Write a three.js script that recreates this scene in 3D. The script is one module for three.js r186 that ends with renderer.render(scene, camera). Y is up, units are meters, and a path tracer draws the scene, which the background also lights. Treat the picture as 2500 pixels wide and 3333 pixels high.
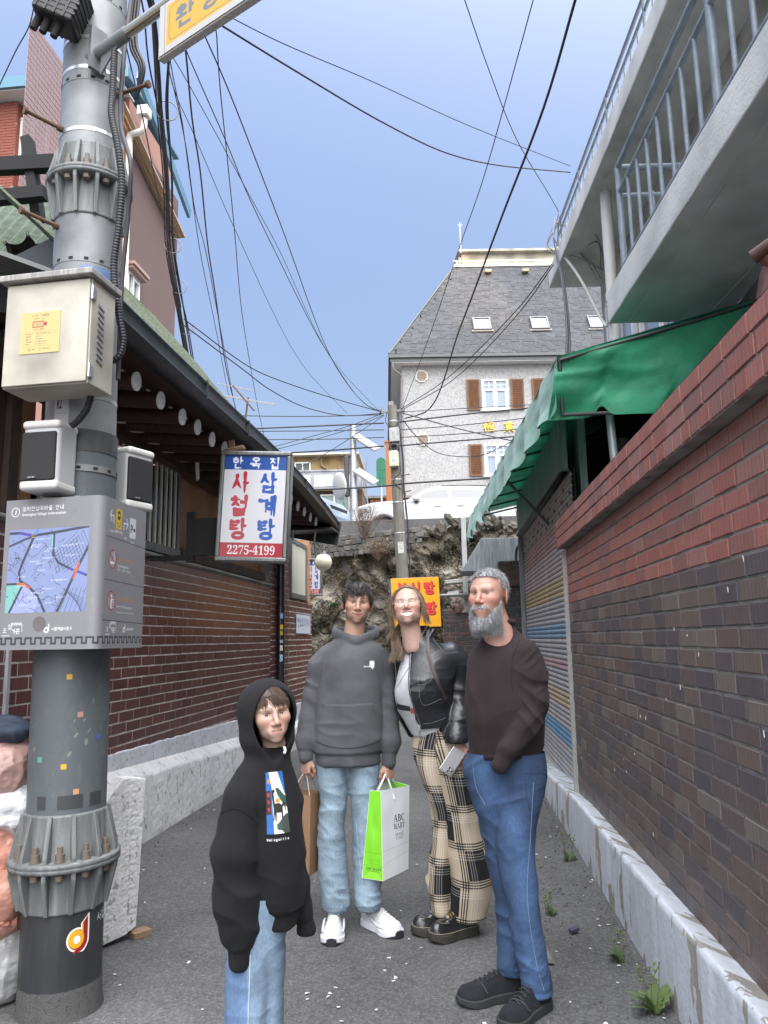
import*as THREE from 'three';
import{mergeGeometries}from 'three/addons/utils/BufferGeometryUtils.js';
import{RoundedBoxGeometry}from 'three/addons/geometries/RoundedBoxGeometry.js';
const scene=new THREE.Scene();
const camera=new THREE.PerspectiveCamera(67.31,768/1024,.05,600);
{
const yaw=5.86*Math.PI/180,pitch=9.37*Math.PI/180,roll=.9*Math.PI/180;
const f=new THREE.Vector3(-Math.sin(yaw)*Math.cos(pitch),Math.sin(pitch),-Math.cos(yaw)*Math.cos(pitch));
const r=new THREE.Vector3().crossVectors(f,new THREE.Vector3(0,1,0)).normalize();
const u=new THREE.Vector3().crossVectors(r,f);
camera.position.set(0,1.5,0);
camera.up.copy(u).multiplyScalar(Math.cos(roll)).addScaledVector(r,Math.sin(roll));
camera.lookAt(camera.position.clone().add(f));
}
const SUN=new THREE.Vector3(.5,.171,.85).normalize();
{
const W=512,H=256,data=new Float32Array(W*H*4);
const lerp=(a,b,t)=>a +(b-a)*t;
for(let j=0;j<H;j++)for(let i=0;i<W;i++){
const up=((j+.5)/ H-.5)*Math.PI,az=((i+.5)/ W-.5)*2*Math.PI;
const y=Math.sin(up),x=Math.cos(az)*Math.cos(up),z=Math.sin(az)*Math.cos(up);
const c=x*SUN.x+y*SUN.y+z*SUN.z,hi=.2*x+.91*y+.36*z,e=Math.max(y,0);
const h=Math.pow(1-e,2.6),low=Math.pow(1-e,5);
const fillGlow=Math.pow((1+hi)/ 2,9),near=Math.pow((1+c)/ 2,4);
const zen=[.31,.46,.84],hor=[.47,.66,.93],pale=[.76,.88,.96],warm=[11,10.8,10.6],fillHalo=[2.6,2.4,2.2];
for(let k=0;k<3;k++){
let v=lerp(zen[k],hor[k],h);v=lerp(v,pale[k],low*.85);
v +=warm[k]*fillGlow+fillHalo[k]*near;  // extra bright sky added overhead and behind the camera to light the alley
if(y<0)v=.35;
data[(j*W+i)*4+k]=v;
}
data[(j*W+i)*4+3]=1;
}
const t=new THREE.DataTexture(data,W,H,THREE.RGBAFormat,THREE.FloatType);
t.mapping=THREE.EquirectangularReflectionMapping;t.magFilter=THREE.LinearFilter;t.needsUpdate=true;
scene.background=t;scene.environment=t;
}
const sun=new THREE.DirectionalLight(0xffd9a0,3.2);
sun.name='sun';sun.position.copy(SUN).multiplyScalar(120);sun.target.position.set(0,6,-15);
scene.add(sun,sun.target);sun.target.name='sun_target';
sun.castShadow=true;sun.shadow.mapSize.set(4096,4096);
Object.assign(sun.shadow.camera,{left:-40,right:40,top:40,bottom:-30,near:1,far:260});
const renderer=new THREE.WebGLRenderer({antialias:true});
renderer.setSize(768,1024);renderer.shadowMap.enabled=true;
renderer.toneMapping=THREE.LinearToneMapping;renderer.toneMappingExposure=.97;
const V=(x,y,z)=>new THREE.Vector3(x,y,z),PI=Math.PI;
const clamp=(x,a,b)=>Math.min(b,Math.max(a,x)),lerp=(a,b,t)=>a +(b-a)*t;
const sstep=(a,b,x)=>{const t=clamp((x-a)/(b-a),0,1);return t*t*(3-2*t);};
function RNG(s){return()=>{s=(s+0x6d2b79f5)|0;let t=Math.imul(s ^(s>>>15),1|s);t=(t+Math.imul(t ^(t>>>7),61|t))^ t;return((t ^(t>>>14))>>>0)/ 4294967296;};}
const rnd=RNG(7),rr=(a,b)=>a +(b-a)*rnd();
const hash=(x,y,z)=>{let h=Math.imul(x,374761393)^ Math.imul(y,668265263)^ Math.imul(z,2147483647 ^ 1274126177);h=Math.imul(h ^(h>>>13),1274126177);return((h ^(h>>>16))>>>0)/ 4294967296;};
function n3(x,y,z){
const X=Math.floor(x),Y=Math.floor(y),Z=Math.floor(z);x -=X;y -=Y;z -=Z;
x=x*x*(3-2*x);y=y*y*(3-2*y);z=z*z*(3-2*z);
const a=lerp(lerp(hash(X,Y,Z),hash(X+1,Y,Z),x),lerp(hash(X,Y+1,Z),hash(X+1,Y+1,Z),x),y);
const b=lerp(lerp(hash(X,Y,Z+1),hash(X+1,Y,Z+1),x),lerp(hash(X,Y+1,Z+1),hash(X+1,Y+1,Z+1),x),y);
return lerp(a,b,z)*2-1;
}
const fbm3=(x,y,z,o=4)=>{let s=0,a=.5;for(let i=0;i<o;i++){s +=a*n3(x,y,z);x*=2.03;y*=2.03;z*=2.03;a*=.5;}return s;};
function pn(x,y,px,py,s){
const X=Math.floor(x),Y=Math.floor(y);x -=X;y -=Y;x=x*x*(3-2*x);y=y*y*(3-2*y);
const m=(a,b)=>((a % b)+ b)% b,h=(i,j)=>hash(m(X+i,px),m(Y+j,py),s);
return lerp(lerp(h(0,0),h(1,0),x),lerp(h(0,1),h(1,1),x),y);
}
const pf=(u,v,k,o,s,ky=k)=>{let r=0,a=.5,t=0;for(let i=0;i<o;i++){r +=a*pn(u*k,v*ky,k,ky,s+i);t +=a;k*=2;ky*=2;a*=.5;}return r/t;};
function tex(size,fn,srgb=true){
const d=new Uint8Array(size*size*4);
for(let j=0;j<size;j++)for(let i=0;i<size;i++){
let c=fn((i+.5)/ size,(j+.5)/ size);if(typeof c==='number')c=[c,c,c];
const o=(j*size+i)*4;for(let k=0;k<3;k++)d[o+k]=clamp(c[k],0,1)*255;d[o+3]=255;
}
const t=new THREE.DataTexture(d,size,size);t.wrapS=t.wrapT=THREE.RepeatWrapping;t.magFilter=THREE.LinearFilter;t.minFilter=THREE.LinearMipmapLinearFilter;
if(srgb)t.colorSpace=THREE.SRGBColorSpace;t.needsUpdate=true;return t;
}
const rep=(t,m)=>{const c=t.clone();c.repeat.set(1/m,1/m);c.needsUpdate=true;return c;};
const lin=(r,g,b)=>new THREE.Color().setRGB(r,g,b);
const std=(color,roughness=.8,o={})=>new THREE.MeshStandardMaterial({color:Array.isArray(color)?lin(...color):color,roughness,...o});
const phys=(color,roughness,o={})=>new THREE.MeshPhysicalMaterial({color:Array.isArray(color)?lin(...color):color,roughness,...o});
function canvasTex(w,h,draw){
const c=document.createElement('canvas');c.width=w;c.height=h;const x=c.getContext('2d');draw(x,w,h);
const t=new THREE.CanvasTexture(c);t.colorSpace=THREE.SRGBColorSpace;t.anisotropy=8;return t;
}
function fin(g,keepUV=false){
if(g.index)g=g.toNonIndexed();
if(!g.attributes.normal)g.computeVertexNormals();
for(const n of Object.keys(g.attributes))if(!['position','normal','uv','color'].includes(n))g.deleteAttribute(n);
if(!keepUV||!g.attributes.uv){
const p=g.attributes.position,uv=new Float32Array(p.count*2),a=V(),b=V(),c=V(),n=V();
for(let i=0;i<p.count;i +=3){
a.fromBufferAttribute(p,i);b.fromBufferAttribute(p,i+1);c.fromBufferAttribute(p,i+2);
n.crossVectors(b.clone().sub(a),c.clone().sub(a));const x=Math.abs(n.x),y=Math.abs(n.y),z=Math.abs(n.z);
[a,b,c].forEach((q,k)=>{const o=(i+k)*2;if(y>x&&y>z){uv[o]=q.x;uv[o+1]=q.z;}else if(x>z){uv[o]=q.z;uv[o+1]=q.y;}else{uv[o]=q.x;uv[o+1]=q.y;}});
}
g.setAttribute('uv',new THREE.BufferAttribute(uv,2));
}
return g;
}
const _m=new THREE.Matrix4(),_q=new THREE.Quaternion();
const at=(g,x=0,y=0,z=0,rx=0,ry=0,rz=0)=>{g.applyMatrix4(_m.compose(V(x,y,z),_q.setFromEuler(new THREE.Euler(rx,ry,rz)),V(1,1,1)));return g;};
const bx=(w,h,d,x,y,z,rx,ry,rz)=>at(new THREE.BoxGeometry(w,h,d),x,y,z,rx,ry,rz);
const rb=(w,h,d,r,x,y,z,rx,ry,rz,seg=1)=>at(new RoundedBoxGeometry(w,h,d,seg,r),x,y,z,rx,ry,rz);
const cy=(r0,r1,h,s,x,y,z,rx,ry,rz,open=false)=>at(new THREE.CylinderGeometry(r1,r0,h,s,1,open),x,y,z,rx,ry,rz);
const sp=(r,x,y,z,s=16)=>at(new THREE.SphereGeometry(r,s,s>>1),x,y,z);
function rod(a,b,r,s=8,r2=r){const d=b.clone().sub(a),g=new THREE.CylinderGeometry(r2,r,d.length(),s);g.applyQuaternion(_q.setFromUnitVectors(V(0,1,0),d.normalize()));return at(g,(a.x+b.x)/ 2,(a.y+b.y)/ 2,(a.z+b.z)/ 2);}
function tube(pts,r,s=6,n=0,closed=false){pts=pts.map((p)=>(Array.isArray(p)?V(...p):p));return new THREE.TubeGeometry(new THREE.CatmullRomCurve3(pts,closed,'centripetal'),n||Math.max(6,pts.length*8),r,s,closed);}
const lathe=(pts,s=32)=>new THREE.LatheGeometry(pts.map((p)=>new THREE.Vector2(p[0],p[1])),s);
function ext(pts,depth,bevel=0){const sh=new THREE.Shape(pts.map((p)=>new THREE.Vector2(p[0],p[1])));return new THREE.ExtrudeGeometry(sh,{depth,bevelEnabled:bevel>0,bevelThickness:bevel,bevelSize:bevel,bevelSegments:1,curveSegments:8});}
const bar=(a,b,w,h)=>{const d=b.clone().sub(a),l=d.length();const m=new THREE.Matrix4().lookAt(a,b,Math.abs(d.y)>.95*l?V(1,0,0):V(0,1,0));const g=new THREE.BoxGeometry(w,h,l);g.applyMatrix4(m);return at(g,(a.x+b.x)/ 2,(a.y+b.y)/ 2,(a.z+b.z)/ 2);};
const mg=(list,keep=false)=>mergeGeometries(list.map((g)=>fin(g,keep)));
const used={};
const numbered=(n)=>{const k=used[n]=(used[n]??-1)+ 1;return k?n + '_' + String(k).padStart(3,'0'):n;};
function mesh(name,geo,mat,parent,o={}){
let g=Array.isArray(geo)?mg(geo,o.uv):geo;if(!Array.isArray(geo)&&!o.raw)g=fin(g,o.uv);
const m=new THREE.Mesh(g,mat);m.name=name;m.castShadow=m.receiveShadow=true;
if(o.kind)m.userData.kind=o.kind;if(o.label)m.userData.label=o.label;
parent.add(m);return m;
}
function thing(name,label,category,pos=[0,0,0],ry=0,group){
const g=new THREE.Group();g.name=numbered(name);g.position.set(...pos);g.rotation.y=ry;
g.userData={label,category};if(group)g.userData.group=group;scene.add(g);return g;
}
function single(name,label,category,geo,mat,group,o={}){
const m=mesh(numbered(name),geo,mat,scene,o);m.userData={...m.userData,label,category};if(group)m.userData.group=group;return m;
}
function struct(name,geo,mat,o={}){const m=mesh(name,geo,mat,scene,{...o,kind:'structure'});return m;}
const T={
grain:tex(256,(u,v)=>.72+.28*pf(u,v,64,3,1)),
blotch:tex(512,(u,v)=>.62+.38*pf(u,v,6,6,11)),
bump:tex(256,(u,v)=>pf(u,v,32,4,21),false),
coarse:tex(256,(u,v)=>pf(u,v,8,5,31),false),
streak:tex(512,(u,v)=>.6+.4*pf(u,v,40,5,41,4)*(.7+.3*pf(u,v,4,4,47))),
weave:tex(128,(u,v)=>.5+.25*Math.sin(u*2*PI*32)+ .25*Math.sin(v*2*PI*32),false),
asphalt:tex(1024,(u,v)=>{const s=hash(Math.floor(u*512),Math.floor(v*512),5),g=pf(u,v,220,2,6),b=pf(u,v,5,5,7);return .34+.26*g+.22*b +(s>.985?.3:0)-(s<.03?.12:0);}),
asphaltB:tex(512,(u,v)=>.6*pf(u,v,170,2,8)+ .4*pf(u,v,40,3,9),false),
peel:tex(1024,(u,v)=>{
const n=pf(u,v,22,5,51,10),m=pf(u,v,4,3,53),k=sstep(.60,.605,n*(.72+.5*m)),d=.86+.14*pf(u,v,60,4,55,12),b=pf(u,v,9,4,57);
const w=[.80*d,.82*d,.85*d],c=[.50+.12*b,.49+.12*b,.46+.12*b];return w.map((x,i)=>lerp(x,c[i],k));
}),
plaster:tex(512,(u,v)=>{const b=pf(u,v,6,5,61),s=pf(u,v,60,4,62,6);return .78+.14*b+.08*s -(pf(u,v,40,4,63,26)>.70?.2:0);}),
};
const M={
asphalt:std([.30,.30,.302],.92,{map:rep(T.asphalt,2.3),bumpMap:rep(T.asphaltB,1.1),bumpScale:.006}),
cement:std([.36,.35,.33],.93,{map:rep(T.blotch,1.7),bumpMap:rep(T.bump,.3),bumpScale:.002}),
paleCement:std([.55,.54,.50],.93,{map:rep(T.blotch,1.3),bumpMap:rep(T.bump,.3),bumpScale:.002}),
peel:std([1,1,1],.85,{map:rep(T.peel,1.9),bumpMap:rep(T.bump,.5),bumpScale:.002}),
plinthL:std([.74,.75,.77],.88,{map:rep(T.plaster,1.5),bumpMap:rep(T.coarse,.35),bumpScale:.008}),
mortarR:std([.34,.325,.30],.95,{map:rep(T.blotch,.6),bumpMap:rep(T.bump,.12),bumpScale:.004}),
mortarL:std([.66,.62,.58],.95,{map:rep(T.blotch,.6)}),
steel:std([.33,.35,.36],.55,{metalness:.35,map:rep(T.blotch,1.1),bumpMap:rep(T.bump,.4),bumpScale:.0006}),
steelBright:std([.62,.63,.63],.3,{metalness:.85}),
castIron:std([.30,.32,.32],.6,{metalness:.3,map:rep(T.streak,.7),bumpMap:rep(T.bump,.12),bumpScale:.001}),
rust:std([.17,.095,.06],.85,{map:rep(T.grain,.05),bumpMap:rep(T.bump,.04),bumpScale:.0008}),
bolt:std([.24,.20,.16],.7,{metalness:.3,map:rep(T.grain,.04)}),
black:std([.018,.018,.02],.55),
blackMatt:std([.012,.012,.013],.85),
cable:std([.02,.02,.024],.5),
white:std([.78,.78,.77],.5),
offwhite:std([.68,.66,.58],.5,{map:rep(T.blotch,.8)}),
concrete:std([.42,.42,.41],.9,{map:rep(T.streak,2.2),bumpMap:rep(T.bump,.4),bumpScale:.002}),
glass:phys([.10,.12,.14],.05,{clearcoat:1,clearcoatRoughness:.02}),
darkWood:std([.085,.036,.028],.6,{map:rep(T.streak,.6)}),
fascia:std([.075,.083,.086],.45,{metalness:.3,map:rep(T.streak,1.2)}),
orange:std([.66,.36,.20],.9,{map:rep(T.blotch,1.5),bumpMap:rep(T.bump,.3),bumpScale:.0015}),
};
const JA={
'ㄱ':[[.1,.15,.88,.15,.8,.95]],'ㄴ':[[.15,.05,.15,.85,.92,.85]],'ㄷ':[[.9,.12,.15,.12,.15,.88,.92,.88]],
'ㄹ':[[.12,.08,.86,.08,.86,.48,.15,.48,.15,.92,.92,.92]],'ㅁ':[[.15,.12,.85,.12,.85,.9,.15,.9,.15,.12]],
'ㅂ':[[.16,.05,.16,.92,.84,.92,.84,.05],[.16,.5,.84,.5]],'ㅅ':[[.52,.05,.42,.5,.08,.95],[.48,.4,.92,.92]],
'ㅇ':[[-1]],'ㅈ':[[.1,.12,.9,.12],[.55,.12,.42,.55,.08,.95],[.47,.5,.92,.93]],'ㅊ':[[.4,.0,.62,.0],[.1,.24,.9,.24],[.52,.24,.42,.6,.08,.97],[.47,.58,.92,.96]],
'ㅋ':[[.1,.12,.88,.12,.8,.95],[.12,.5,.84,.5]],'ㅌ':[[.9,.1,.15,.1,.15,.9,.92,.9],[.15,.5,.85,.5]],'ㅍ':[[.08,.12,.92,.12],[.3,.12,.34,.88],[.7,.12,.66,.88],[.05,.9,.95,.9]],
'ㅎ':[[.38,.02,.64,.02],[.08,.24,.92,.24],[-2]],'ㄲ':[[.05,.15,.45,.15,.4,.95],[.52,.15,.92,.15,.87,.95]],'ㅆ':[[.28,.05,.24,.5,.05,.95],[.26,.45,.46,.92],[.74,.05,.7,.5,.52,.95],[.72,.45,.94,.92]],
};
const VO='ㅏㅐㅑㅒㅓㅔㅕㅖㅗㅘㅙㅚㅛㅜㅝㅞㅟㅠㅡㅢㅣ',CH='ㄱㄲㄴㄷㄸㄹㅁㅂㅃㅅㅆㅇㅈㅉㅊㅋㅌㅍㅎ',JO=' ㄱㄲㄳㄴㄵㄶㄷㄹㄺㄻㄼㄽㄾㄿㅀㅁㅂㅄㅅㅆㅇㅈㅊㅋㅌㅍㅎ';
const VV={'ㅏ':[[.4,0,.4,1],[.4,.5,.9,.5]],'ㅐ':[[.2,.05,.2,.95],[.2,.5,.65,.5],[.65,0,.65,1]],'ㅑ':[[.4,0,.4,1],[.4,.35,.9,.35],[.4,.65,.9,.65]],'ㅓ':[[.7,0,.7,1],[.1,.5,.7,.5]],'ㅔ':[[.4,.05,.4,.95],[0,.5,.4,.5],[.8,0,.8,1]],
'ㅕ':[[.7,0,.7,1],[.1,.35,.7,.35],[.1,.62,.7,.62]],'ㅖ':[[.45,.05,.45,.95],[0,.35,.45,.35],[0,.62,.45,.62],[.82,0,.82,1]],'ㅣ':[[.5,0,.5,1]]};
const HH={'ㅗ':[[.5,.1,.5,.8],[.02,.8,.98,.8]],'ㅛ':[[.33,.1,.33,.8],[.67,.1,.67,.8],[.02,.8,.98,.8]],'ㅜ':[[.02,.2,.98,.2],[.5,.2,.5,.98]],'ㅠ':[[.02,.2,.98,.2],[.33,.2,.3,.95],[.67,.2,.67,.95]],'ㅡ':[[.02,.5,.98,.5]]};
const MIX={'ㅘ':['ㅗ','ㅏ'],'ㅙ':['ㅗ','ㅐ'],'ㅚ':['ㅗ','ㅣ'],'ㅝ':['ㅜ','ㅓ'],'ㅞ':['ㅜ','ㅔ'],'ㅟ':['ㅜ','ㅣ'],'ㅢ':['ㅡ','ㅣ']};
function hangul(x,text,X,Y,size,w,color,step=1.06,brush=0){
x.save();x.strokeStyle=color;x.fillStyle=color;x.lineWidth=w;x.lineCap=brush?'round':'butt';x.lineJoin=brush?'round':'miter';
const put=(strokes,bx0,by0,bw,bh)=>{
for(const s of strokes){
x.beginPath();
if(s[0]<0){const c=s[0]===-1?.5:.67,rr0=s[0]===-1?.42:.29;x.ellipse(bx0+bw*.5,by0+bh*c,bw*.4,bh*rr0,0,0,7);x.stroke();continue;}
const pts=[];for(let i=0;i<s.length;i +=2)pts.push([bx0+s[i]*bw,by0+s[i+1]*bh]);
if(brush){
for(let i=0;i+1<pts.length;i++){const[a,b]=[pts[i],pts[i+1]],L=Math.hypot(b[0]- a[0],b[1]- a[1]),n=Math.max(2,L /(w*.12));for(let k=0;k<=n;k++){const t=k/n,q=w*.5*(.85+brush*(.35*Math.cos(t*PI)+ .12*Math.sin(t*9+a[0])));x.beginPath();x.arc(lerp(a[0],b[0],t),lerp(a[1],b[1],t)+ Math.sin(t*PI)*w*.15*brush,Math.max(q,w*.25),0,7);x.fill();}}
}else{pts.forEach((p,i)=>(i?x.lineTo(...p):x.moveTo(...p)));x.stroke();}
}
};
[...text].forEach((ch,i)=>{
const c=ch.charCodeAt(0)- 0xac00,ox=X+i*size*step;if(c<0||c>11171)return;
const a=CH[Math.floor(c/588)],v=VO[Math.floor((c % 588)/ 28)],j=JO[c % 28],h=j !==' '?.6:1,s=size,oy=Y;
const C0=JA[a]||JA['ㄱ'];
if(VV[v]){put(C0,ox+.04*s,oy+.1*s*h,.5*s,(h<1?.44:.72)*s);put(VV[v],ox+.58*s,oy,.4*s,(h<1?.6:1)*s);}
else if(HH[v]){put(C0,ox+.16*s,oy+.02*s,.68*s,(h<1?.3:.46)*s);put(HH[v],ox+.02*s,oy +(h<1?.36:.52)*s,.96*s,(h<1?.26:.42)*s);}
else{const[p,q]=MIX[v];put(C0,ox+.06*s,oy+.04*s,.5*s,(h<1?.26:.44)*s);put(HH[p],ox,oy +(h<1?.32:.5)*s,.62*s,(h<1?.24:.4)*s);put(VV[q],ox+.6*s,oy,.4*s,(h<1?.6:1)*s);}
if(j !==' ')put(JA[j]||JA['ㄱ'],ox+.16*s,oy+.66*s,.7*s,.33*s);
});
x.restore();
}
{
const g=new THREE.PlaneGeometry(400,400,1,1);g.rotateX(-PI/2);
struct('ground',g,M.asphalt);
struct('terrace_ground',[bx(120,1.0,160,0,3.7,-97.4)],M.asphalt);
struct('terrain',[bx(60,4.1,1.0,-33.6,2.05,-17.6),bx(60,4.1,1.0,33.2,2.05,-17.6)],M.cement);
}
function sweep(x0,x1,step,prof){
const n=Math.max(1,Math.round((x1-x0)/ step)),pos=[],idx=[];let k=0;
for(let i=0;i<=n;i++){const x=lerp(x0,x1,i/n),p=prof(x);k=p.length;for(const q of p)pos.push(x,q[1],q[0]);}
for(let i=0;i<n;i++)for(let j=0;j<k-1;j++){const a=i*k+j,b=a+1,c=a+k,d=c+1;idx.push(a,c,b,b,c,d);}
const g=new THREE.BufferGeometry();g.setAttribute('position',new THREE.Float32BufferAttribute(pos,3));g.setIndex(idx);g.computeVertexNormals();return g;
}
const RW={p:[.985,0,0],r:-PI/2+.0197},LW={p:[-2.69,0,0],r:PI/2-.0135};
const frustum=(()=>{camera.updateMatrixWorld();camera.updateProjectionMatrix();return new THREE.Frustum().setFromProjectionMatrix(new THREE.Matrix4().multiplyMatrices(camera.projectionMatrix,camera.matrixWorldInverse));})();
function brickGeo(w,h,d,c,j){
const r=RNG(j*97+3),q=()=>(r()- .5)*c*.9,X=w/2,Y=h/2;
const f=[[-X+c+q(),-Y+c+q(),d],[X-c+q(),-Y+c+q(),d],[X-c+q(),Y-c+q(),d],[-X+c+q(),Y-c+q(),d]];
const m=[[-X,-Y,d-c],[X,-Y,d-c],[X,Y,d-c],[-X,Y,d-c]],b=m.map((p)=>[p[0],p[1],-.004]);
const pos=[];const quad=(p,q2,s,t)=>pos.push(...p,...q2,...s,...p,...s,...t);
quad(f[0],f[1],f[2],f[3]);
for(let i=0;i<4;i++){const k=(i+1)% 4;quad(m[i],m[k],f[k],f[i]);quad(b[i],b[k],m[k],m[i]);}
const g=new THREE.BufferGeometry();g.setAttribute('position',new THREE.Float32BufferAttribute(pos,3));g.computeVertexNormals();return fin(g);
}
function layBricks(parent,list,mats,{depth=.012,cham=.004,name='brick'}={}){
parent.updateMatrixWorld(true);
const cache={},geo=(w,h,v)=>(cache[[Math.round(w*50),Math.round(h*200),v]]??=brickGeo(Math.round(w*50)/ 50,Math.round(h*200)/ 200,depth,cham,v));
for(const b of list){const p=V(b.x,b.y,b.z).applyMatrix4(parent.matrixWorld);b.d=p.distanceTo(camera.position)+(frustum.containsPoint(p)?0:100);}
list.sort((a,b)=>a.d-b.d);
const rest=mats.map(()=>[]);
list.forEach((b,i)=>{
const g=geo(b.w,b.h,i % 5),rz=(hash(i,3,1)- .5)*.012,sx=b.w /(Math.round(b.w*50)/ 50),sy=b.h /(Math.round(b.h*200)/ 200),sz=.8+.5*hash(i,9,4);
if(i<300){const m=new THREE.Mesh(g,mats[b.m]);m.name='brick';m.castShadow=m.receiveShadow=true;m.position.set(b.x,b.y,b.z);m.rotation.set(b.rx||0,b.ry||0,rz);m.scale.set(sx,sy,sz);parent.add(m);}
else{const c=g.clone();c.applyMatrix4(_m.compose(V(b.x,b.y,b.z),_q.setFromEuler(new THREE.Euler(b.rx||0,b.ry||0,rz)),V(sx,sy,sz)));rest[b.m].push(c);}
});
const have=rest.map((l,i)=>[l,i]).filter(([l])=>l.length);
if(have.length){const g=mergeGeometries(have.map(([l])=>mergeGeometries(l)),true);mesh(name,g,have.map(([,i])=>mats[i]),parent,{raw:true,kind:'stuff'});}
}
function courses(list,{x0,x1,y0,rows,course,len,joint,z=0,pick,off=.5,jit=.1,skip,half=false,rx,ry}){
for(let r=0;r<rows;r++){
const y=y0 +(r+.5)*course;let x=x0 -(r % 2?off*len:0)- hash(r,7,2)*.02;
while(x<x1){
const L=len*(1 +(hash(r,Math.round(x*100),5)- .5)*jit),a=Math.max(x,x0),b=Math.min(x+L,x1);
if(b-a>.03){const c={x:(a+b)/ 2,y:y +(hash(r,Math.round(x*90),8)- .5)*.003,z,w:b-a-joint,h:course-joint,m:pick(r,(a+b)/ 2),rx,ry};if(!skip||!skip(c))list.push(c);}
x +=L;
}
}
}
const brickMat=(c,r=.6,o={})=>std(c,r,{map:rep(T.streak,.45),bumpMap:rep(T.bump,.13),bumpScale:.0012,...o});
{
const w=thing('brick_wall','tall brick garden wall with red courses over dark courses and a peeling white base','wall',RW.p,RW.r);
const red=[[.56,.21,.165],[.60,.235,.185],[.52,.19,.15],[.55,.26,.22],[.44,.20,.17]].map((c)=>brickMat(c));
const dark=[[.20,.155,.145],[.175,.145,.15],[.245,.19,.165],[.155,.135,.145],[.225,.165,.148],[.28,.235,.21]].map((c)=>brickMat(c,.55));
const mats=[...red,...dark],list=[];
const pr=(r,x)=>Math.floor(hash(r,Math.round(x*40),17)*5),pd=(r,x)=>5+Math.floor(Math.pow(hash(r,Math.round(x*40),18),1.2)*6);
courses(list,{x0:-6.5,x1:.6,y0:.335,rows:18,course:.0792,len:.232,joint:.011,pick:pd,jit:.34});
courses(list,{x0:-6.5,x1:.6,y0:1.7606,rows:6,course:.0765,len:.232,joint:.011,pick:(r,x)=>(r>4?4:pr(r,x)),jit:.08});
courses(list,{x0:-6.56,x1:.6,y0:2.2196,rows:1,course:.08,len:.112,joint:.01,z:.068,pick:pr,jit:.2});
courses(list,{x0:-6.56,x1:.6,y0:2.2996,rows:2,course:.078,len:.232,joint:.01,z:.068,pick:pr,jit:.12});
for(let r=0;r<24;r++)list.push({x:-6.5,y:.335 +(r+.5)*.0786,z:-.1,w:.185,h:.067,m:r>17?pr(r,3):pd(r,3),ry:-PI/2});
layBricks(w,list,mats,{depth:.0055,cham:.003});
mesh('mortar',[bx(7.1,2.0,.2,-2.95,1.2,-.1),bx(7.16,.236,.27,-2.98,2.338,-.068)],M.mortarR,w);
mesh('mortar_cap',sweep(-6.57,.6,.06,(x)=>[[.07,2.455],[.05,2.468+.006*n3(x*9,0,0)],[-.06,2.476+.008*n3(x*7,2,0)],[-.2,2.456]]),M.cement,w);
mesh('corner_trim',[bx(.03,1.98,.035,-6.515,1.2,.02),bx(.012,1.98,.05,-6.53,1.2,-.01)],std([.5,.5,.48],.7,{map:rep(T.plaster,.4)}),w);
const ht=(x)=>(x>-6?lerp(.335,.392,(x+6)/ 3.2):lerp(.1,.335,(x+9.9)/ 3.9));
mesh('plinth',sweep(-11.6,.6,.04,(x)=>{const n=n3(x*11,1,0)*.006+n3(x*31,5,0)*.004,h=Math.max(ht(Math.min(x,0)),.08);return[[.13,-.02],[.128+n*.4,h*.4],[.122+n,h-.03],[.117+n,h-.008+n],[.104,h+n*.6],[.05,h-.02],[-.02,h-.05],[-.2,h-.055]];}),M.peel,w,{label:'flaking white painted cement base'});
const ch=[];for(let i=0;i<26;i++){const x=rr(-6.3,-1.2),y=rr(.5,1.75);ch.push(bx(rr(.002,.006),rr(.006,.022),.002,x,y,.0135,0,0,rr(-.4,.4)));}
mesh('paint_spot',ch,std([.75,.75,.74],.7),w,{kind:'stuff'});
}
const hanok=thing('restaurant_building','old restaurant with glazed maroon brick base, orange plaster and deep eaves','building',LW.p,LW.r);
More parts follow.
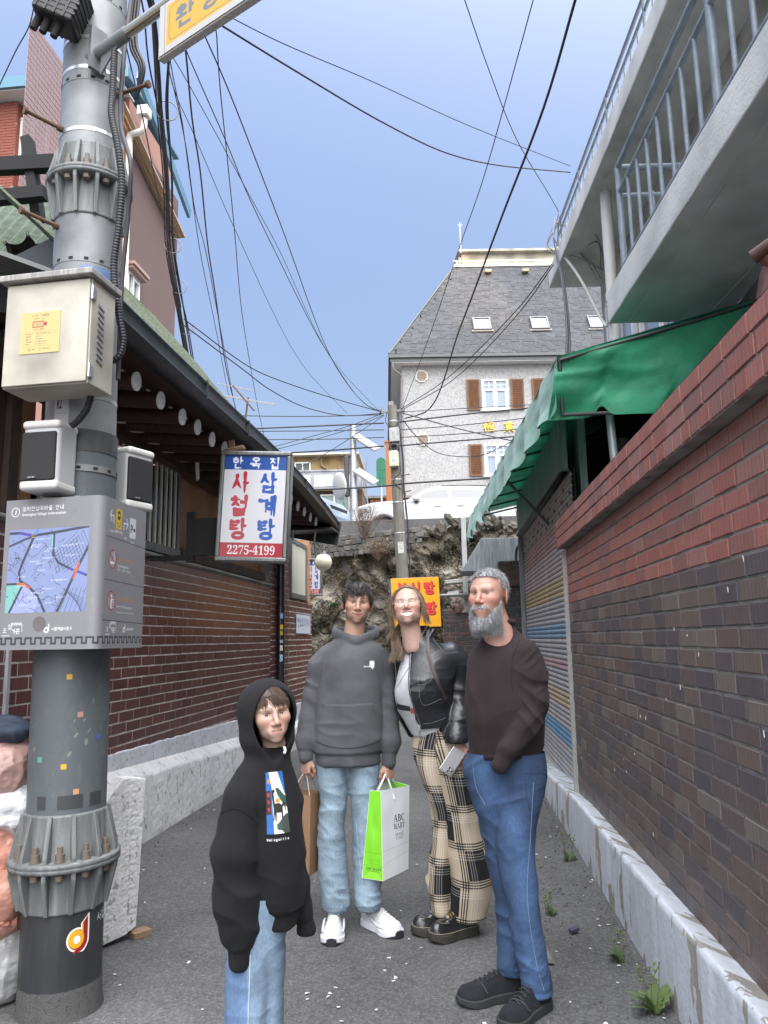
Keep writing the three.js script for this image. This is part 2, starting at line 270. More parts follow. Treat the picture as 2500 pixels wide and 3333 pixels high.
{
const mats=[[.155,.044,.044],[.175,.054,.05],[.135,.04,.042],[.19,.065,.06],[.16,.055,.058]].map((c)=>phys(c,.35,{map:rep(T.streak,.5),bumpMap:rep(T.bump,.2),bumpScale:.0008,clearcoat:.35,clearcoatRoughness:.25}));
const red2=[[.19,.058,.04],[.22,.07,.05]].map((c)=>phys(c,.4,{map:rep(T.streak,.5),clearcoat:.25,clearcoatRoughness:.3}));
const list=[],pk=(r,x)=>Math.floor(hash(r,Math.round(x*30),27)*5);
courses(list,{x0:1.9,x1:10.0,y0:.5,rows:21,course:.0814,len:.247,joint:.0115,pick:pk,jit:.06});
courses(list,{x0:10.0,x1:11.02,y0:.45,rows:31,course:.0814,len:.247,joint:.0115,pick:(r,x)=>(r<14?pk(r,x):hash(r,Math.round(x*30),2)>.5?6:pk(r,x)),jit:.06});
courses(list,{x0:11.02,x1:12.6,y0:.45,rows:20,course:.0814,len:.247,joint:.0115,pick:(r,x)=>5 +(hash(r,Math.round(x*30),2)>.5?1:0),jit:.06});
layBricks(hanok,list,[...mats,...red2],{depth:.003,cham:.002});
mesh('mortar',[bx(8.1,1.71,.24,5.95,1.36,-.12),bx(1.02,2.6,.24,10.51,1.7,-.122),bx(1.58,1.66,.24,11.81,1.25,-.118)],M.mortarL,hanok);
const ph=(x)=>.525-.0417*(x-5.26),bb=(x)=>.70-.02*(x-5.5);
mesh('plinth',sweep(1.9,12.7,.05,(x)=>{const h=ph(x),n=n3(x*9,3,0)*.007;return[[.13,-.02],[.125+n*.5,h*.5],[.118+n,h-.03],[.105,h+n*.5],[.03,h+.065],[-.05,h+.085]];}),M.plinthL,hanok,{label:'white cement ledge along the foot of the wall'});
mesh('base_band',sweep(1.9,12.6,.05,(x)=>{const n=n3(x*14,8,0)*.006;return[[.022,ph(x)+ .04],[.022,bb(x)- .012+n],[.014,bb(x)+ n],[-.02,bb(x)+ n]];}),std([.62,.65,.70],.85,{map:rep(T.plaster,.9)}),hanok);
mesh('ledge',sweep(1.9,10.0,.1,(x)=>{const n=n3(x*8,4,0)*.004;return[[-.02,2.208],[.028,2.208+n],[.03,2.24+n],[.0,2.252],[-.2,2.262]];}),M.cement,hanok);
const pz=-.14,W0=4.62,W1=6.86;
mesh('plaster_wall',[bx(W1-1.9 -(W1-W0),1.1,.12,(1.9+W0)/ 2,2.8,pz-.06),bx(10.0-W1,1.1,.12,(W1+10)/ 2,2.8,pz-.06),bx(W1-W0,.2,.12,(W0+W1)/ 2,3.25,pz-.06),bx(1.6,.95,.12,11.82,2.55,pz-.06),bx(.09,1.0,.2,12.2,2.6,-.06)],M.orange,hanok);
mesh('sill_beam',[bx(2.9,.1,.1,8.5,2.33,pz+.03)],std([.17,.13,.10],.9,{map:rep(T.streak,.8)}),hanok);
mesh('back_wall',[bx(10.6,3.0,.1,7.2,1.7,-.7)],M.darkWood,hanok);
mesh('side_wall',[bx(.15,3.1,5.0,12.68,1.55,-2.55)],M.orange,hanok);
const win=(x0,x1,y0,y1,n,z)=>{
const g=new THREE.Group();g.name='window';g.position.set(0,0,z);hanok.add(g);
const fm=std([.33,.33,.31],.5,{metalness:.5,map:rep(T.streak,.5)}),bm=std([.66,.65,.58],.45,{metalness:.2});
mesh('frame',[bx(x1-x0,.06,.08,(x0+x1)/ 2,y1-.03,0),bx(x1-x0,.07,.09,(x0+x1)/ 2,y0+.035,.005),bx(.05,y1-y0-.13,.078,x0+.025,(y0+y1)/ 2+.005,0),bx(.05,y1-y0-.13,.078,x1-.025,(y0+y1)/ 2+.005,0)],fm,g);
for(let i=0;i<n;i++){const x=lerp(x0+.09,x1-.09,i /(n-1))+ rr(-.006,.006);mesh('bar',rb(.026,y1-y0-.13,.026,.006,x,(y0+y1)/ 2+.005,.02),bm,g);}
mesh('pane',[bx(x1-x0-.1,y1-y0-.12,.01,(x0+x1)/ 2,(y0+y1)/ 2,-.06)],std([.012,.012,.013],.25),g);
const fs=[];for(let i=0;i<4;i++)fs.push(bx(.06,y1-y0-.13,.02,lerp(x0+.2,x1-.2,i/3),(y0+y1)/ 2,-.045));
mesh('sash',fs,std([.09,.085,.08],.6),g);
};
win(W0,W1,2.27,3.12,20,-.06);win(11.1,12.14,2.12,3.0,13,-.02);
mesh('door',[bx(1.5,2.1,.06,3.55,2.4,-.1),bx(.1,2.1,.1,4.25,2.4,-.08),bx(.1,2.1,.1,3.4,2.4,-.08)],std([.06,.03,.022],.7,{map:rep(T.streak,.5)}),hanok);
const ey=(x)=>(x<7?3.395-.012*Math.sin((x-4)*.9):3.383-.0155*Math.pow(Math.max(x-7,0),2)),ez=.79;
mesh('gutter',sweep(3.75,10.75,.12,(x)=>{const y=ey(x);return[[ez-.07,y],[ez,y],[ez+.012,y-.02],[ez-.004,y-.026],[ez-.01,y-.1],[ez+.006,y-.106],[ez+.004,y-.125],[ez-.05,y-.155],[ez-.12,y-.155],[ez-.13,y-.05]];}),M.fascia,hanok);
const bands=[];for(const x of[5.25,6.3,7.4,8.6,9.75])bands.push(bx(.02,.14,.01,x,ey(x)- .07,ez+.008));
mesh('gutter_joint',bands,std([.03,.034,.036],.5),hanok);
mesh('eave_end',[bx(.02,.34,.75,10.76,3.06,ez-.36,.2),bx(.5,.03,.8,10.5,3.0,ez-.4)],M.fascia,hanok);
mesh('soffit',sweep(3.75,10.72,.3,(x)=>[[ez-.12,ey(x)- .135],[.35,ey(x)- .13],[-.25,ey(x)- .02]]),M.darkWood,hanok);
mesh('wall_plate',[bx(7.0,.13,.13,7.2,3.13,-.02)],M.darkWood,hanok);
const cap=std([.70,.70,.68],.8),xs=[4.08,4.45,4.83,5.22,5.53,5.86,6.17,6.55,6.95,7.35,7.75,8.15,8.55,8.9,9.25,9.6,9.95];
for(const x of xs){
const y=(x<8?3.115:3.115-.035*(x-8))+ rr(-.008,.008),r=new THREE.Group();r.name='rafter';hanok.add(r);
mesh('log',[rod(V(x,y+.08,-.2),V(x,y,.62),.058,14)],M.darkWood,r);
mesh('log_end',[at(new THREE.CylinderGeometry(.06,.06,.012,20),x,y-.001,.626,PI/2+.097)],cap,r);
const tri=ext([[0,.0],[.3,.10],[0,.12]],.015);mesh('infill',at(tri,x+.04,y-.02,.5),cap,r);
if(x<7){const t2=ext([[-.12,.0],[.10,.05],[.12,.1],[-.12,.1]],.015);mesh('infill',at(t2,x+.17,y+.0,.06),cap,r);}
}
const moss=std([.14,.17,.11],.95,{map:rep(T.blotch,.35),bumpMap:rep(T.coarse,.12),bumpScale:.012});
const sheet=(x0,x1,z0,y0,z1,y1)=>{const g=new THREE.PlaneGeometry(1,1,Math.round((x1-x0)*90),10),p=g.attributes.position;for(let i=0;i<p.count;i++){const u=p.getX(i)+ .5,v=p.getY(i)+ .5,x=lerp(x0,x1,u);p.setXYZ(i,x,lerp(y0(x),y1(x),v)+ .022*Math.sin(x*2*PI/.075)+ .01*n3(x*5,v*6,1),lerp(z0,z1,v));}g.computeVertexNormals();return g;};
const top=(x)=>4.42+.16*Math.sin(clamp((x-4.6)/ 3.6,0,1)*PI)-(x>7?.2*(x-7):0);
mesh('roof_sheet',[sheet(3.9,6.35,ez-.2,(x)=>ey(x)+ .18,-.28,(x)=>top(x)),sheet(6.25,8.6,ez-.1,(x)=>ey(x)+ .03,-.24,(x)=>top(x)- .04)],moss,hanok,{label:'mossy green corrugated roof sheet'});
mesh('roof',[sheet(3.8,10.7,ez-.03,(x)=>ey(x)+ .0,-1.2,(x)=>top(clamp(x,4,8))- .15 +(x>8.6?-.35:0))],std([.08,.085,.08],.8),hanok);
mesh('tarpaulin',[sweep(7.6,10.0,.1,(x)=>[[ez-.02,ey(x)+ .01],[.6,ey(x)+ .08+.04*n3(x*3,0,0)],[.2,ey(x)+ .22+.06*n3(x*4,1,0)],[-.4,ey(x)+ .3]])],std([.20,.27,.23],.7,{bumpMap:rep(T.coarse,.8),bumpScale:.02}),hanok,{label:'grey green tarpaulin over the roof edge'});
}
{
const p=thing('drain_pipe','thick black drain pipe with small stickers on the maroon brick pier','pipe',[-2.49,0,-10.32]);
mesh('pipe',[cy(.055,.055,2.6,20,0,1.75,0),cy(.06,.06,.05,20,0,.95,0),cy(.06,.06,.05,20,0,1.93,0)],phys([.012,.014,.018],.3,{clearcoat:.5}),p);
const st=[[1.83,.07,[.3,.4,.7]],[1.68,.06,[.75,.42,.03]],[1.6,.06,[.55,.35,.02]],[1.49,.04,[.4,.42,.5]],[1.4,.07,[.7,.6,.5]],[1.27,.09,[.35,.55,.7]]];
for(const[y,h,c]of st)mesh('sticker',at(new THREE.CylinderGeometry(.0565,.0565,h,6,1,true,.1,.7),0,y,0),std(c,.6,{side:THREE.DoubleSide}),p);
}
{
const s=thing('roller_shutter','closed roller shutter with faded blue, yellow and pink bands past the brick wall','shutter',RW.p,RW.r);
const Z=-.10,x0=-11.1,x1=-6.62,y0=.12,y1=2.93,n=56,ch=(y1-y0)/ n;
const base=[.68,.68,.71],pink=[.70,.58,.60],col=(i)=>{const t=i/n;if(t>.875)return[.40,.40,.39];if(t>.80)return[.56,.36,.36];if(t>.62&&t<.68)return[.76,.62,.36];if(t>.47&&t<.535)return[.36,.58,.82];if(t>.36&&t<.40)return[.70,.52,.55];if(t>.24&&t<.29)return[.76,.64,.44];if(t>.12&&t<.175)return[.26,.54,.86];if(t>.68)return pink;return i % 4?base:[.60,.62,.67];};
const prof=[];for(let k=0;k<=6;k++)prof.push([.012*Math.sin((k/6)*PI),(k/6)*(ch-.004)]);prof.unshift([-.01,0]);
const g=fin(sweep(x0,x1,5,()=>prof)),mats={};
for(let i=0;i<n;i++){const c=col(i),m=(mats[c]??=std(c,.5,{metalness:.2,map:rep(T.streak,1.3)}));const q=new THREE.Mesh(g,m);q.name='slat';q.position.set(0,y0+i*ch,Z);q.castShadow=q.receiveShadow=true;s.add(q);}
const holes=[];for(let r=0;r<3;r++)for(let i=0;i<9;i++)holes.push(bx(.045,.03,.004,-10.9+i*.5+r*.16,y0 +(50.5+r*1.6)*ch,Z+.014));
mesh('vent_hole',holes,M.blackMatt,s);
mesh('backing',bx(x1-x0,y1-y0,.01,(x0+x1)/ 2,(y0+y1)/ 2,Z-.02),M.blackMatt,s);
mesh('guide_rail',[bx(.09,3.0,.1,x0-.06,1.5,Z+.02),bx(.02,3.0,.012,x0-.005,1.5,Z+.03)],std([.42,.45,.5],.5,{metalness:.4,map:rep(T.streak,.8)}),s);
mesh('bottom_rail',[bx(x1-x0,.05,.05,(x0+x1)/ 2,.1,Z+.01)],std([.5,.5,.5],.5,{metalness:.4}),s);
const h=mesh('header_panel',[bx(4.4,.5,.06,-8.9,3.17,Z+.05),bx(4.4,.02,.09,-8.9,2.93,Z+.06)],std([.30,.33,.33],.6,{map:rep(T.streak,1.5)}),s);
}
function surfNet(f,lo,hi,h,colorFn,uvFn){
const nx=Math.ceil((hi[0]- lo[0])/ h)+ 2,ny=Math.ceil((hi[1]- lo[1])/ h)+ 2,nz=Math.ceil((hi[2]- lo[2])/ h)+ 2,D=new Float32Array(nx*ny*nz).fill(1e3);
const X0=lo[0]- h,Y0=lo[1]- h,Z0=lo[2]- h,B=4,id=(i,j,k)=>(k*ny+j)*nx+i;
for(let k=0;k<nz;k +=B)for(let j=0;j<ny;j +=B)for(let i=0;i<nx;i +=B){
const c=f(X0 +(i+1.5)*h,Y0 +(j+1.5)*h,Z0 +(k+1.5)*h),far=Math.abs(c)>h*7;
for(let c2=k;c2<Math.min(k+B,nz);c2++)for(let b=j;b<Math.min(j+B,ny);b++)for(let a=i;a<Math.min(i+B,nx);a++)D[id(a,b,c2)]=far?c:f(X0+a*h,Y0+b*h,Z0+c2*h);
}
const vi=new Int32Array(nx*ny*nz).fill(-1),P=[],I=[],o=[0,1,nx,nx+1,nx*ny,nx*ny+1,nx*ny+nx,nx*ny+nx+1];
const E=[[0,1],[2,3],[4,5],[6,7],[0,2],[1,3],[4,6],[5,7],[0,4],[1,5],[2,6],[3,7]];
for(let k=0;k<nz-1;k++)for(let j=0;j<ny-1;j++)for(let i=0;i<nx-1;i++){
const b=id(i,j,k);let m=0;for(let c=0;c<8;c++)if(D[b+o[c]]<0)m|=1<<c;
if(m===0||m===255)continue;
let sx=0,sy=0,sz=0,n=0;
for(const[p,q]of E){const a=D[b+o[p]],c=D[b+o[q]];if((a<0)!==(c<0)){const t=a /(a-c);sx +=lerp(p&1,q&1,t);sy +=lerp((p>>1)&1,(q>>1)&1,t);sz +=lerp(p>>2,q>>2,t);n++;}}
vi[b]=P.length/3;P.push(X0 +(i+sx/n)*h,Y0 +(j+sy/n)*h,Z0 +(k+sz/n)*h);
}
const q=(a,b,c,d,flip)=>{if(a<0||b<0||c<0||d<0)return;flip?I.push(a,c,b,a,d,c):I.push(a,b,c,a,c,d);};
for(let k=1;k<nz-1;k++)for(let j=1;j<ny-1;j++)for(let i=1;i<nx-1;i++){
const b=id(i,j,k),s=D[b]<0;
if(s !==D[b+1]<0)q(vi[b],vi[b-nx],vi[b-nx-nx*ny],vi[b-nx*ny],s?1:0);
if(s !==D[b+nx]<0)q(vi[b],vi[b-nx*ny],vi[b-1-nx*ny],vi[b-1],s?1:0);
if(s !==D[b+nx*ny]<0)q(vi[b],vi[b-1],vi[b-1-nx],vi[b-nx],s?1:0);
}
const N=new Float32Array(P.length),C=colorFn?new Float32Array(P.length):null,UV=new Float32Array(P.length/3*2),e=h*.5;
for(let i=0;i<P.length;i +=3){
const x=P[i],y=P[i+1],z=P[i+2];let a=f(x+e,y,z)- f(x-e,y,z),b=f(x,y+e,z)- f(x,y-e,z),c=f(x,y,z+e)- f(x,y,z-e);const l=Math.hypot(a,b,c)||1;
N[i]=a/l;N[i+1]=b/l;N[i+2]=c/l;
if(C){const k=colorFn(x,y,z,a/l,b/l,c/l);C[i]=k[0];C[i+1]=k[1];C[i+2]=k[2];}
if(uvFn)[UV[i/3*2],UV[i/3*2+1]]=uvFn(x,y,z);else{UV[i/3*2]=x+z*.8;UV[i/3*2+1]=y+z*.15;}
}
let flip=0;for(let t=0;t<I.length;t +=3*37){const[a,b,c]=[I[t]*3,I[t+1]*3,I[t+2]*3];const ux=P[b]- P[a],uy=P[b+1]- P[a+1],uz=P[b+2]- P[a+2],vx=P[c]- P[a],vy=P[c+1]- P[a+1],vz=P[c+2]- P[a+2];flip +=((uy*vz-uz*vy)*N[a]+(uz*vx-ux*vz)*N[a+1]+(ux*vy-uy*vx)*N[a+2])>0?1:-1;}
if(flip<0)for(let t=0;t<I.length;t +=3){const s=I[t+1];I[t+1]=I[t+2];I[t+2]=s;}
const g=new THREE.BufferGeometry();g.setAttribute('position',new THREE.Float32BufferAttribute(P,3));g.setAttribute('normal',new THREE.BufferAttribute(N,3));g.setAttribute('uv',new THREE.BufferAttribute(UV,2));
if(C)g.setAttribute('color',new THREE.BufferAttribute(C,3));g.setIndex(I);return g;
}
const smin=(a,b,k)=>{const h=Math.max(k-Math.abs(a-b),0)/ k;return Math.min(a,b)- h*h*k*.25;},smax=(a,b,k)=>-smin(-a,-b,k);
function cap(x,y,z,a,b,ra,rb){
const bx0=b[0]- a[0],by0=b[1]- a[1],bz0=b[2]- a[2],px=x-a[0],py=y-a[1],pz=z-a[2],t=clamp((px*bx0+py*by0+pz*bz0)/(bx0*bx0+by0*by0+bz0*bz0),0,1);
return Math.hypot(px-bx0*t,py-by0*t,pz-bz0*t)-(ra +(rb-ra)*t);
}
function ell(x,y,z,c,r){const a=(x-c[0])/ r[0],b=(y-c[1])/ r[1],d=(z-c[2])/ r[2],k0=Math.hypot(a,b,d),k1=Math.hypot(a/r[0],b/r[1],d/r[2]);return k1<1e-9?-Math.min(...r):k0*(k0-1)/ k1;}
function loft(secs){
const y0=secs[0][0],y1=secs[secs.length-1][0],n=96,tab=[];
for(let i=0;i<=n;i++){
const y=lerp(y0,y1,i/n);let k=0;while(k<secs.length-2&&secs[k+1][0]<y)k++;
const s=secs[k],e=secs[k+1],t=(y-s[0])/(e[0]- s[0]),sp0=secs[Math.max(k-1,0)],sn=secs[Math.min(k+2,secs.length-1)];
tab.push([1,2,3,4].map((c)=>{const h=e[0]- s[0],m0=k?(e[c]- sp0[c])/(e[0]- sp0[0])*h:(e[c]- s[c]),m1=k<secs.length-2?(sn[c]- s[c])/(sn[0]- s[0])*h:(e[c]- s[c]);const t2=t*t,t3=t2*t;return(2*t3-3*t2+1)*s[c]+(t3-2*t2+t)*m0 +(-2*t3+3*t2)*e[c]+(t3-t2)*m1;}));
}
const f=(x,y,z,grow=0)=>{
const u=clamp((y-y0)/(y1-y0),0,1)*n,i=Math.min(Math.floor(u),n-1),t=u-i,p=tab[i],q=tab[i+1];
const dx=x-lerp(p[0],q[0],t),dz=z-lerp(p[1],q[1],t),a=lerp(p[2],q[2],t)+ grow,b=lerp(p[3],q[3],t)+ grow,k0=Math.hypot(dx/a,dz/b),k1=Math.hypot(dx /(a*a),dz /(b*b));
const d=k1<1e-6?-Math.min(a,b):k0*(k0-1)/ k1,v=Math.max(y-y1,y0-y);
return v>-.02?smax(d,v,.016):d;
};
f.at=(y)=>{const u=clamp((y-y0)/(y1-y0),0,1)*n,i=Math.min(Math.floor(u),n-1),t=u-i;return tab[i].map((p,c)=>lerp(p,tab[i+1][c],t));};
return f;
}
{
const p=thing('utility_pole','thick steel utility pole with bolted flange collars, dark wrapped below and bare grey above','pole',[-1.745,0,-3.355]);
p.rotation.z=.013;
const wrapT=canvasTex(1024,1024,(x,w,h)=>{
x.fillStyle='#555b5f';x.fillRect(0,0,w,h);const r=RNG(5);
for(let i=0;i<900;i++){x.fillStyle=`rgba(${120 + r() * 60},${120 + r() * 60},${115 + r() * 50},${0.02 + r() * 0.05})`;x.beginPath();x.ellipse(r()*w,r()*h,2+r()*26,2+r()*14,r()*3,0,7);x.fill();}
for(let i=0;i<60;i++){x.strokeStyle=`rgba(175,170,150,${0.12 + r() * 0.3})`;x.lineWidth=.6+r()*1.8;const a=r()*w,b=r()*h;x.beginPath();x.moveTo(a,b);x.quadraticCurveTo(a +(r()- .5)*60,b+r()*60,a +(r()- .5)*110,b+r()*150);x.stroke();}
for(let i=0;i<70;i++){x.fillStyle=`rgba(195,188,160,${0.15 + r() * 0.35})`;const a=w*(.05+r()*.9),b=h*(.45+.4*r());x.beginPath();x.ellipse(a,b,1+r()*7,1+r()*12,r(),0,7);x.fill();}
});
wrapT.wrapS=wrapT.wrapT=THREE.RepeatWrapping;
const wrap=std([1,1,1],.5,{map:wrapT,bumpMap:rep(T.bump,.5),bumpScale:.0006});
const tubeUV=(r,y0,y1)=>at(new THREE.CylinderGeometry(r,r,y1-y0,48,1),0,(y0+y1)/ 2,0);
mesh('wrap_sleeve',tubeUV(.165,.06,.41),std([.055,.058,.063],.45,{map:rep(T.streak,.8),bumpMap:rep(T.bump,.3),bumpScale:.0005}),p);
mesh('foot',[lathe([[0,-.05],[.178,-.05],[.176,.0],[.169,.03],[.167,.1],[.1655,.115]],48)],std([.10,.10,.10],.85,{map:rep(T.plaster,.25),bumpMap:rep(T.bump,.1),bumpScale:.003}),p);
mesh('wrap_sleeve',tubeUV(.163,.79,2.455),wrap,p,{uv:true});
mesh('wrap_seam',[cy(.166,.166,.1,48,0,2.41,0)],std([.10,.105,.11],.5,{map:rep(T.streak,.6)}),p);
mesh('tube',[cy(.158,.154,1.1,48,0,3.0,0),cy(.15,.143,4.0,48,0,5.85,0)],M.steel,p);
const flange=(name,y0,ym,y1,r0,rim,r1,n,bolts)=>{
const g=new THREE.Group();g.name=name;p.add(g);
mesh('collar',[lathe([[r0-.01,y0-.004],[r0+.006,y0],[r0+.012,y0+.01],[rim-.055,ym-.022],[rim-.012,ym-.022],[rim,ym-.016],[rim,ym-.003],[rim-.005,ym],[rim,ym+.003],[rim,ym+.016],[rim-.008,ym+.022],[rim-.055,ym+.022],[r1+.012,y1-.01],[r1+.006,y1],[r1-.01,y1+.004]],48)],M.castIron,g);
for(let i=0;i<n;i++){
const a=(i/n)*2*PI+.12,dn=ext([[r0,y0+.005],[r0+.02,y0+.005],[rim-.008,ym-.045],[rim-.008,ym-.02],[r0,ym-.02]],.014,.002),up=ext([[r1,y1-.005],[r1+.02,y1-.005],[rim-.012,ym+.04],[rim-.012,ym+.02],[r1,ym+.02]],.014,.002);
for(const q of[dn,up])mesh('gusset',at(at(q,0,0,-.007),0,0,0,0,a,0),M.castIron,g);
const b=a+PI/n,R=rim-.034,X=R*Math.cos(b),Z=-R*Math.sin(b);
mesh('bolt',[cy(.021,.021,.006,16,X,ym+.026,Z),cy(.0185,.0185,.026,6,X,ym+.042,Z,0,b),cy(.0105,.0105,.03,10,X,ym+.068,Z),cy(.0185,.0185,.02,6,X,ym-.036,Z,0,b*2)],bolts,g);
}
};
flange('flange',.405,.595,.795,.165,.228,.16,12,M.bolt);
flange('flange',3.52,3.735,3.905,.15,.204,.142,12,std([.19,.17,.15],.7,{metalness:.3}));
for(const[y,r,b]of[[3.29,.157,0],[3.97,.152,1],[4.25,.151,0],[4.305,.151,1],[4.47,.151,1],[2.83,.159,1],[2.62,.159,1],[2.28,.168,0],[2.14,.166,1],[4.72,.15,0]]){
mesh('band',cy(r,r,b?.018:.03,48,0,y,0),b?M.steelBright:M.steel,p);
if(!b)for(let i=0;i<14;i++){const a=i/14*2*PI;mesh('band_slot',bx(.02,.012,.003,r*1.002*Math.sin(a),y,r*1.002*Math.cos(a),0,a,0),M.blackMatt,p);}
}
for(const[y,a]of[[3.99,-.65],[3.47,-.6],[4.22,1.35]]){const d=V(Math.sin(a),0,Math.cos(a));const s=new THREE.Group();s.name='step_bolt';p.add(s);mesh('rod',[rod(d.clone().multiplyScalar(.13).setY(y),d.clone().multiplyScalar(.33).setY(y+.01),.0095,10),rod(d.clone().multiplyScalar(.147).setY(y),d.clone().multiplyScalar(.175).setY(y),.016,6)],M.rust,s);mesh('head',rod(d.clone().multiplyScalar(.32).setY(y+.01),d.clone().multiplyScalar(.335).setY(y+.01),.019,14),M.rust,s);}
mesh('sticker',at(new THREE.CylinderGeometry(.1605,.1605,.09,12,1,true,.3,.9),0,3.21,0),std([.16,.27,.5],.5,{side:THREE.DoubleSide,map:rep(T.blotch,.3)}),p,{label:'blue band sticker'});
const st=[[1.36,.36,'#c8a23c'],[1.2,.66,'#b08a72'],[.99,.30,'#c8a23c'],[.885,.62,'#c08f6a'],[1.1,1.2,'#4a5fa0'],[1.02,-.35,'#5f9a84'],[1.5,-.28,'#5f8a7a']];
for(const[y,a,c]of st)mesh('reflector_tab',at(new THREE.CylinderGeometry(.1645,.1645,.022,4,1,true,a,.14),0,y,0),std(new THREE.Color(c),.5,{side:THREE.DoubleSide}),p);
for(const[a,w]of[[.25,.62],[1.06,.4],[-.3,.25]])mesh('dark_patch',at(new THREE.CylinderGeometry(.1641,.1641,.055,8,1,true,a,w),0,.845,0),std([.045,.047,.05],.5,{side:THREE.DoubleSide}),p);
const logo=canvasTex(512,512,(x)=>{
x.clearRect(0,0,512,512);const dd=(g)=>{x.beginPath();x.arc(215,330,140+g,0,7);x.fill();x.beginPath();x.moveTo(300-g,120);x.lineTo(400+g,25-g*1.4);x.lineTo(400+g,320);x.arc(215,330,185+g,0,PI*.6);x.lineTo(300-g,330);x.fill();};
x.fillStyle='#e9e6dc';dd(26);x.fillStyle='#8e1f24';dd(0);x.fillStyle='#d9a021';x.beginPath();x.arc(205,320,128,0,7);x.fill();x.beginPath();x.moveTo(296,130);x.lineTo(318,112);x.lineTo(320,330);x.lineTo(290,330);x.fill();x.fillStyle='#e4e6e8';x.beginPath();x.arc(215,330,55,0,7);x.fill();
});
mesh('logo_sticker',at(new THREE.CylinderGeometry(.1658,.1658,.142,12,1,true,.51,.78),0,.322,0),std([1,1,1],.45,{map:logo,alphaTest:.5,side:THREE.DoubleSide}),p,{uv:true,label:'round red and yellow letter d logo sticker'});
const seoul=canvasTex(256,128,(x)=>{x.clearRect(0,0,256,128);hangul(x,'서울',20,16,96,9,'#d8d8d8');});
mesh('lettering',at(new THREE.CylinderGeometry(.1659,.1659,.055,8,1,true,1.38,.6),0,.36,0),std([1,1,1],.5,{map:seoul,alphaTest:.4,side:THREE.DoubleSide}),p,{uv:true});
const tag=canvasTex(256,256,(x)=>{x.fillStyle='#b9bcc2';x.fillRect(0,0,256,256);x.fillStyle='#222';x.font='bold 84px sans-serif';x.fillText('R2',40,84);x.fillStyle='#7f868e';x.fillRect(20,110,200,3);for(let i=0;i<6;i++)x.fillRect(120,200+i*6,60,2);for(let i=0;i<3;i++)x.fillRect(30+i*22,205,14,30);});
mesh('number_tag',at(new THREE.CylinderGeometry(.1605,.1605,.2,10,1,true,-.32,.46),0,2.52,0),std([1,1,1],.4,{map:tag,side:THREE.DoubleSide}),p,{uv:true});
}
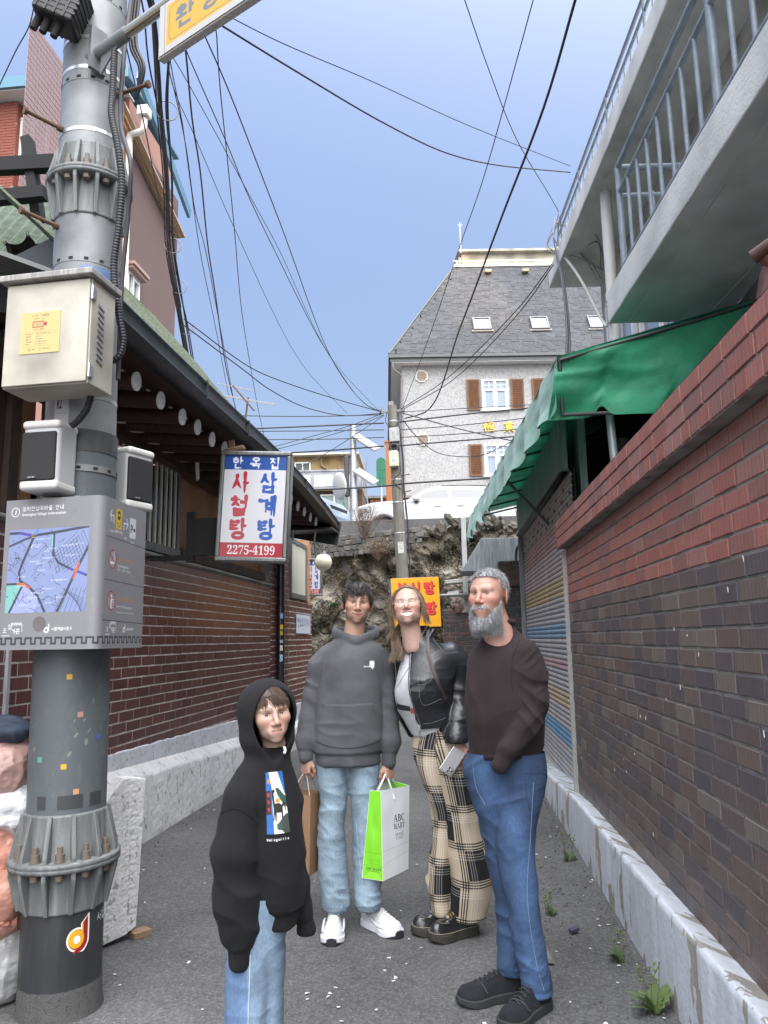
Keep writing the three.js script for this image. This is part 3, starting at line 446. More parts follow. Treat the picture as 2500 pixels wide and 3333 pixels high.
{
const A=V(-1.975,0,-3.118),B=V(-1.502,0,-3.050),Cc=V(-1.515,0,-3.525),y0=1.478,y1=2.12,r=.055;
const b=thing('information_sign','grey wrap-around village information sign with a street map, mounted on the steel pole','sign');
const path=[],d1=B.clone().sub(A).normalize(),d2=Cc.clone().sub(B).normalize();
path.push(A.clone());const s=B.clone().addScaledVector(d1,-r),e=B.clone().addScaledVector(d2,r);
for(let i=0;i<=8;i++){const t=i/8;path.push(s.clone().multiplyScalar((1-t)*(1-t)).addScaledVector(B,2*t*(1-t)).addScaledVector(e,t*t));}path.push(Cc.clone());
const len=[0];for(let i=1;i<path.length;i++)len.push(len[i-1]+ path[i].distanceTo(path[i-1]));const L=len[len.length-1],W=1600,H=Math.round(W*(y1-y0)/ L),k=W/L;
const t=canvasTex(W,H,(x)=>{
x.fillStyle='#8b8c91';x.fillRect(0,0,W,H);const F=len[1]*k,S0=(len[9])*k,r2=RNG(3);
const mx=44,my=H*.205,mw=F*1.0-10-mx,mh=H*.555;x.save();x.beginPath();x.rect(mx,my,mw,mh);x.clip();x.fillStyle='#8d9cc6';x.fillRect(mx,my,mw,mh);
const q=(u,v)=>[mx+u*mw,my+v*mh],line=(c,w,...p)=>{x.strokeStyle=c;x.lineWidth=w;x.lineJoin='round';x.beginPath();p.forEach((a,i)=>(i?x.lineTo(...q(...a)):x.moveTo(...q(...a))));x.stroke();};
x.fillStyle='#a3aee0';x.beginPath();x.ellipse(...q(.2,.86),mw*.2,mh*.2,.2,0,7);x.fill();x.fillStyle='#85c3bd';x.beginPath();x.moveTo(...q(0,.67));x.lineTo(...q(.19,.66));x.lineTo(...q(.04,1));x.lineTo(...q(0,1));x.fill();
const dk='#4a4e5e';
for(let i=0;i<13;i++)line(dk,3,[.55+i*.032,.3-i*.02],[.63+i*.035,.55-i*.02]);
for(let i=0;i<8;i++)line(dk,3,[.56+i*.022,.33+i*.03],[.86+i*.01,.06+i*.045]);
for(let i=0;i<8;i++)line(dk,3,[.7+i*.025,.72+i*.02],[.98,.86+i*.03]);
for(let i=0;i<7;i++)line(dk,3,[.74+i*.05,.72],[.62+i*.06,1]);
for(let i=0;i<34;i++){let a=r2()*.66,c=.1+r2()*.85;const p=[[a,c]];for(let j=0;j<4;j++){a +=(r2()- .4)*.12;c +=(r2()- .5)*.14;p.push([a,c]);}line(dk,3,...p);}
for(let i=0;i<26;i++){x.fillStyle='#6b7596';x.save();x.translate(...q(r2(),r2()));x.rotate(r2()*3);x.fillRect(0,0,6+r2()*16,5+r2()*8);x.restore();}
line(dk,20,[0,.04],[.14,.04],[.3,.08],[.6,.05],[1,0]);line(dk,16,[0,.2],[.2,.12],[.34,.08]);line(dk,20,[.31,.1],[.18,.42],[.15,.52],[.17,.62],[.27,.68],[.4,.8],[.5,1]);line(dk,18,[.57,.06],[.57,.32],[.64,.42],[.8,.5],[1,.58]);line(dk,20,[1.02,.2],[.85,.55],[.65,1]);line(dk,16,[0,.655],[.2,.655]);line(dk,18,[.2,.68],[.05,1]);
line('#5a4fb4',18,[.12,.04],[.3,.075]);line('#5a4fb4',16,[.78,.49],[.97,.57]);line('#cf6650',18,[.13,.655],[.22,.66],[.3,.71]);line('#cf6650',18,[.9,.42],[.83,.62]);line('#4f97d8',18,[.33,.07],[.37,.0]);line('#7cc6bd',12,[.55,.08],[.55,.22]);
for(const c of[[.3,.085],[.85,.51],[.21,.665]]){x.fillStyle='#c9a540';const a=q(...c);x.fillRect(a[0]- 11,a[1]- 11,22,22);x.fillStyle='#333';x.fillRect(a[0]- 5,a[1]- 6,10,11);}
for(let i=0;i<24;i++){const a=q(.02+r2()*.85,.1+r2()*.85);x.fillStyle='#dfe5f5';x.beginPath();x.arc(...a,4.5,0,7);x.fill();x.globalAlpha=.6;x.fillRect(a[0]+ 10,a[1]- 6,40+r2()*60,4);x.fillRect(a[0]+ 10,a[1]+ 2,30+r2()*40,3);x.globalAlpha=1;}
x.restore();
x.strokeStyle='#eceef0';x.lineWidth=6;x.beginPath();x.arc(84,92,34,0,7);x.stroke();x.fillStyle='#eceef0';x.font='italic bold 52px serif';x.fillText('i',74,110);
hangul(x,'광희권성곽마을',142,54,35,4.6,'#eceef0',1.07);hangul(x,'안내',426,54,35,4.6,'#eceef0',1.07);x.font='bold 26px sans-serif';x.fillText('Gwanghui Village Information',141,124);
const dlogo=(a,c,z)=>{x.strokeStyle='#eceef0';x.lineWidth=11*z;x.beginPath();x.arc(a,c,17*z,0,7);x.stroke();x.beginPath();x.moveTo(a+19*z,c-46*z);x.lineTo(a+19*z,c+4*z);x.stroke();};
const castle=(X,z)=>{hangul(x,'도',X,H*.858,36*z,5,'#eceef0',1,.4);hangul(x,'성',X+40*z,H*.83,40*z,5,'#eceef0',1,.4);hangul(x,'가온',X+74*z,H*.862,38*z,5,'#eceef0',.95,.4);x.strokeStyle='#eceef0';x.lineWidth=4;x.beginPath();for(let i=0;i<6;i++){const a=X +(72+i*15)*z;x.moveTo(a,H*.838);x.lineTo(a,H*.825);x.lineTo(a+8*z,H*.825);x.lineTo(a+8*z,H*.838);x.lineTo(a+15*z,H*.838);}x.lineTo(X+164*z,H*.885);x.stroke();x.fillStyle='#eceef0';x.fillRect(X-6,H*.905,66*z,5);};
castle(36,1);dlogo(404,H*.875,.95);hangul(x,'서울특별시중구',446,H*.857,24,3.4,'#eceef0',1.02);
x.fillStyle='rgba(92,86,84,0.55)';x.beginPath();x.arc(F*.47,H*.835,56,0,7);x.fill();
x.strokeStyle='#3d4147';x.lineWidth=14;x.lineJoin='miter';x.beginPath();let cx=-20,up=true;const ya=H*.925,yb=H*.962;x.moveTo(cx,ya);while(cx<W+40){const st=up?50:34;cx +=st;x.lineTo(cx,up?ya:yb);up=!up;x.lineTo(cx,up?ya:yb);}x.stroke();
const Q=S0+26,SW=W-S0;x.lineWidth=9;x.strokeStyle='#eceef0';x.beginPath();x.moveTo(Q+40,H*.075);x.lineTo(Q+14,H*.115);x.lineTo(Q+44,H*.155);x.moveTo(Q+14,H*.115);x.lineTo(Q+76,H*.115);x.lineTo(Q+76,H*.165);x.stroke();
x.fillStyle='#d8b82c';x.beginPath();x.roundRect(Q+112,H*.055,110,H*.14,14);x.fill();x.fillStyle='#3a3524';x.beginPath();x.roundRect(Q+142,H*.07,50,66,16);x.fill();x.fillStyle='#d8b82c';x.fillRect(Q+150,H*.088,34,20);x.strokeStyle='#3a3524';x.lineWidth=6;x.beginPath();x.moveTo(Q+150,H*.145);x.lineTo(Q+138,H*.165);x.moveTo(Q+184,H*.145);x.lineTo(Q+196,H*.165);x.stroke();x.fillStyle='#4a90c0';x.fillRect(Q+145,H*.168,16,18);x.fillStyle='#5f6cab';x.fillRect(Q+168,H*.168,16,18);
x.strokeStyle='#eceef0';x.lineWidth=9;x.beginPath();x.moveTo(Q+262,H*.19);x.lineTo(Q+262,H*.14);x.lineTo(Q+336,H*.14);x.moveTo(Q+306,H*.1);x.lineTo(Q+338,H*.14);x.lineTo(Q+306,H*.18);x.stroke();
x.fillStyle='#d6dde6';x.beginPath();x.roundRect(Q+372,H*.085,118,H*.145,14);x.fill();x.fillStyle='#33363c';x.font='bold 96px sans-serif';x.fillText('P',Q+380,H*.195);x.fillRect(Q+446,H*.155,34,26);x.fillStyle='#e3e5e8';x.font='bold 22px sans-serif';x.fillText('185m',Q+22,H*.228);hangul(x,'동대문역사문화',Q+92,H*.205,22,2.6,'#e3e5e8',.98);x.fillText('65m',Q+276,H*.25);hangul(x,'주차장',Q+392,H*.25,24,3,'#e3e5e8',1.02);
x.strokeStyle='#3f4349';x.lineWidth=6;for(const v of[.262,.55,.815]){x.beginPath();x.moveTo(S0-20,H*v);x.lineTo(W-6,H*(v+.012));x.stroke();}
const no=(a,c)=>{x.fillStyle='#9b9ca0';x.beginPath();x.arc(a,c,66,0,7);x.fill();x.strokeStyle='#a63a45';x.lineWidth=10;x.beginPath();x.arc(a,c,66,0,7);x.stroke();x.beginPath();x.moveTo(a-46,c-46);x.lineTo(a+46,c+46);x.stroke();};
x.fillStyle='#e8eaec';no(Q+84,H*.41);x.fillStyle='#e8eaec';x.fillRect(Q+40,H*.425,74,18);x.strokeStyle='#e8eaec';x.lineWidth=8;x.beginPath();x.moveTo(Q+104,H*.41);x.bezierCurveTo(Q+140,H*.38,Q+80,H*.38,Q+112,H*.352);x.stroke();
hangul(x,'이곳은',Q+178,H*.385,31,4,'#b98a4e',.98);hangul(x,'금연구역입니다',Q+284,H*.388,31,4,'#b98a4e',.98);x.fillStyle='#e3e5e8';x.font='bold 24px sans-serif';x.fillText('No Smoking Area',Q+178,H*.452);hangul(x,'흡연시 과태료',Q+178,H*.462,20,2.2,'#d5d8dc',.98);hangul(x,'부과됩니다',Q+330,H*.465,20,2.2,'#d5d8dc',.98);
no(Q+84,H*.685);x.fillStyle='#e8eaec';x.beginPath();x.arc(Q+88,H*.655,12,0,7);x.fill();x.fillRect(Q+76,H*.67,24,40);x.fillRect(Q+76,H*.70,9,44);x.fillRect(Q+92,H*.70,9,44);x.fillRect(Q+100,H*.675,26,8);for(let i=0;i<3;i++){x.beginPath();x.arc(Q+122,H*(.695+i*.018),6,0,7);x.fill();}
hangul(x,'쓰레기를',Q+178,H*.655,31,4,'#b98a4e',.98);hangul(x,'버리지마세요',Q+316,H*.658,31,4,'#b98a4e',.98);hangul(x,'쓰레기는정해진날에',Q+178,H*.712,20,2.2,'#d5d8dc',.98);hangul(x,'배출해주세요',Q+366,H*.716,20,2.2,'#d5d8dc',.98);x.font='20px sans-serif';x.fillStyle='#d5d8dc';x.fillText('Prohibited area to throw away trash',Q+178,H*.765);
castle(S0+48,1.0);dlogo(S0+360,H*.875,.95);hangul(x,'서울특별시중구',S0+396,H*.862,21,2.8,'#eceef0',1.0);
for(let i=0;i<200;i++){x.fillStyle=`rgba(${r2() > 0.5 ? '60,60,62' : '190,190,190'},${r2() * 0.07})`;x.beginPath();x.ellipse(r2()*W,r2()*H,r2()*50,r2()*20,r2()*3,0,7);x.fill();}
});
const pos=[],uv=[],quad=(i)=>{const a=path[i],c=path[i+1],u0=len[i]/ L,u1=len[i+1]/ L;pos.push(a.x,y0,a.z,c.x,y0,c.z,c.x,y1,c.z,a.x,y0,a.z,c.x,y1,c.z,a.x,y1,a.z);uv.push(u0,0,u1,0,u1,1,u0,0,u1,1,u0,1);};
for(let i=0;i<path.length-1;i++)quad(i);
const g=new THREE.BufferGeometry();g.setAttribute('position',new THREE.Float32BufferAttribute(pos,3));g.setAttribute('uv',new THREE.Float32BufferAttribute(uv,2));g.computeVertexNormals();
mesh('printed_face',g,std([.8,.8,.8],.5,{map:t}),b,{uv:true});
const sh=[...path.map((q)=>[q.x,-q.z]),[-1.99,3.588]];const body=ext(sh.map(([x,z])=>[x,z]),y1-y0-.004);body.rotateX(-PI/2);body.translate(0,y0+.002,0);
const ctr=V(-1.75,1.8,-3.32),bp=body.attributes.position;for(let i=0;i<bp.count;i++){bp.setX(i,ctr.x +(bp.getX(i)- ctr.x)*.994);bp.setZ(i,ctr.z +(bp.getZ(i)- ctr.z)*.994);}
mesh('casing',body,std([.20,.20,.205],.55,{map:rep(T.blotch,.9)}),b);
}
{
const b=thing('control_box','cream metal control box with a gold camera notice on the steel pole','electrical box',[-1.725,2.57,-3.04],-.075);
mesh('case',[rb(.40,.468,.19,.006,0,.236,0)],std([.60,.575,.49],.42,{map:rep(T.blotch,1.4)}),b);
mesh('door',[rb(.39,.455,.014,.004,0,.236,.101)],std([.63,.605,.51],.4,{map:rep(T.blotch,1.1)}),b);
mesh('rain_hood',[rb(.44,.03,.25,.006,0,.486,.012)],std([.52,.51,.48],.4,{map:rep(T.streak,.4)}),b);
for(const y of[.40,.055])mesh('hinge',[rb(.014,.055,.03,.004,.204,y,.088),cy(.007,.007,.06,10,.207,y,.104)],M.steelBright,b);
for(let i=0;i<10;i++)mesh('vent_slot',[bx(.003,.008,.05,.2015,.12+i*.027,.02,-.25),bx(.002,.006,.046,.2032,.117+i*.027,.02,-.25)],i % 2?std([.2,.2,.24],.5):std([.16,.16,.19],.5),b);
const t=canvasTex(512,512,(x)=>{
x.fillStyle='#c9b67c';x.fillRect(0,0,512,512);x.fillStyle='#4c4438';x.font='40px sans-serif';x.fillText('CCTV',138,60);hangul(x,'작동중',258,26,34,3.4,'#4c4438',1.06);hangul(x,'관리번호',170,74,18,2,'#4c4438',1.02);x.font='20px sans-serif';x.fillText('0002',262,91);
x.strokeStyle='#8e2f35';x.lineWidth=9;x.strokeRect(158,118,140,70);x.lineWidth=4;x.strokeRect(172,132,112,42);x.beginPath();x.arc(205,153,11,0,7);x.moveTo(262,153);x.arc(251,153,11,0,7);x.moveTo(205,160);x.lineTo(251,160);x.stroke();x.fillStyle='#8e2f35';x.beginPath();x.moveTo(300,145);x.lineTo(338,122);x.lineTo(338,184);x.lineTo(300,162);x.fill();hangul(x,'시간',200,206,19,2.4,'#8e2f35');x.font='bold 19px sans-serif';x.fillText('24',174,223);hangul(x,'촬영중',250,206,19,2.4,'#8e2f35');
x.fillStyle='#8a7c50';x.fillRect(36,248,440,3);x.fillRect(36,424,440,3);
['설치목적','촬영범위','촬영시간','관리책임자','연락처'].forEach((s,i)=>{hangul(x,s,74,262+i*32,17,2.2,'#4c4438');hangul(x,['생활안전범죄예방시설관리','전방주변','연속촬영녹화','중구생활안전담당관','중구통합안전센터'][i],200,262+i*32,16,1.9,'#5c5444');});
x.strokeStyle='#a0492f';x.lineWidth=6;x.beginPath();x.arc(126,466,11,0,7);x.moveTo(138,445);x.lineTo(138,470);x.stroke();hangul(x,'서울중구',152,456,14,1.8,'#4c4438');x.strokeStyle='#8a7c50';x.beginPath();x.arc(262,464,15,0,7);x.stroke();hangul(x,'서울중부경찰서',288,452,15,2,'#4c4438');
});
mesh('notice',bx(.185,.185,.002,-.025,.238,.1092),std([.9,.9,.9],.4,{map:t}),b,{uv:true,label:'gold camera notice plate'});
mesh('bracket',[bx(.1,.36,.06,0,.24,-.12)],M.steel,b);
}
function loudspeaker(label,pos,ry){
const s=thing('loudspeaker',label,'loudspeaker',pos,ry,'loudspeakers on the steel pole');
mesh('cabinet',[rb(.172,.30,.15,.024,0,0,-.02,0,0,0,3)],std([.44,.45,.46],.5),s);
mesh('grille',[rb(.158,.215,.02,.008,-.004,-.008,.054,0,0,0,2)],std([.017,.017,.018],.7,{bumpMap:rep(T.weave,.01),bumpScale:.001}),s);
mesh('end_cap',[rb(.176,.04,.16,.018,0,.132,-.016,0,0,0,3),rb(.176,.045,.16,.018,0,-.134,-.016,0,0,0,3)],std([.56,.56,.54],.45),s);
const t=canvasTex(128,32,(x)=>{x.fillStyle='#33363a';x.fillRect(0,0,128,32);x.fillStyle='#c9ccd0';x.font='bold 24px sans-serif';x.fillText('inter-M',14,25);});
mesh('name_plate',bx(.044,.011,.002,-.025,-.1,.066),std([.9,.9,.9],.4,{map:t}),s,{uv:true});
mesh('bracket',[bx(.03,.05,.12,.0,-.01,-.13),bx(.08,.03,.02,0,-.15,-.05)],M.steel,s);
return s;
}
loudspeaker('black-fronted loudspeaker facing the viewer, under the cream control box',[-1.785,2.302,-3.09],-.06);
loudspeaker('second loudspeaker seen edge-on at the far side of the steel pole',[-1.625,2.30,-3.60],1.2);
{
const s=thing('overhead_sign','yellow hanging sign on a chrome arm at the top of the steel pole','sign',[-1.68,4.36,-3.19],-.506);
mesh('arm',[rod(V(-.06,0,0),V(1.8,0,0),.0265,20)],std([.50,.48,.40],.18,{metalness:.9}),s);
mesh('arm_socket',[rod(V(-.1,0,0),V(.2,0,0),.031,20)],M.steel,s);
mesh('bracket',[at(bx(.02,.23,.09,-.035,.02,0),0,0,0),at(ext([[0,-.02],[.14,-.025],[0,-.13]],.008),0,0,-.004)],M.steel,s);
const t=canvasTex(1024,256,(x,w,h)=>{x.fillStyle='#b7b8b6';x.fillRect(0,0,w,h);x.fillStyle='#d6a12a';x.fillRect(44,20,w-60,h-52);x.strokeStyle='#8d8055';x.lineWidth=5;x.beginPath();x.roundRect(60,34,w-92,h-80,26);x.stroke();hangul(x,'환경감시단',96,66,112,19,'#6e7278',1.28);x.strokeStyle='rgba(110,70,30,0.5)';x.lineWidth=4;x.beginPath();x.moveTo(30,0);x.lineTo(34,h);x.stroke();});
mesh('panel',bx(1.15,.255,.004,1.04,-.15,.0205),std([.9,.9,.9],.4,{map:t}),s,{uv:true});
mesh('frame',[rb(1.17,.27,.036,.005,1.04,-.15,0)],std([.50,.50,.48],.45,{metalness:.4}),s);
}
{
const c=thing('cable_closure','black ribbed cable closure strapped to the top left of the steel pole','cable box',[-1.875,4.5,-3.12],.25);
c.rotation.z=-.35;
mesh('shell',[rb(.2,.2,.16,.015,0,.06,0)],M.black,c);
for(let i=0;i<6;i++)mesh('rib',bx(.205,.012,.165,0,.0+i*.03,0),M.black,c);
for(let i=0;i<4;i++)mesh('rib',bx(.01,.19,.168,-.08+i*.045,.06,0),M.black,c);
for(const x of[-.07,-.025,.03])mesh('cable_port',[cy(.017,.019,.09,12,x,-.07,.02)],M.blackMatt,c);
const rib=(pts,r,name,label)=>{
const cv=new THREE.CatmullRomCurve3(pts.map((p)=>V(...p)),false,'centripetal'),L=cv.getLength(),n=Math.round(L/.0035),g=new THREE.TubeGeometry(cv,n,r,12),q=g.attributes.position,nn=g.attributes.normal;
for(let i=0;i<q.count;i++){const k=Math.floor(i/13)% 4<2?0:-.0022;q.setXYZ(i,q.getX(i)+ nn.getX(i)*k,q.getY(i)+ nn.getY(i)*k,q.getZ(i)+ nn.getZ(i)*k);}g.computeVertexNormals();
single(name,label,'conduit',g,M.cable,null);
};
rib([[-1.575,4.28,-3.11],[-1.575,4.05,-3.11],[-1.572,3.95,-3.10],[-1.53,3.76,-3.10],[-1.515,3.6,-3.12],[-1.53,3.4,-3.14],[-1.555,3.2,-3.16],[-1.53,2.98,-3.18],[-1.515,2.85,-3.2],[-1.54,2.78,-3.2],[-1.62,2.765,-3.2]],.0165,'conduit','black ribbed conduit running down the right side of the steel pole');
rib([[-1.60,2.6,-3.10],[-1.625,2.52,-3.11],[-1.68,2.46,-3.12],[-1.76,2.43,-3.15]],.0155,'conduit','short black ribbed conduit from the control box down to the loudspeaker');
single('cable','smooth dark cable hugging the edge of the steel pole','cable',[tube([[-1.545,5.2,-3.3],[-1.60,4.4,-3.26],[-1.60,4.0,-3.26],[-1.515,3.75,-3.2],[-1.535,3.5,-3.24],[-1.56,3.2,-3.26],[-1.56,2.7,-3.26]],.011,8,60)],std([.045,.04,.045],.5));
single('cable','thin black cable dropping from the closure across the front of the steel pole','cable',[tube([[-1.79,4.62,-3.17],[-1.73,4.45,-3.2],[-1.66,4.25,-3.2]],.0035,6,20)],M.cable);
single('cable','bundle of black cables taped behind the steel pole at its top','cable',[0,1,2].map((i)=>tube([[-1.655+i*.016,5.0,-3.46],[-1.655+i*.016,4.6,-3.44],[-1.60+i*.012,4.46,-3.44],[-1.63,4.32,-3.48]],.009,8,30)),M.cable);
}
{
const T0=rep(T.blotch,.4),bag=(label,c,r,col,seed,o={})=>{
const R=Math.max(...r)*1.25,f=(x,y,z)=>{
const a=x-c[0],b=y-c[1],d=z-c[2];let v=ell(a,b,d,[0,0,0],r);
if(o.neck)v=smin(v,cap(a,b,d,[0,r[1]*.6,0],o.neck,.04,.028),.06);
const w=n3(x*7+seed,y*7,z*7),k=n3((x+w*.05)*15+seed,(y+w*.06)*12,z*15),k2=n3(x*34,y*30+seed,z*34);
v +=.018*w+.022*(Math.abs(k)- .35)+ .006*(Math.abs(k2)- .4);
return smax(v,-(y-.004),.02);
};
return single('refuse_bag',label,'refuse bag',surfNet(f,[c[0]- R,Math.max(c[1]- R,0),c[2]- R],[c[0]+ R,c[1]+ R,c[2]+ R],.008),phys(col,.42,{transmission:o.tr??.1,thickness:0,clearcoat:.3,clearcoatRoughness:.35,map:o.map,bumpMap:rep(T.coarse,.1),bumpScale:.003}),'refuse bags heaped by the steel pole',{raw:true});
};
const ink=(col)=>{const t=canvasTex(512,512,(x)=>{x.fillStyle='#ffffff';x.fillRect(0,0,512,512);x.save();x.translate(90,190);x.rotate(-.15);hangul(x,'서울특별시중구',0,0,34,4,col,1.05);hangul(x,'종량제봉투',0,46,34,4,col,1.05);x.strokeStyle=col;x.lineWidth=3;x.strokeRect(-14,-14,290,110);x.restore();});t.wrapS=t.wrapT=THREE.RepeatWrapping;t.repeat.set(2.6,2.6);return t;};
bag('large grey-white bag at the bottom of the heap, below the pink ones',[-2.12,.16,-3.42],[.21,.24,.2],[.56,.57,.57],1,{map:T0});
bag('lower pink bag with crumpled knot hanging against the pole collar',[-2.09,.40,-3.36],[.17,.15,.17],[.66,.33,.25],2,{tr:.2,map:ink('#b8594a')});
bag('middle salmon bag pressed behind the lower flange of the pole',[-2.14,.60,-3.42],[.17,.16,.15],[.68,.34,.27],3,{tr:.2,map:ink('#b04040')});
bag('thin white printed bag with blue and pink stripes, second from the top',[-2.10,.78,-3.45],[.19,.12,.16],[.70,.72,.75],4,{tr:.3,map:ink('#c77a88')});
bag('topmost pale pink bag with a red tie',[-2.12,.95,-3.43],[.15,.13,.14],[.70,.44,.38],5,{tr:.25,map:T0});
bag('small crumpled salmon bag squeezed between heap and pole',[-1.975,.44,-3.30],[.07,.1,.08],[.66,.33,.24],9,{tr:.2,map:T0});
const j=(x,y,z)=>ell(x,y,z,[-2.12,1.10,-3.42],[.14,.065,.1])+ .02*n3(x*12,y*16,z*9)+ .012*(Math.abs(n3(x*24,y*24,z*20))- .4);
single('cloth_bundle','dark blue cloth bundle on top of the refuse heap','cloth',surfNet(j,[-2.3,1.0,-3.56],[-1.94,1.2,-3.28],.008),std([.045,.065,.105],.8,{map:rep(T.blotch,.2)}),null,{raw:true});
const P=[V(-1.955,.02,-3.80),V(-1.745,.0,-4.10)],dir=P[1].clone().sub(P[0]).normalize();
const s=thing('foam_board','broken white polystyrene slab leaning upright behind the steel pole','foam board',[P[0].x,0,P[0].z],Math.atan2(-dir.z,dir.x));
s.rotation.x=0;const w=P[0].distanceTo(P[1]);
const pts=[[-.12,.03],[.02,.0],[w-.06,.035],[w,.06],[w+.012,.3],[w+.02,.52],[w+.03,.78],[w-.03,.795],[w-.1,.80],[w-.15,.74],[w-.2,.69],[-.12,.66]];
const g=ext(pts,.08,.004);at(g,0,0,-.08);
mesh('slab',g,std([.72,.73,.74],.85,{map:rep(T.plaster,.8),bumpMap:rep(T.coarse,.12),bumpScale:.005}),s);
single('wood_block','small offcut of pale wood on the asphalt by the foam slab','wood offcut',rb(.10,.03,.07,.002,-1.73,.016,-4.13,0,.9,0),std([.42,.28,.18],.8,{map:rep(T.streak,.06)}));
}
const BW={p:[1.245,0,-6.128],r:-PI/2+.0779};
{
const b=thing('balcony_building','pale two storey building with blue-grey railed concrete balconies over the brick wall','building',BW.p,BW.r);
const slabM=std([.82,.83,.82],.88,{map:rep(T.blotch,2.6),bumpMap:rep(T.bump,.4),bumpScale:.002});
const slab=(x0,x1,z0,z1,y0,y1,name)=>{const g=sweep(x0,x1,.15,(x)=>{const n=.004*n3(x*5,y0,0)+ .003*n3(x*19,y0,1);return[[z1,y0],[z0-.16,y0],[z0-.155,y0+.006],[z0-.13,y0+.006],[z0-.125,y0],[z0-.012,y0+n],[z0,y0+.012+n],[z0+n*.5,y1-.015],[z0-.015,y1+n],[z1,y1]];});const e=bx(.02,y1-y0-.006,Math.abs(z1-z0)- .01,x0+.008,(y0+y1)/ 2,(z0+z1)/ 2);return mesh(name,[g,e],slabM,b);};
slab(0,7.5,0,-.9,4.02,4.29,'balcony_slab');slab(-4.76,7.5,-.52,-1.35,6.596,6.86,'balcony_slab');
const wallM=std([.50,.50,.47],.9,{map:rep(T.blotch,1.6)});
mesh('wall',[bx(12.2,3.0,.2,1.4,5.1,-1.36),bx(8.0,4.0,.2,3.6,2.0,-1.30),bx(.2,7.0,4,-4.6,3.4,-3.4),bx(12.2,.1,5,1.4,6.84,-3.85)],wallM,b);
const mats=[[.09,.075,.10],[.12,.09,.10],[.075,.065,.085]].map((c)=>phys(c,.3,{clearcoat:.6,clearcoatRoughness:.15})),list=[];
courses(list,{x0:1.9,x1:4.4,y0:4.95,rows:20,course:.08,len:.2,joint:.012,pick:(r,x)=>Math.floor(hash(r,Math.round(x*30),3)*3),z:-1.255});
courses(list,{x0:-1.2,x1:.3,y0:4.3,rows:12,course:.08,len:.2,joint:.012,pick:(r,x)=>Math.floor(hash(r,Math.round(x*30),3)*3),z:-1.255});
layBricks(b,list,mats,{depth:.008,cham:.003});
mesh('mortar',[bx(2.5,1.6,.01,3.15,5.75,-1.256),bx(1.5,.96,.01,-.45,4.78,-1.256)],std([.10,.08,.09],.9),b);
mesh('ledge',[bx(4.5,.07,.16,2.3,5.25,-1.2),bx(4.2,.05,.1,2.3,4.95,-1.22)],std([.10,.075,.06],.7),b);
const win=(x0,x1,y0,y1)=>{const g=new THREE.Group();g.name='window';b.add(g);const z=-1.25;mesh('frame',[bx(x1-x0,.07,.1,(x0+x1)/ 2,y1,z),bx(x1-x0,.07,.1,(x0+x1)/ 2,y0,z),bx(.07,y1-y0-.07,.1,x0,(y0+y1)/ 2,z),bx(.07,y1-y0-.07,.1,x1,(y0+y1)/ 2,z),bx(.05,y1-y0-.07,.08,(x0+x1)/ 2,(y0+y1)/ 2,z)],M.white,g);mesh('pane',bx(x1-x0-.05,y1-y0-.05,.01,(x0+x1)/ 2,(y0+y1)/ 2,z),M.glass,g);};
win(-4.3,-3.2,4.2,6.1);win(-2.9,-1.6,4.2,6.1);win(.5,1.7,4.4,5.2);
mesh('ac_unit',[rb(.5,.6,.3,.02,.1,4.6,-.95)],M.white,b);
const rm=std([.265,.315,.38],.42,{map:rep(T.blotch,.5),bumpMap:rep(T.bump,.12),bumpScale:.0006});
const rail=(name,x0,x1,z,y0,yb,ym,yt,s,rT,rP,post,zin,ymid)=>{
const g=new THREE.Group();g.name=name;b.add(g);
mesh('top_rail',[rod(V(x0,yt,z),V(x1,yt,z),rT,14),rod(V(x0,yt,z),V(x0,yt,zin),rT,14)],rm,g);
mesh('middle_rail',[rod(V(x0+.01,ym,z),V(x1,ym,z),rT*.85,12),rod(V(x0,ym-.03,z),V(x0,ym-.03,zin),rT*.85,12)],rm,g);
mesh('bottom_rail',[rod(V(x0+.01,yb,z),V(x1,yb,z),rT*.9,12)],rm,g);
let k=0;for(let x=x0;x<x1;x +=s,k++){if(k % post===0)mesh('post',rod(V(x,y0,z),V(x,yt,z),rP,14),rm,g);else mesh('baluster',rod(V(x,yb,z),V(x,ym,z),rP*.58,10),rm,g);}
for(let q=1;q<4;q++)mesh('baluster',rod(V(x0,yb,lerp(z,zin,q/4)),V(x0,ym,lerp(z,zin,q/4)),rP*.55,10),rm,g);
};
rail('railing',.36,5.5,-.05,4.28,4.345,4.965,5.18,.228,.0225,.0255,8,-1.1);
rail('railing',-4.45,5.5,-.64,6.84,6.92,7.27,7.42,.225,.021,.022,6,-1.2);
mesh('drain_pipe',[cy(.065,.065,4.6,16,-2.3,4.3,-.72),cy(.075,.075,.1,16,-2.3,5.3,-.72)],std([.52,.52,.50],.5),b);
mesh('curved_hose',[tube([[1.6,7.6,-.45],[1.5,7.2,-.42],[1.35,6.85,-.5],[1.0,6.56,-.8],[.9,6.5,-1.1],[.7,5.9,-1.2],[.2,5.3,-1.15],[-.1,4.9,-1.1],[-.05,4.6,-1.0]],.035,10,60)],std([.42,.41,.38],.6),b);
mesh('loose_wire',[tube([[.6,3.86,-.6],[1.3,4.0,-.75],[2.0,4.005,-.8],[3.2,4.005,-.85]],.006,6,30)],std([.25,.28,.27],.5),b);
mesh('security_rail',Array.from({length:14},(_,i)=>rod(V(-.6+i*.12,3.3,-.95),V(-.6+i*.12,4.0,-.95),.016,8)),M.white,b);
}
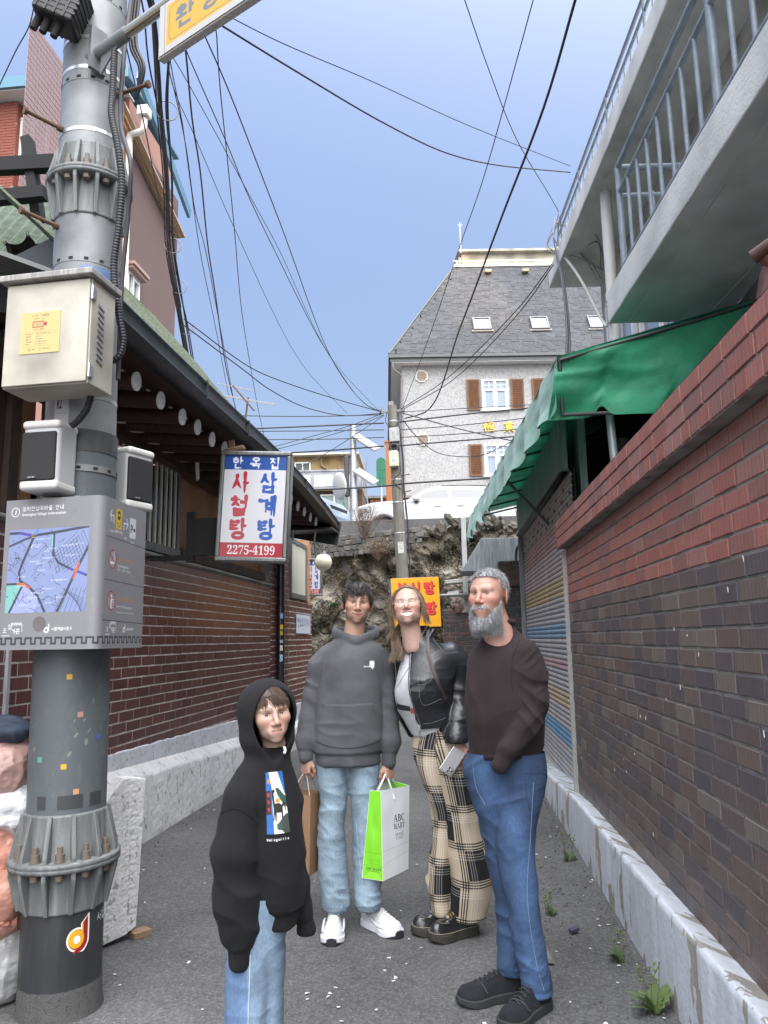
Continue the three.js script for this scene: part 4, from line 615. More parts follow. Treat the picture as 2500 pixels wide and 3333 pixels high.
{
const m=std([.10,.028,.022],.5,{map:rep(T.blotch,.3)});
single('gas_pipe','pair of dark red gas pipes with elbows over the near end of the brick coping','pipe',[tube([[1.03,2.78,-2.6],[1.2,2.86,-2.45],[1.6,3.0,-2.1]],.026,12,20),tube([[1.03,2.60,-2.55],[1.06,2.72,-2.52],[1.2,2.76,-2.35],[1.6,2.9,-2.0]],.026,12,24),cy(.034,.034,.05,14,1.06,2.72,-2.52,0,0,.5)],m);
}
{
const a=thing('awning','green canvas awning with a scalloped valance over the shutter','awning');
const N=V(.712,3.474,-5.349),Nb=V(.637,3.037,-5.414),Ff=V(.125,3.38,-12.03),R=V(2.25,3.86,-5.35),Rf=V(1.9,3.75,-12.0);
const cloth=(c,tr)=>phys(c,.62,{transmission:tr,thickness:0,side:THREE.DoubleSide,bumpMap:rep(T.coarse,.5),bumpScale:.006,map:rep(T.blotch,1.3)});
const grid=(nu,nv,fn)=>{const pos=[],idx=[];for(let j=0;j<=nv;j++)for(let i=0;i<=nu;i++){const p=fn(i/nu,j/nv);pos.push(p.x,p.y,p.z);}for(let j=0;j<nv;j++)for(let i=0;i<nu;i++){const q=j*(nu+1)+ i;idx.push(q,q+nu+1,q+1,q+1,q+nu+1,q+nu+2);}const g=new THREE.BufferGeometry();g.setAttribute('position',new THREE.Float32BufferAttribute(pos,3));g.setIndex(idx);g.computeVertexNormals();return g;};
const sc=(t,n)=>{const f=(t*n)% 1;return .5-.5*Math.abs(Math.cos(f*PI));};
const ribs=9,topAt=(u,v)=>{const o=N.clone().lerp(Ff,u),i=R.clone().lerp(Rf,u);const p=o.lerp(i,v);p.y -=.035*Math.abs(Math.sin(u*PI*ribs))*(.4+.6*Math.sin(v*PI));return p;};
mesh('top_sheet',grid(72,14,topAt),cloth([.02,.32,.17],.4),a);
const end=(u,v)=>{const t=N.clone().lerp(R,u),b=V(lerp(Nb.x,2.1,u),Nb.y,Nb.z);let f=(u*3.05+.72)% 1;const scal=.085*Math.pow(clamp(1-Math.abs(f-.5)*2.4+.2,0,1),1)*(f>.3&&f<.7?1:0);const sN=.075*Math.exp(-Math.pow((f-.5)/ .10,2));b.y +=sN;const p=t.lerp(b,v);const fold=.03*Math.sin(u*7+v*5)*v+.022*Math.exp(-Math.pow((v-.3-.35*u)/ .07,2))*(1-u)+ .02*Math.sin((u*1.2-v)*9)*(1-u);p.z +=fold-.02*sstep(.55,1,v)+ .012*n3(u*9,v*6,2);p.y -=.02*Math.sin(u*PI)*(1-v);return p;};
mesh('end_sheet',grid(120,28,end),cloth([.02,.40,.20],.25),a,{label:'bright green end sheet facing the viewer'});
const val=(u,v)=>{const t=N.clone().lerp(Ff,u),f=(u*9.2+.15)% 1,d=.33+.1*Math.pow(Math.sin(f*PI),.6)+ .01*n3(u*60,0,0);const p=t.clone();p.y -=d*v;const amp=.018+.035*v;p.x +=-.055*v+amp*Math.sin(u*62+v*1.5)*.6+.02*n3(u*26,v*3,5)*v;return p;};
mesh('valance',grid(260,10,val),cloth([.42,.72,.60],.35),a,{label:'faded pale green scalloped side valance'});
const fm=std([.03,.035,.035],.6);
for(let i=0;i<=ribs;i++){const u=i/ribs,o=N.clone().lerp(Ff,u),q=R.clone().lerp(Rf,u);o.y -=.03;q.y -=.03;o.x +=.02;mesh('rib',rod(o,q,.013,8),fm,a);}
mesh('edge_bar',[rod(N.clone().add(V(.02,-.03,0)),Ff.clone().add(V(.02,-.03,0)),.014,8),rod(V(.74,3.06,-5.42),V(2.1,3.06,-5.42),.014,8),rod(V(.74,3.06,-5.42),V(.73,3.46,-5.36),.014,8)],fm,a);
mesh('strut',[rod(V(.47,3.1,-7.9),V(.98,2.62,-8.3),.016,8)],std([.06,.07,.075],.5),a);
mesh('post',[rod(V(1.14,2.2,-5.62),V(1.10,3.12,-5.6),.03,14)],std([.32,.36,.38],.45,{metalness:.4}),a);
}
{
const s=thing('shop_building','dark recessed shop front under the green awning with a maroon column','building');
mesh('back_wall',[bx(.15,3.9,7.0,2.15,1.95,-8.6),bx(1.2,3.9,.15,1.55,1.95,-12.0)],std([.12,.13,.13],.9,{map:rep(T.blotch,1)}),s);
mesh('side_panel',[bx(.06,1.0,1.4,1.06,3.2,-7.35)],std([.34,.38,.38],.7,{map:rep(T.streak,1)}),s);
mesh('column',[bx(.17,3.5,.2,1.20,1.78,-8.6)],std([.13,.022,.02],.55,{map:rep(T.blotch,.6)}),s);
mesh('roof_board',bx(1.4,.05,5.2,1.6,3.66,-9.0),M.blackMatt,s);
}
{
const dk=[[.075,.062,.06],[.10,.07,.065],[.13,.075,.065],[.06,.055,.058]].map((c)=>brickMat(c)),rd=[[.20,.085,.075],[.16,.075,.07]].map((c)=>brickMat(c));
const p=thing('brick_pier','short brick pier with a stepped-out head beside the far edge of the shutter','brick pier',[.86,0,-12.2],-.25);
const l=[],pk=(r)=>Math.floor(hash(r,3,9)*4);
courses(l,{x0:-.26,x1:.2,y0:.2,rows:26,course:.08,len:.22,joint:.011,z:0,pick:(r,x)=>Math.floor(hash(r,Math.round(x*50),9)*4),jit:.1});
courses(l,{x0:-.31,x1:.25,y0:2.28,rows:5,course:.08,len:.12,joint:.011,z:.08,pick:(r,x)=>4+Math.floor(hash(r,Math.round(x*50),9)*2)});
layBricks(p,l,[...dk,...rd]);
mesh('mortar',[bx(.47,2.1,.4,-.03,1.24,-.2),bx(.57,.4,.5,-.03,2.48,-.17)],M.mortarR,p);
const w=thing('ruined_brick_wall','crumbling dark brick wall with a broken stepped top behind the yellow sign','wall',[.22,0,-13.9],-.12);
const l2=[];const topY=(x)=>(x<-.28?2.18:x<.02?2.42:x<.22?2.24:2.1);
courses(l2,{x0:-.62,x1:.75,y0:.2,rows:24,course:.078,len:.21,joint:.011,pick:(r,x)=>Math.floor(hash(r,Math.round(x*50),9)*4),jit:.2,skip:(c)=>c.y>topY(c.x)- .22});
courses(l2,{x0:-.40,x1:.75,y0:1.93,rows:7,course:.078,len:.115,joint:.011,z:.06,pick:(r,x)=>4+Math.floor(hash(r,Math.round(x*50),9)*2),skip:(c)=>c.y>topY(c.x)||c.y<topY(c.x)- .28});
layBricks(w,l2,[...dk,...rd]);
mesh('mortar',[bx(1.37,1.75,.25,.065,1.07,-.125),bx(.3,.46,.28,-.13,2.17,-.1),bx(.2,.3,.28,.12,2.09,-.1)],M.mortarR,w);
mesh('plaster_lump',[rb(.26,.16,.14,.03,.16,2.30,.02,0,0,.1,2),rb(.22,.1,.12,.03,-.42,2.28,.0,0,0,.1,2)],std([.66,.68,.66],.9,{map:rep(T.plaster,.4)}),w);
single('concrete_coping','long pale concrete coping slab lying on the crumbling brick wall','concrete slab',at(rb(.95,.07,.34,.01,0,0,0),.12,2.52,-14.0,0,.1,.075),M.paleCement);
const c=thing('concrete_canopy','weathered concrete canopy slab jutting out past the end of the awning','canopy',[.42,2.78,-13.0],.0);
const cg=ext([[-.46,-.22],[.45,-.22],[.45,.3],[-.12,.3]],1.0,.006);cg.translate(0,0,-.5);
mesh('slab',cg,std([.48,.52,.56],.85,{map:rep(T.streak,.9)}),c);
single('post','slim white post standing behind the concrete canopy by the rocks','post',rb(.09,1.35,.09,.01,.02,2.95,-13.7),std([.66,.68,.66],.6,{map:rep(T.streak,.6)}));
single('meter_box','pale olive meter box hung under the concrete canopy','electrical box',[rb(.14,.42,.14,.015,.6,2.5,-12.55),rb(.12,.40,.12,.015,.74,2.5,-12.5)],std([.34,.34,.27],.6,{map:rep(T.streak,.5)}));
single('cable','thick black cable hanging in a loop beside the meter box','cable',[tube([[.95,2.95,-12.3],[.86,2.9,-12.3],[.83,2.6,-12.3],[.84,2.3,-12.3]],.022,8,30)],M.cable);
}
const rockTop=(x)=>(x<-1.6?lerp(3.3,3.58,clamp((x+3.4)/ 1.8,0,1)):x<-.5?3.78+.05*n3(x*4,0,0):3.9+.14*n3(x*5,1,0)*.8);
{
const nx=300,ny=190,pos=[],col=[],idx=[],c=new THREE.Color();
for(let j=0;j<=ny;j++)for(let i=0;i<=nx;i++){
const x=lerp(-4.6,2.6,i/nx),v=j/ny,y=v*rockTop(x),X=x*1.1,Y=y*1.1;
const w=fbm3(X*.9,Y*.9,3,3),a=fbm3(X*1.3+w,Y*1.3,1,5),r=1-Math.abs(fbm3(X*2.0+w*1.5,Y*1.6-w,7,4))*2,f=fbm3(X*9,Y*9,2,3),cr=Math.abs(n3(X*2.6+w*2,Y*2.2+w,12));
const z=-15.9-.45*v+.55*a+.16*r+.07*f -(cr<.05?.12*(1-cr/.05):0)+(v>.97?-.5*(v-.97)/ .03:0);
pos.push(x,y,z);
const t=clamp(.5+.9*a+.3*f,0,1),soil=sstep(.0,.35,fbm3(X*1.4+9,Y*1.7,4,4)+ .25*f),g=.6+.5*n3(X*22,Y*22,3);
c.setRGB(lerp(.135,.27,t),lerp(.122,.245,t),lerp(.10,.205,t)).lerp(new THREE.Color().setRGB(.07,.058,.036),soil*.8).multiplyScalar(.75+.35*g);col.push(c.r,c.g,c.b);
}
for(let j=0;j<ny;j++)for(let i=0;i<nx;i++){const q=j*(nx+1)+ i;idx.push(q,q+1,q+nx+1,q+1,q+nx+2,q+nx+1);}
const g=new THREE.BufferGeometry();g.setAttribute('position',new THREE.Float32BufferAttribute(pos,3));g.setAttribute('color',new THREE.Float32BufferAttribute(col,3));g.setIndex(idx);g.computeVertexNormals();
const r=thing('rock_face','rough grey-brown rock embankment closing the end of the alley','rock face');
mesh('rock',g,std([1,1,1],.95,{vertexColors:true,bumpMap:rep(T.coarse,.5),bumpScale:.03}),r);
mesh('backing',bx(7.2,3.4,1.4,-1,1.7,-17.1),M.cement,r);
const list=[];for(let i=0;i<60;i++){const x=rr(-1.0,1.2),s=rr(.04,.12),q=new THREE.DodecahedronGeometry(s,0);q.scale(1.5,.8,1);list.push(at(q,x,rockTop(x)+ rr(-.14,.02),-16.25+rr(-.1,.15),rnd()*3,rnd()*3,rnd()*3));}
mesh('loose_stones',list,std([.15,.135,.11],.95,{map:rep(T.blotch,.4),flatShading:true}),r,{kind:'stuff'});
}
{
const w=thing('stone_parapet','low wall of squared grey stones on the rock rim below the white car','wall');
const mats=[[.25,.24,.22],[.20,.19,.175],[.29,.28,.25],[.17,.165,.15]].map((c)=>std(c,.95,{map:rep(T.blotch,.4),bumpMap:rep(T.coarse,.2),bumpScale:.01})),gs=[0,1,2,3].map((i)=>{const g=new RoundedBoxGeometry(1,1,1,1,.12),p=g.attributes.position;for(let k=0;k<p.count;k++)p.setXYZ(k,p.getX(k)*(1+.1*n3(p.getX(k)*3+i*5,p.getY(k)*3,p.getZ(k)*3)),p.getY(k)*(1+.12*n3(p.getX(k)*3,p.getY(k)*3+i*7,1)),p.getZ(k));g.computeVertexNormals();return fin(g);});
for(let r=0;r<4;r++){let x=-4.0;while(x<-.95){const W=rr(.1,.2),base=lerp(3.22,3.42,clamp((x+3.4)/ 2.4,0,1)),m=new THREE.Mesh(gs[Math.floor(rnd()*4)],mats[Math.floor(rnd()*4)]);m.name='stone';m.position.set(x+W/2,base+r*.115+rr(-.008,.008),-16.12+rr(-.02,.02));m.scale.set(W-.012,.104,.2);m.rotation.z=rr(-.05,.05);m.castShadow=m.receiveShadow=true;w.add(m);x +=W;}}
mesh('mortar',[at(bx(3.1,.42,.16,0,0,0),-2.45,3.49,-16.14,0,0,.075)],M.mortarR,w);
}
function leafQuads(n,fn){const pos=[],nor=[];for(let i=0;i<n;i++){const{p,s,c}=fn(i);const a=V(rr(-1,1),rr(-1,1),rr(-1,1)).normalize(),b=V(rr(-1,1),rr(-1,1),rr(-1,1)).cross(a).normalize();const q=[p.clone().addScaledVector(a,s),p.clone().addScaledVector(b,s*.5),p.clone().addScaledVector(a,-s),p.clone().addScaledVector(b,-s*.5)];for(const k of[0,1,2,0,2,3])pos.push(q[k].x,q[k].y,q[k].z);}const g=new THREE.BufferGeometry();g.setAttribute('position',new THREE.Float32BufferAttribute(pos,3));g.computeVertexNormals();return g;}
{
const cl=[];for(let i=0;i<46;i++)cl.push([rr(-3.4,.6),rr(.6,3.5),rr(.08,.3)]);for(let i=0;i<18;i++)cl.push([rr(-.9,.4),rr(1.4,3.5),rr(.1,.35)]);
const zR=(x,y)=>{const X=x*1.1,Y=y*1.1,w=fbm3(X*.9,Y*.9,3,3);return -15.9-.45*y/3.8+.55*fbm3(X*1.3+w,Y*1.3,1,5)+ .16*(1-Math.abs(fbm3(X*2+w*1.5,Y*1.6-w,7,4))*2);};
const leaf=(n,k)=>leafQuads(n,()=>{const c=cl[Math.floor(rnd()*cl.length*k)],a=rnd()*6.28,d=Math.sqrt(rnd())*c[2],x=c[0]+ Math.cos(a)*d*1.3,y=clamp(c[1]+ Math.sin(a)*d,.1,3.6);return{p:V(x,y,zR(x,y)+ rr(.02,.12)),s:rr(.012,.034)};});
const lm=(c)=>phys(c,.8,{transmission:.25,thickness:0,side:THREE.DoubleSide});
const s1=single('creeper','dark withered creeper matted over the rock face','dry creeper',leaf(15000,1),lm([.055,.052,.032]),null,{kind:'stuff'});
single('dry_undergrowth','tan dead leaves and twigs caught on the rock face','dry undergrowth',leaf(3500,1),lm([.20,.15,.09]),null,{kind:'stuff'});
const stems=[];for(let i=0;i<240;i++){const x=rr(-3.2,1.0),y=rr(2.2,3.7),z=zR(x,y)+ .05,L=rr(.1,.45),a=rr(-1.2,1.2);stems.push(tube([[x,y,z],[x+Math.sin(a)*L*.5,y+L*.5,z+rr(0,.1)],[x+Math.sin(a)*L+rr(-.05,.05),y+L*rr(.4,1)- .06,z+rr(.05,.2)]],rr(.002,.005),3,4));}
single('dry_stems','dry grass stems sticking out of the upper rock face','dry grass',stems,std([.28,.22,.14],.9),null,{kind:'stuff'});
const bush=(label,x,y,z,h,w,n,col,cat='bush')=>{const b=thing('bush',label,cat,[x,y,z]);const br=[],tips=[];for(let i=0;i<n;i++){const a=rr(0,6.28),q=rr(.1,1),t=V(Math.cos(a)*w*q,h*rr(.45,1),Math.sin(a)*w*q*.5),m=t.clone().multiplyScalar(.55).add(V(rr(-.05,.05),.04,0));br.push(tube([V(0,0,0),m,t],rr(.0025,.006),3,6));for(let k=0;k<3;k++){const e=m.clone().lerp(t,rnd()).add(V(rr(-.12,.12),rr(0,.15),rr(-.08,.08)));br.push(rod(m.clone().lerp(t,rnd()*.8),e,.0018,3));tips.push(e);}}mesh('twigs',br,std([.13,.085,.06],.9),b);if(col)mesh('dry_leaves',leafQuads(n*9,()=>({p:tips[Math.floor(rnd()*tips.length)].clone().add(V(rr(-.06,.06),rr(-.06,.06),rr(-.06,.06))),s:rr(.01,.024)})),lm(col),b,{kind:'stuff'});return b;};
bush('reddish dry bush on the parapet in front of the white car wheel',-2.05,3.55,-16.0,.75,.42,46,[.20,.11,.07]);
bush('straw-coloured dry tuft hanging below the reddish bush',-1.75,3.1,-15.75,.4,.4,40,[.25,.19,.11]);
bush('small leafless shrub behind the car by the orange house',-3.4,4.2,-23.5,3.4,.8,34,null,'shrub');
const tuft=(label,x,y,z,s,n,col)=>{const t=thing('green_plant',label,'plant',[x,y,z]);for(let i=0;i<n;i++){const a=(i/n)*6.28+rr(-.2,.2),L=s*rr(.7,1.1),pts=[];const g=new THREE.PlaneGeometry(s*.16,L,1,5),p=g.attributes.position;for(let k=0;k<p.count;k++){const v=p.getY(k)/ L+.5,w=Math.sin(Math.min(v+.12,1)*PI);p.setXYZ(k,p.getX(k)*w,L*v*(.95-.45*v),L*(.25*v+.6*v*v));}g.computeVertexNormals();g.rotateY(a);mesh('leaf',g,lm(col),t);}return t;};
tuft('green spiky plant on the rocks under the white globe lamp',-2.68,2.15,zR(-2.68,2.15)+ .1,.26,16,[.09,.17,.05]);
tuft('small bright green plant on the rocks near the white post',-.33,2.62,zR(-.33,2.62)+ .08,.15,12,[.12,.22,.05]);
tuft('green plant on the rocks beside the shoulder of the person in grey',-1.55,1.72,zR(-1.55,1.72)+ .1,.16,12,[.10,.18,.05]);
}
function makeCar(name,label,paint,pos,ry){
const c=thing(name,label,'car',pos,ry);
const pm=phys(paint,.28,{clearcoat:1,clearcoatRoughness:.05}),gl=phys([.03,.035,.045],.06,{clearcoat:1}),dk=std([.02,.02,.022],.6);
const lower=[[-1.03,.36],[-1.06,.55],[-1.0,.78],[-.86,.95],[-.35,1.08],[.35,1.13],[.62,1.14],[1.6,1.16],[2.8,1.17],[3.5,1.14],[3.62,1.0],[3.68,.7],[3.62,.34]];
const sh=new THREE.Shape();sh.moveTo(3.62,.3);const arch=(x)=>{sh.lineTo(x+.45,.32);sh.absarc(x,.37,.45,0,PI,false);sh.lineTo(x-.45,.32);};arch(2.85);arch(0);sh.lineTo(-1.0,.3);lower.forEach((p)=>sh.lineTo(...p));
const bg=new THREE.ExtrudeGeometry(sh,{depth:1.64,bevelEnabled:true,bevelThickness:.13,bevelSize:.07,bevelSegments:4,curveSegments:16});bg.translate(0,0,-.82);
{const p=bg.attributes.position;for(let i=0;i<p.count;i++){const x=p.getX(i),t=sstep(.1,-1.1,x);p.setZ(i,p.getZ(i)*(1-.16*t*t));}bg.computeVertexNormals();}
mesh('body',bg,pm,c);
const cab=[[.55,1.12],[1.2,1.5],[1.5,1.575],[2.2,1.585],[3.0,1.54],[3.35,1.46],[3.6,1.15]];
const cg=new THREE.ExtrudeGeometry(new THREE.Shape(cab.map((p)=>new THREE.Vector2(...p))),{depth:1.4,bevelEnabled:true,bevelThickness:.12,bevelSize:.04,bevelSegments:3});cg.translate(0,0,-.7);
{const p=cg.attributes.position;for(let i=0;i<p.count;i++){const t=clamp((p.getY(i)- 1.12)/ .45,0,1);p.setZ(i,p.getZ(i)*(1.06-.2*t));}cg.computeVertexNormals();}
mesh('cabin',cg,pm,c);
const win=(pts,name)=>{for(const s of[1,-1]){const g=ext(pts,.012),p=g.attributes.position;for(let i=0;i<p.count;i++){const t=clamp((p.getY(i)- 1.12)/ .45,0,1),z0=.826*(1.06-.2*t)+ .001;p.setZ(i,s*(z0+p.getZ(i)));}g.computeVertexNormals();mesh(name,g,gl,c);}};
win([[.72,1.15],[1.22,1.44],[1.48,1.5],[1.86,1.51],[1.86,1.15]],'window');win([[1.95,1.15],[1.95,1.51],[2.75,1.47],[2.86,1.15]],'window');win([[2.95,1.16],[2.86,1.46],[3.2,1.4],[3.34,1.18]],'window');
const ws=ext([[-.62,0],[.62,0],[.56,.70],[-.56,.70]],.01);at(ws,0,0,0,.0);ws.rotateX(-1.02);ws.rotateY(-PI/2);ws.translate(.59,1.16,0);mesh('windscreen',ws,gl,c);
for(const x of[0,2.85])for(const s of[1,-1]){const w=new THREE.Group();w.name='wheel';w.position.set(x,.36,s*.78);c.add(w);mesh('tyre',at(new THREE.TorusGeometry(.275,.095,12,32),0,0,0),dk,w);const sp2=[at(new THREE.CylinderGeometry(.06,.06,.06,14),0,0,s*.05,PI/2)];for(let k=0;k<10;k++)sp2.push(at(bx(.21,.03,.03,.13,0,s*.04),0,0,0,0,0,k*PI/5));sp2.push(at(new THREE.TorusGeometry(.225,.022,8,30),0,0,s*.04));mesh('rim',sp2,std([.5,.5,.5],.35,{metalness:.8}),w);mesh('arch_liner',at(new THREE.CylinderGeometry(.43,.43,.4,24,1,true),0,0,-s*.12,PI/2),std([.02,.02,.02],.9,{side:THREE.DoubleSide}),w);}
for(const s of[1,-1]){
mesh('headlight',[at(ext([[-.98,.82],[-.8,.93],[-.28,.99],[-.45,.88],[-.9,.78]],.03),0,0,s>0?.83:-.86,0,s*.12,0)],phys([.10,.11,.12],.1,{clearcoat:1}),c);
const mr=new THREE.Group();mr.name='mirror';c.add(mr);const mg2=sp(.11,0,0,0);mg2.scale(1.15,.75,.7);mesh('mirror_cap',at(mg2,.95,1.22,s*1.02),pm,mr);mesh('mirror_arm',bx(.1,.06,.14,.95,1.13,s*.95),dk,mr);
mesh('roof_rail',[tube([[1.5,1.60,s*.62],[1.8,1.635,s*.62],[2.9,1.61,s*.62],[3.15,1.56,s*.62]],.014,6,20)],dk,c);
for(const x of[1.55,2.2])mesh('door_handle',rb(.2,.035,.03,.012,x,1.0,s*.962),pm,c);
mesh('door_gap',[bx(.008,.75,.004,1.9,.76,s*.951),bx(.008,.6,.004,.62,.8,s*.951),bx(2.3,.03,.004,1.55,.42,s*.951)],dk,c);
}
mesh('grille',rb(.03,.22,1.1,.01,-1.07,.72,0),dk,c);mesh('bumper_intake',rb(.04,.14,1.0,.02,-1.08,.44,0),dk,c);
return c;
}
makeCar('car','white sport utility car parked side-on above the rock face',[.46,.47,.49],[-2.27,4.2,-22.4],.05);
makeCar('car','pale blue car with only its hood showing between the eaves and the white car',[.28,.36,.46],[-4.35,4.2,-20.6],PI-.25);
{
const h=thing('house','beige flat-roofed house with a grey balcony band left of the white car','house',[-5.2,4.2,-29.0],.06);
const beige=std([.46,.33,.16],.9,{map:rep(T.blotch,2)}),grey=std([.46,.47,.52],.8,{map:rep(T.blotch,2)}),pale=std([.62,.62,.66],.8);
mesh('upper_wall',[bx(2.5,1.5,3.5,-.05,3.66,-1.8),bx(1.3,1.2,3.0,-1.8,3.5,-1.7)],beige,h);
mesh('roof',[bx(3.9,.07,4.0,-.65,4.44,-1.7)],std([.60,.52,.40],.8),h);
mesh('balcony_band',[bx(3.7,.72,.12,-.45,3.3,.6),bx(.12,.72,3.0,1.36,3.3,-.9),bx(3.75,.06,.18,-.45,3.68,.6)],grey,h);
for(let i=0;i<4;i++)mesh('panel',bx(.72,.44,.02,-1.8+i*.88,3.28,.67),pale,h);
const bl=[],bm=[[.085,.045,.04],[.10,.055,.045]].map((c)=>std(c,.85));courses(bl,{x0:-2.2,x1:1.4,y0:1.95,rows:14,course:.072,len:.22,joint:.012,z:.3,pick:(r,x)=>Math.round(hash(r,Math.round(x*20),1)),skip:(c)=>c.x>-.25&&c.x<.95&&c.y>2.0&&c.y<2.82});
mesh('brick_storey',[bx(3.6,1.05,3,-.4,2.44,-1.205)],std([.12,.09,.08],.9),h);
mesh('brickwork',mergeGeometries(bl.map((b)=>at(brickGeo(b.w,b.h,.01,.003,1),b.x,b.y,b.z))),bm[0],h,{raw:true,kind:'stuff'});
mesh('base_panels',[bx(3.7,1.95,3,-.4,.97,-1.1)],pale,h);
for(let i=0;i<5;i++)mesh('panel',bx(.62,.9,.02,-1.9+i*.76,1.2,.41),grey,h);
const w=new THREE.Group();w.name='window';h.add(w);mesh('frame',[bx(1.12,.05,.07,.35,2.78,.35),bx(1.12,.05,.07,.35,2.05,.35),bx(.05,.7,.07,-.19,2.415,.35),bx(.05,.7,.07,.89,2.415,.35),bx(.05,.7,.07,.33,2.415,.35)],M.white,w);mesh('pane',bx(1.05,.7,.02,.35,2.415,.33),phys([.10,.22,.20],.1,{clearcoat:1}),w);
const w2=new THREE.Group();w2.name='window';h.add(w2);mesh('frame',[bx(.62,.05,.07,-.95,4.16,-.02),bx(.62,.05,.07,-.95,3.7,-.02),bx(.05,.42,.07,-1.24,3.93,-.02),bx(.05,.42,.07,-.66,3.93,-.02),bx(.04,.42,.07,-.95,3.93,-.02)],M.white,w2);mesh('pane',bx(.56,.44,.02,-.95,3.93,-.04),phys([.12,.16,.14],.1,{clearcoat:1}),w2);
mesh('drain_pipe',[tube([[-.2,4.35,.02],[-.2,4.05,.02],[.05,3.85,.03],[.2,3.5,.03]],.035,8,20)],beige,h);
const h2=thing('house','orange brick house with a chimney behind the bare shrub','house',[-3.0,4.2,-31.5],.1);
mesh('wall',[bx(1.6,3.1,2,0,1.55,-1)],std([.40,.19,.09],.9,{map:rep(T.blotch,1)}),h2);mesh('chimney',[bx(.3,5.4,.4,.02,2.7,.3),bx(.36,.08,.46,.02,5.42,.3)],std([.42,.17,.07],.9,{map:rep(T.grain,.3)}),h2);
const hw=new THREE.Group();hw.name='window';h2.add(hw);mesh('frame',[bx(.4,.5,.05,-.45,2.4,.01)],M.white,hw);mesh('pane',bx(.34,.44,.02,-.45,2.4,.035),M.glass,hw);
mesh('roof',bx(1.8,.1,2.2,0,3.15,-1),M.cement,h2);
const s=thing('net_frame','rounded green mesh panel on a post beside the white hotel','sign',[-2.85,4.2,-27.0]);
const gp=new THREE.Shape();gp.moveTo(-.17,2.75);gp.lineTo(.17,2.75);gp.lineTo(.17,3.6);gp.absarc(0,3.6,.17,0,PI,false);gp.lineTo(-.17,2.75);
mesh('mesh_panel',new THREE.ExtrudeGeometry(gp,{depth:.05,bevelEnabled:false}),phys([.03,.36,.19],.6,{transmission:.3,thickness:0,map:rep(T.weave,.3)}),s);mesh('bar',[bx(.36,.02,.07,0,3.05,.025),bx(.36,.02,.07,0,3.35,.025)],std([.05,.2,.12],.6),s);mesh('post',[cy(.03,.03,2.8,10,0,1.4,.02)],M.steelBright,s);
}
